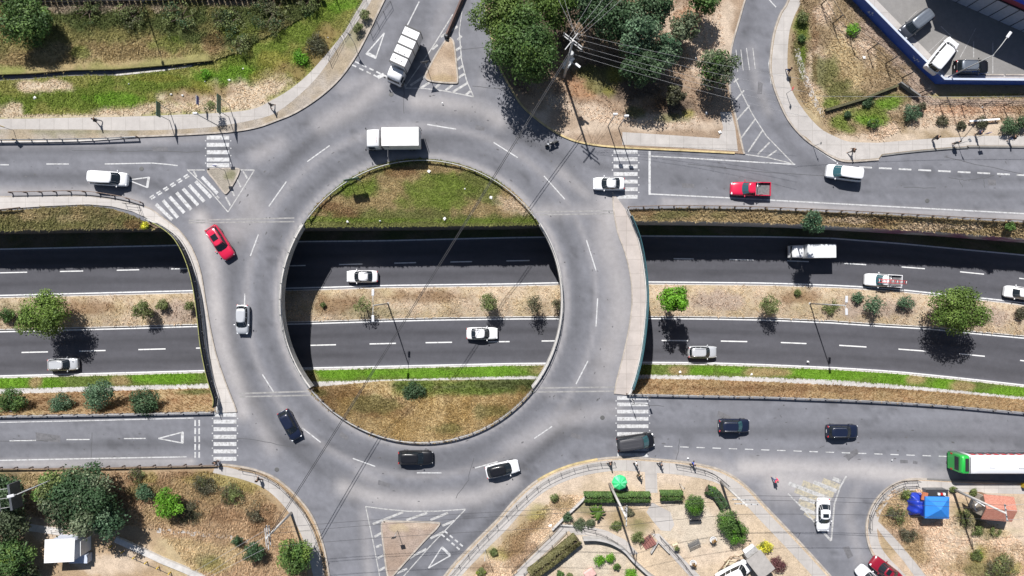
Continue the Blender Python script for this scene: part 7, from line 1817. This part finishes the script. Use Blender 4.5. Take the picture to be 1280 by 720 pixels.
cn = empty('stall_counter', W(1165, 613, ZB), R(0), 'dark stall counter with goods along the upper side of the blue tent', 'counter'); MB().rbox((0, 0, .55), (2.7, .8, 1.1), .03).build('cabinet', 'rubber_mat', cn); MB().rbox((0, 0, 1.13), (2.8, .9, .06), .02).build('counter_top', 'dark_steel', cn)
for i, (x, m) in enumerate(((.1, 'white_paint'), (.45, 'lamp_red'), (.8, 'white_paint'))): 
    o = MB().rbox((0, 0, .12), (.28, .3, .24), .03).build('goods_box', m, None, Vector(cn.location) + Vector((x, -.1, 1.16))); tag(o, ('white goods box, the one by the tarpaulin on the dark stall counter', 'small red goods box on the dark stall counter', 'white goods box, the outer one on the dark stall counter')[i], 'box')
c = W(1249, 636, 2.7); ti = empty('kiosk', (c.x, c.y, ZB), R(-5), 'small kiosk with a terracotta tiled gable roof by the bus stop', 'kiosk'); mat('kiosk_wall', (.42, .36, .30), .85, var=.12, scale=2)
def tile_mat():
    m = bpy.data.materials.new('terracotta_tiles'); m.use_nodes = True; nt = m.node_tree; b = nt.nodes['Principled BSDF']; N = nt.nodes.new; L = nt.links.new
    tc = N('ShaderNodeTexCoord'); w_ = N('ShaderNodeTexBrick'); w_.inputs['Scale'].default_value = 3.2; w_.inputs['Color1'].default_value = (.40, .15, .10, 1); w_.inputs['Color2'].default_value = (.52, .24, .17, 1); w_.inputs['Mortar'].default_value = (.22, .09, .07, 1); w_.inputs['Mortar Size'].default_value = .03
    L(tc.outputs['Object'], w_.inputs['Vector']); L(w_.outputs['Color'], b.inputs['Base Color']); b.inputs['Roughness'].default_value = .8
    bp = N('ShaderNodeBump'); bp.inputs['Strength'].default_value = .5; L(w_.outputs['Fac'], bp.inputs['Height']); bp.invert = True; L(bp.outputs['Normal'], b.inputs['Normal']); M['tiles'] = m
tile_mat()
MB().box((0, 0, 1.15), (3.3, 2.6, 2.3)).build('wall', 'kiosk_wall', ti); a, b_ = 1.98, 1.62
for s in (1, -1):
    mb = MB(); mb.add([(-a, s * b_, 2.2), (a, s * b_, 2.2), (a, 0, 2.95), (-a, 0, 2.95), (-a, s * b_, 2.32), (a, s * b_, 2.32), (a, 0, 3.07), (-a, 0, 3.07)], [(0, 1, 2, 3), (4, 5, 6, 7), (0, 1, 5, 4), (1, 2, 6, 5), (2, 3, 7, 6), (3, 0, 4, 7)]); mb.build('roof', 'tiles', ti)
for s in (-1, 1): mb = MB(); mb.add([(s * 1.65, -1.3, 2.3), (s * 1.65, 1.3, 2.3), (s * 1.65, 0, 2.9), (s * 1.6, -1.3, 2.3), (s * 1.6, 1.3, 2.3), (s * 1.6, 0, 2.9)], [(0, 1, 2), (3, 4, 5), (0, 1, 4, 3), (1, 2, 5, 4), (2, 0, 3, 5)]); mb.build('gable', 'kiosk_wall', ti)
MB().box((.2, -1.315, 1.4), (1.4, .04, .9)).build('shutter', 'dark_steel', ti); MB().box((-1.0, 1.315, 1.0), (.8, .04, 2.0)).build('door', 'wood', ti)
c = W(1224, 634, 1.0); ds = empty('water_tank', (c.x, c.y, ZB), R(-25), 'open white rimmed tank with a dark inside beside the tiled kiosk', 'tank'); MB().lathe([(.5, 0), (.62, .9), (.66, .95), (.50, .95), (.45, .6), (0, .6)], (0, 0, 0), 20).build('bowl', 'white_paint', ds); MB().lathe([(.44, .62), (.42, .64), (0, .64)], (0, 0, 0), 20).build('water', 'glass', ds); MB().box((0, 0, .05), (1.6, 1.1, .1)).build('stand', 'dark_steel', ds)
bs = W(1214, 619, 4.2); o = MB(); 
sb_ = empty('banner_board', W(1206, 620, ZB), R(-32), 'white advertising board with dark lettering strokes fixed below the long pale pole', 'board'); MB().rbox((.0, 0, 2.3), (2.1, .12, .9), .02).build('panel', 'white_paint', sb_)
MB().tube([(0, .1, 0), (0, .1, 2.7)], .05, 8).build('post', 'pole_grey', sb_)
yb = empty('bollard', W(1278, 606, ZB), 0, 'stout yellow bollard behind the bus', 'bollard'); MB().rbox((0, 0, .35), (.5, .6, .7), .06).build('post', 'sign_yellow', yb); MB().rbox((0, 0, .72), (.4, .5, .05), .02).build('cap', 'dark_steel', yb)
cb = empty('utility_cabinet', W(709, 82, ZB), R(55), 'white metal utility cabinet at the foot of the tall northern pole', 'cabinet'); MB().rbox((0, 0, .75), (1.35, .8, 1.4), .03).build('body', 'white_paint', cb); MB().rbox((.1, -.03, 1.5), (1.5, .9, .08), .02).build('lid', 'box_grey', cb); MB().box((.69, 0, .7), (.03, .6, 1.0)).build('door', 'pale_blue', cb)
br_ = empty('traffic_barrier', W(571, 16, 0), R(67), 'long rusty brown traffic barrier at the tip of the northern island', 'barrier')
mb = MB(); prof = [(-.3, 0), (.3, 0), (.3, .12), (.12, .4), (.09, .85), (-.09, .85), (-.12, .4), (-.3, .12)]
mb.loft([[(x, y, z) for y, z in prof] for x in (-3.4, 0, 3.4)], sm=False); mb.build('barrier_body', 'weathered_board', br_); MB().rbox((-3.55, 0, .4), (.3, .5, .8), .06).build('end_block', 'dark_steel', br_)

# litter
mb = MB(); gl = random.Random(12)
for u, v in ((228, 119), (256, 102), (43, 122), (287, 100), (214, 118), (161, 105), (410, 47), (556, 273), (614, 247), (581, 236), (536, 214), (553, 129), (475, 276), (434, 277), (304, 86), (1003, 48), (1080, 72), (870, 73), (883, 141), (700, 462), (850, 465), (940, 468), (1228, 134), (1010, 452), (1115, 575), (270, 315), (860, 573), (64, 662), (688, 657), (900, 165)):
    z = .2 if not (440 < v < 475) else ZL + .4
    if v in (273, 247, 236, 276, 277): z = .12
    p = W(u, v, z); s = gl.uniform(.10, .30); a = gl.uniform(0, 3)
    mb.add([(p.x + s * math.cos(a + k * 1.57) * gl.uniform(.5, 1.2), p.y + s * math.sin(a + k * 1.57) * gl.uniform(.5, 1.2), p.z + gl.uniform(0, .1)) for k in range(4)] + [(p.x, p.y, p.z + .14)], [(0, 1, 4), (1, 2, 4), (2, 3, 4), (3, 0, 4)])
o = mb.build('litter', 'white_paint'); tag(o, 'scraps of white litter lying on grass, banks and pavements', 'litter', None, 'stuff')

# ------------------------------------------------------------------ people
def skin_mesh(name, J, E, rad, lv=1):
    me = bpy.data.meshes.new(name); me.from_pydata(J, E, []); ob = bpy.data.objects.new(name, me); COL.objects.link(ob)
    md = ob.modifiers.new('skin', 'SKIN'); md.use_smooth_shade = True
    for i, r in enumerate(rad): me.skin_vertices[0].data[i].radius = (r, r) if not isinstance(r, tuple) else r
    me.skin_vertices[0].data[0].use_root = True
    sb = ob.modifiers.new('sub', 'SUBSURF'); sb.levels = lv; sb.render_levels = lv
    dg = bpy.context.evaluated_depsgraph_get(); out = bpy.data.meshes.new_from_object(ob.evaluated_get(dg)); out.name = name
    bpy.data.objects.remove(ob); return out
def figure(stride, swing, sit=0):
    """joints of a standing or walking adult, facing +x"""
    J = [(0, 0, .95), (0, 0, 1.12), (0, 0, 1.34), (.02, 0, 1.50), (.04, 0, 1.60), (.05, 0, 1.70)]; Rr = [(.13, .16), (.115, .15), (.12, .18), .055, .085, .075]
    E = [(0, 1), (1, 2), (2, 3), (3, 4), (4, 5)]
    hands = []
    for s in (-1, 1):
        f = s * stride; i = len(J); J += [(0, s * .10, .88), (f * .22, s * .10, .50), (f * .36 - .04 * (f < 0), s * .10, .09), (f * .36 + .14, s * .11, .04)]; Rr += [.085, .06, .042, .035]
        E += [(0, i), (i, i + 1), (i + 1, i + 2), (i + 2, i + 3)]
        g = -s * swing; i = len(J); J += [(0, s * .20, 1.40), (g * .12, s * .25, 1.13), (g * .26 + .06, s * .26, .90), (g * .30 + .09, s * .26, .82)]; Rr += [.06, .045, .032, .034]
        E += [(2, i), (i, i + 1), (i + 1, i + 2), (i + 2, i + 3)]; hands.append((J[-1], s))
    return J, E, Rr, hands
POSES = []
for st_, sw in ((.9, .8), (.12, .15), (.5, .6)):
    J, E, Rr, hands = figure(st_, sw)
    body = skin_mesh('body', J, E, Rr)
    bm = bmesh.new(); bm.from_mesh(body); ex = MB()
    for h, s in hands:
        for k in range(4): ex.tube([(h[0] + (k - 1.5) * .02, h[1], h[2] - .01), (h[0] + (k - 1.5) * .022 + .01, h[1] - s * .012, h[2] - .06), (h[0] + (k - 1.5) * .02 + .025, h[1] - s * .03, h[2] - .095 + .012 * abs(k - 1.3))], [.010, .009, .007], 5)
        ex.tube([(h[0] + .03, h[1], h[2] + .02), (h[0] + .055, h[1] - s * .02, h[2] - .02), (h[0] + .06, h[1] - s * .03, h[2] - .05)], [.011, .010, .008], 5)
    ex.tube([(.125, 0, 1.64), (.150, 0, 1.625)], [.018, .012], 5)
    for s in (-1, 1): ex.tube([(.03, s * .085, 1.65), (.03, s * .10, 1.66)], [.022, .014], 5)
    t = ex.mesh('hands'); bm.from_mesh(t); bm.to_mesh(body); bm.free()
    legs = [0] + [i for i in range(6, len(J)) if (i - 6) % 8 < 4]; arms = [i for i in range(6, len(J)) if (i - 6) % 8 >= 4]
    def sub(idx, grow, cutlast=0):
        mp = {j: n for n, j in enumerate(idx)}
        return [J[j] for j in idx], [(mp[a], mp[b]) for a, b in E if a in mp and b in mp], [tuple(np.array(Rr[j]) + grow) if isinstance(Rr[j], tuple) else Rr[j] + grow for j in idx]
    tl = [0] + [i for i in legs[1:] if (i - 6) % 8 < 3]
    trousers = skin_mesh('trousers', *sub(tl, .018)); ta = [0, 1, 2] + [i for i in arms if (i - 10) % 8 < 3]
    shirt = skin_mesh('shirt', *sub(ta, .022)); hair = MB().lathe([(.0, .115), (.05, .108), (.085, .075), (.10, .02), (.098, -.03), (.085, -.06)][::-1], (.035, 0, 1.68), 14).mesh('hair')
    POSES.append((body, trousers, shirt, hair))
CLO = {'black': (.012, .012, .014), 'navy': (.02, .03, .09), 'white': (.75, .75, .75), 'pink': (.70, .05, .12), 'blue': (.08, .12, .45), 'brown': (.10, .06, .04), 'grey': (.15, .15, .16), 'jeans': (.04, .06, .13), 'khaki': (.25, .2, .13), 'olive': (.09, .09, .04)}
for k_, c_ in CLO.items(): mat('cloth_' + k_, c_, .85)
SEEN = {}
def person(u, v, head, pose, top, bottom, label, z=ZB + .015, skin='skin'):
    q = W(u, v, z + 1.0); r = empty('person', (q.x, q.y, z), R(head), label, 'person')
    b, t, s, h = POSES[pose]
    def part(nm, me, m):
        o = bpy.data.objects.new(nm, me); COL.objects.link(o); o.parent = r
        if not me.materials: me.materials.append(M[m])
        o.material_slots[0].link = 'OBJECT'; o.material_slots[0].material = M[m]
    part('body', b, skin); part('trousers', t, 'cloth_' + bottom); part('shirt', s, 'cloth_' + top); part('hair', h, 'hair')
    return r
for a in ((119, 150, 180, 0, 'black', 'grey', 'person in dark clothes walking on the upper pavement below the bright grass'), (338, 131, 30, 0, 'black', 'black', 'person in black walking along the bend of the upper pavement'), (987, 87, 100, 0, 'black', 'jeans', 'person in black on the curved north-east pavement'),
          (1067, 188, 180, 0, 'brown', 'black', 'person in brown at the corner kerb near the turning white panel van'), (1171, 172, 0, 1, 'black', 'black', 'person in black standing on the upper pavement by the weed heaps'), (1197, 178, 90, 1, 'grey', 'black', 'person in grey waiting at the upper kerb by the pale round sign'),
          (1225, 166, 180, 1, 'navy', 'black', 'person in navy waiting beside the bus stop sign post'), (1267, 172, 200, 2, 'black', 'jeans', 'person in black below the last fence posts on the upper pavement'), (269, 578, 90, 1, 'black', 'black', 'person in black waiting at the end of the long dark guardrail'),
          (322, 600, 130, 0, 'black', 'brown', 'person in black walking on the railed pavement above the brown scrub'), (763, 580, 180, 0, 'brown', 'black', 'person in a brown top at the end of the yellow kerb railing'), (795, 580, 0, 2, 'white', 'black', 'person in a white top about to cross by the big black people carrier'),
          (826, 580, 0, 0, 'grey', 'black', 'person in a grey top walking at the plaza corner'), (799, 594, 45, 0, 'olive', 'black', 'person in olive stepping out of the plaza beside the green parasol'), (867, 580, 20, 0, 'blue', 'black', 'person in blue with dark trousers behind the corner railing'), (970, 601, 120, 0, 'pink', 'jeans', 'person in a pink top crossing the mouth of the side road')):
    person(*a, z=.01 if a[0] == 970 else ZB + .015)
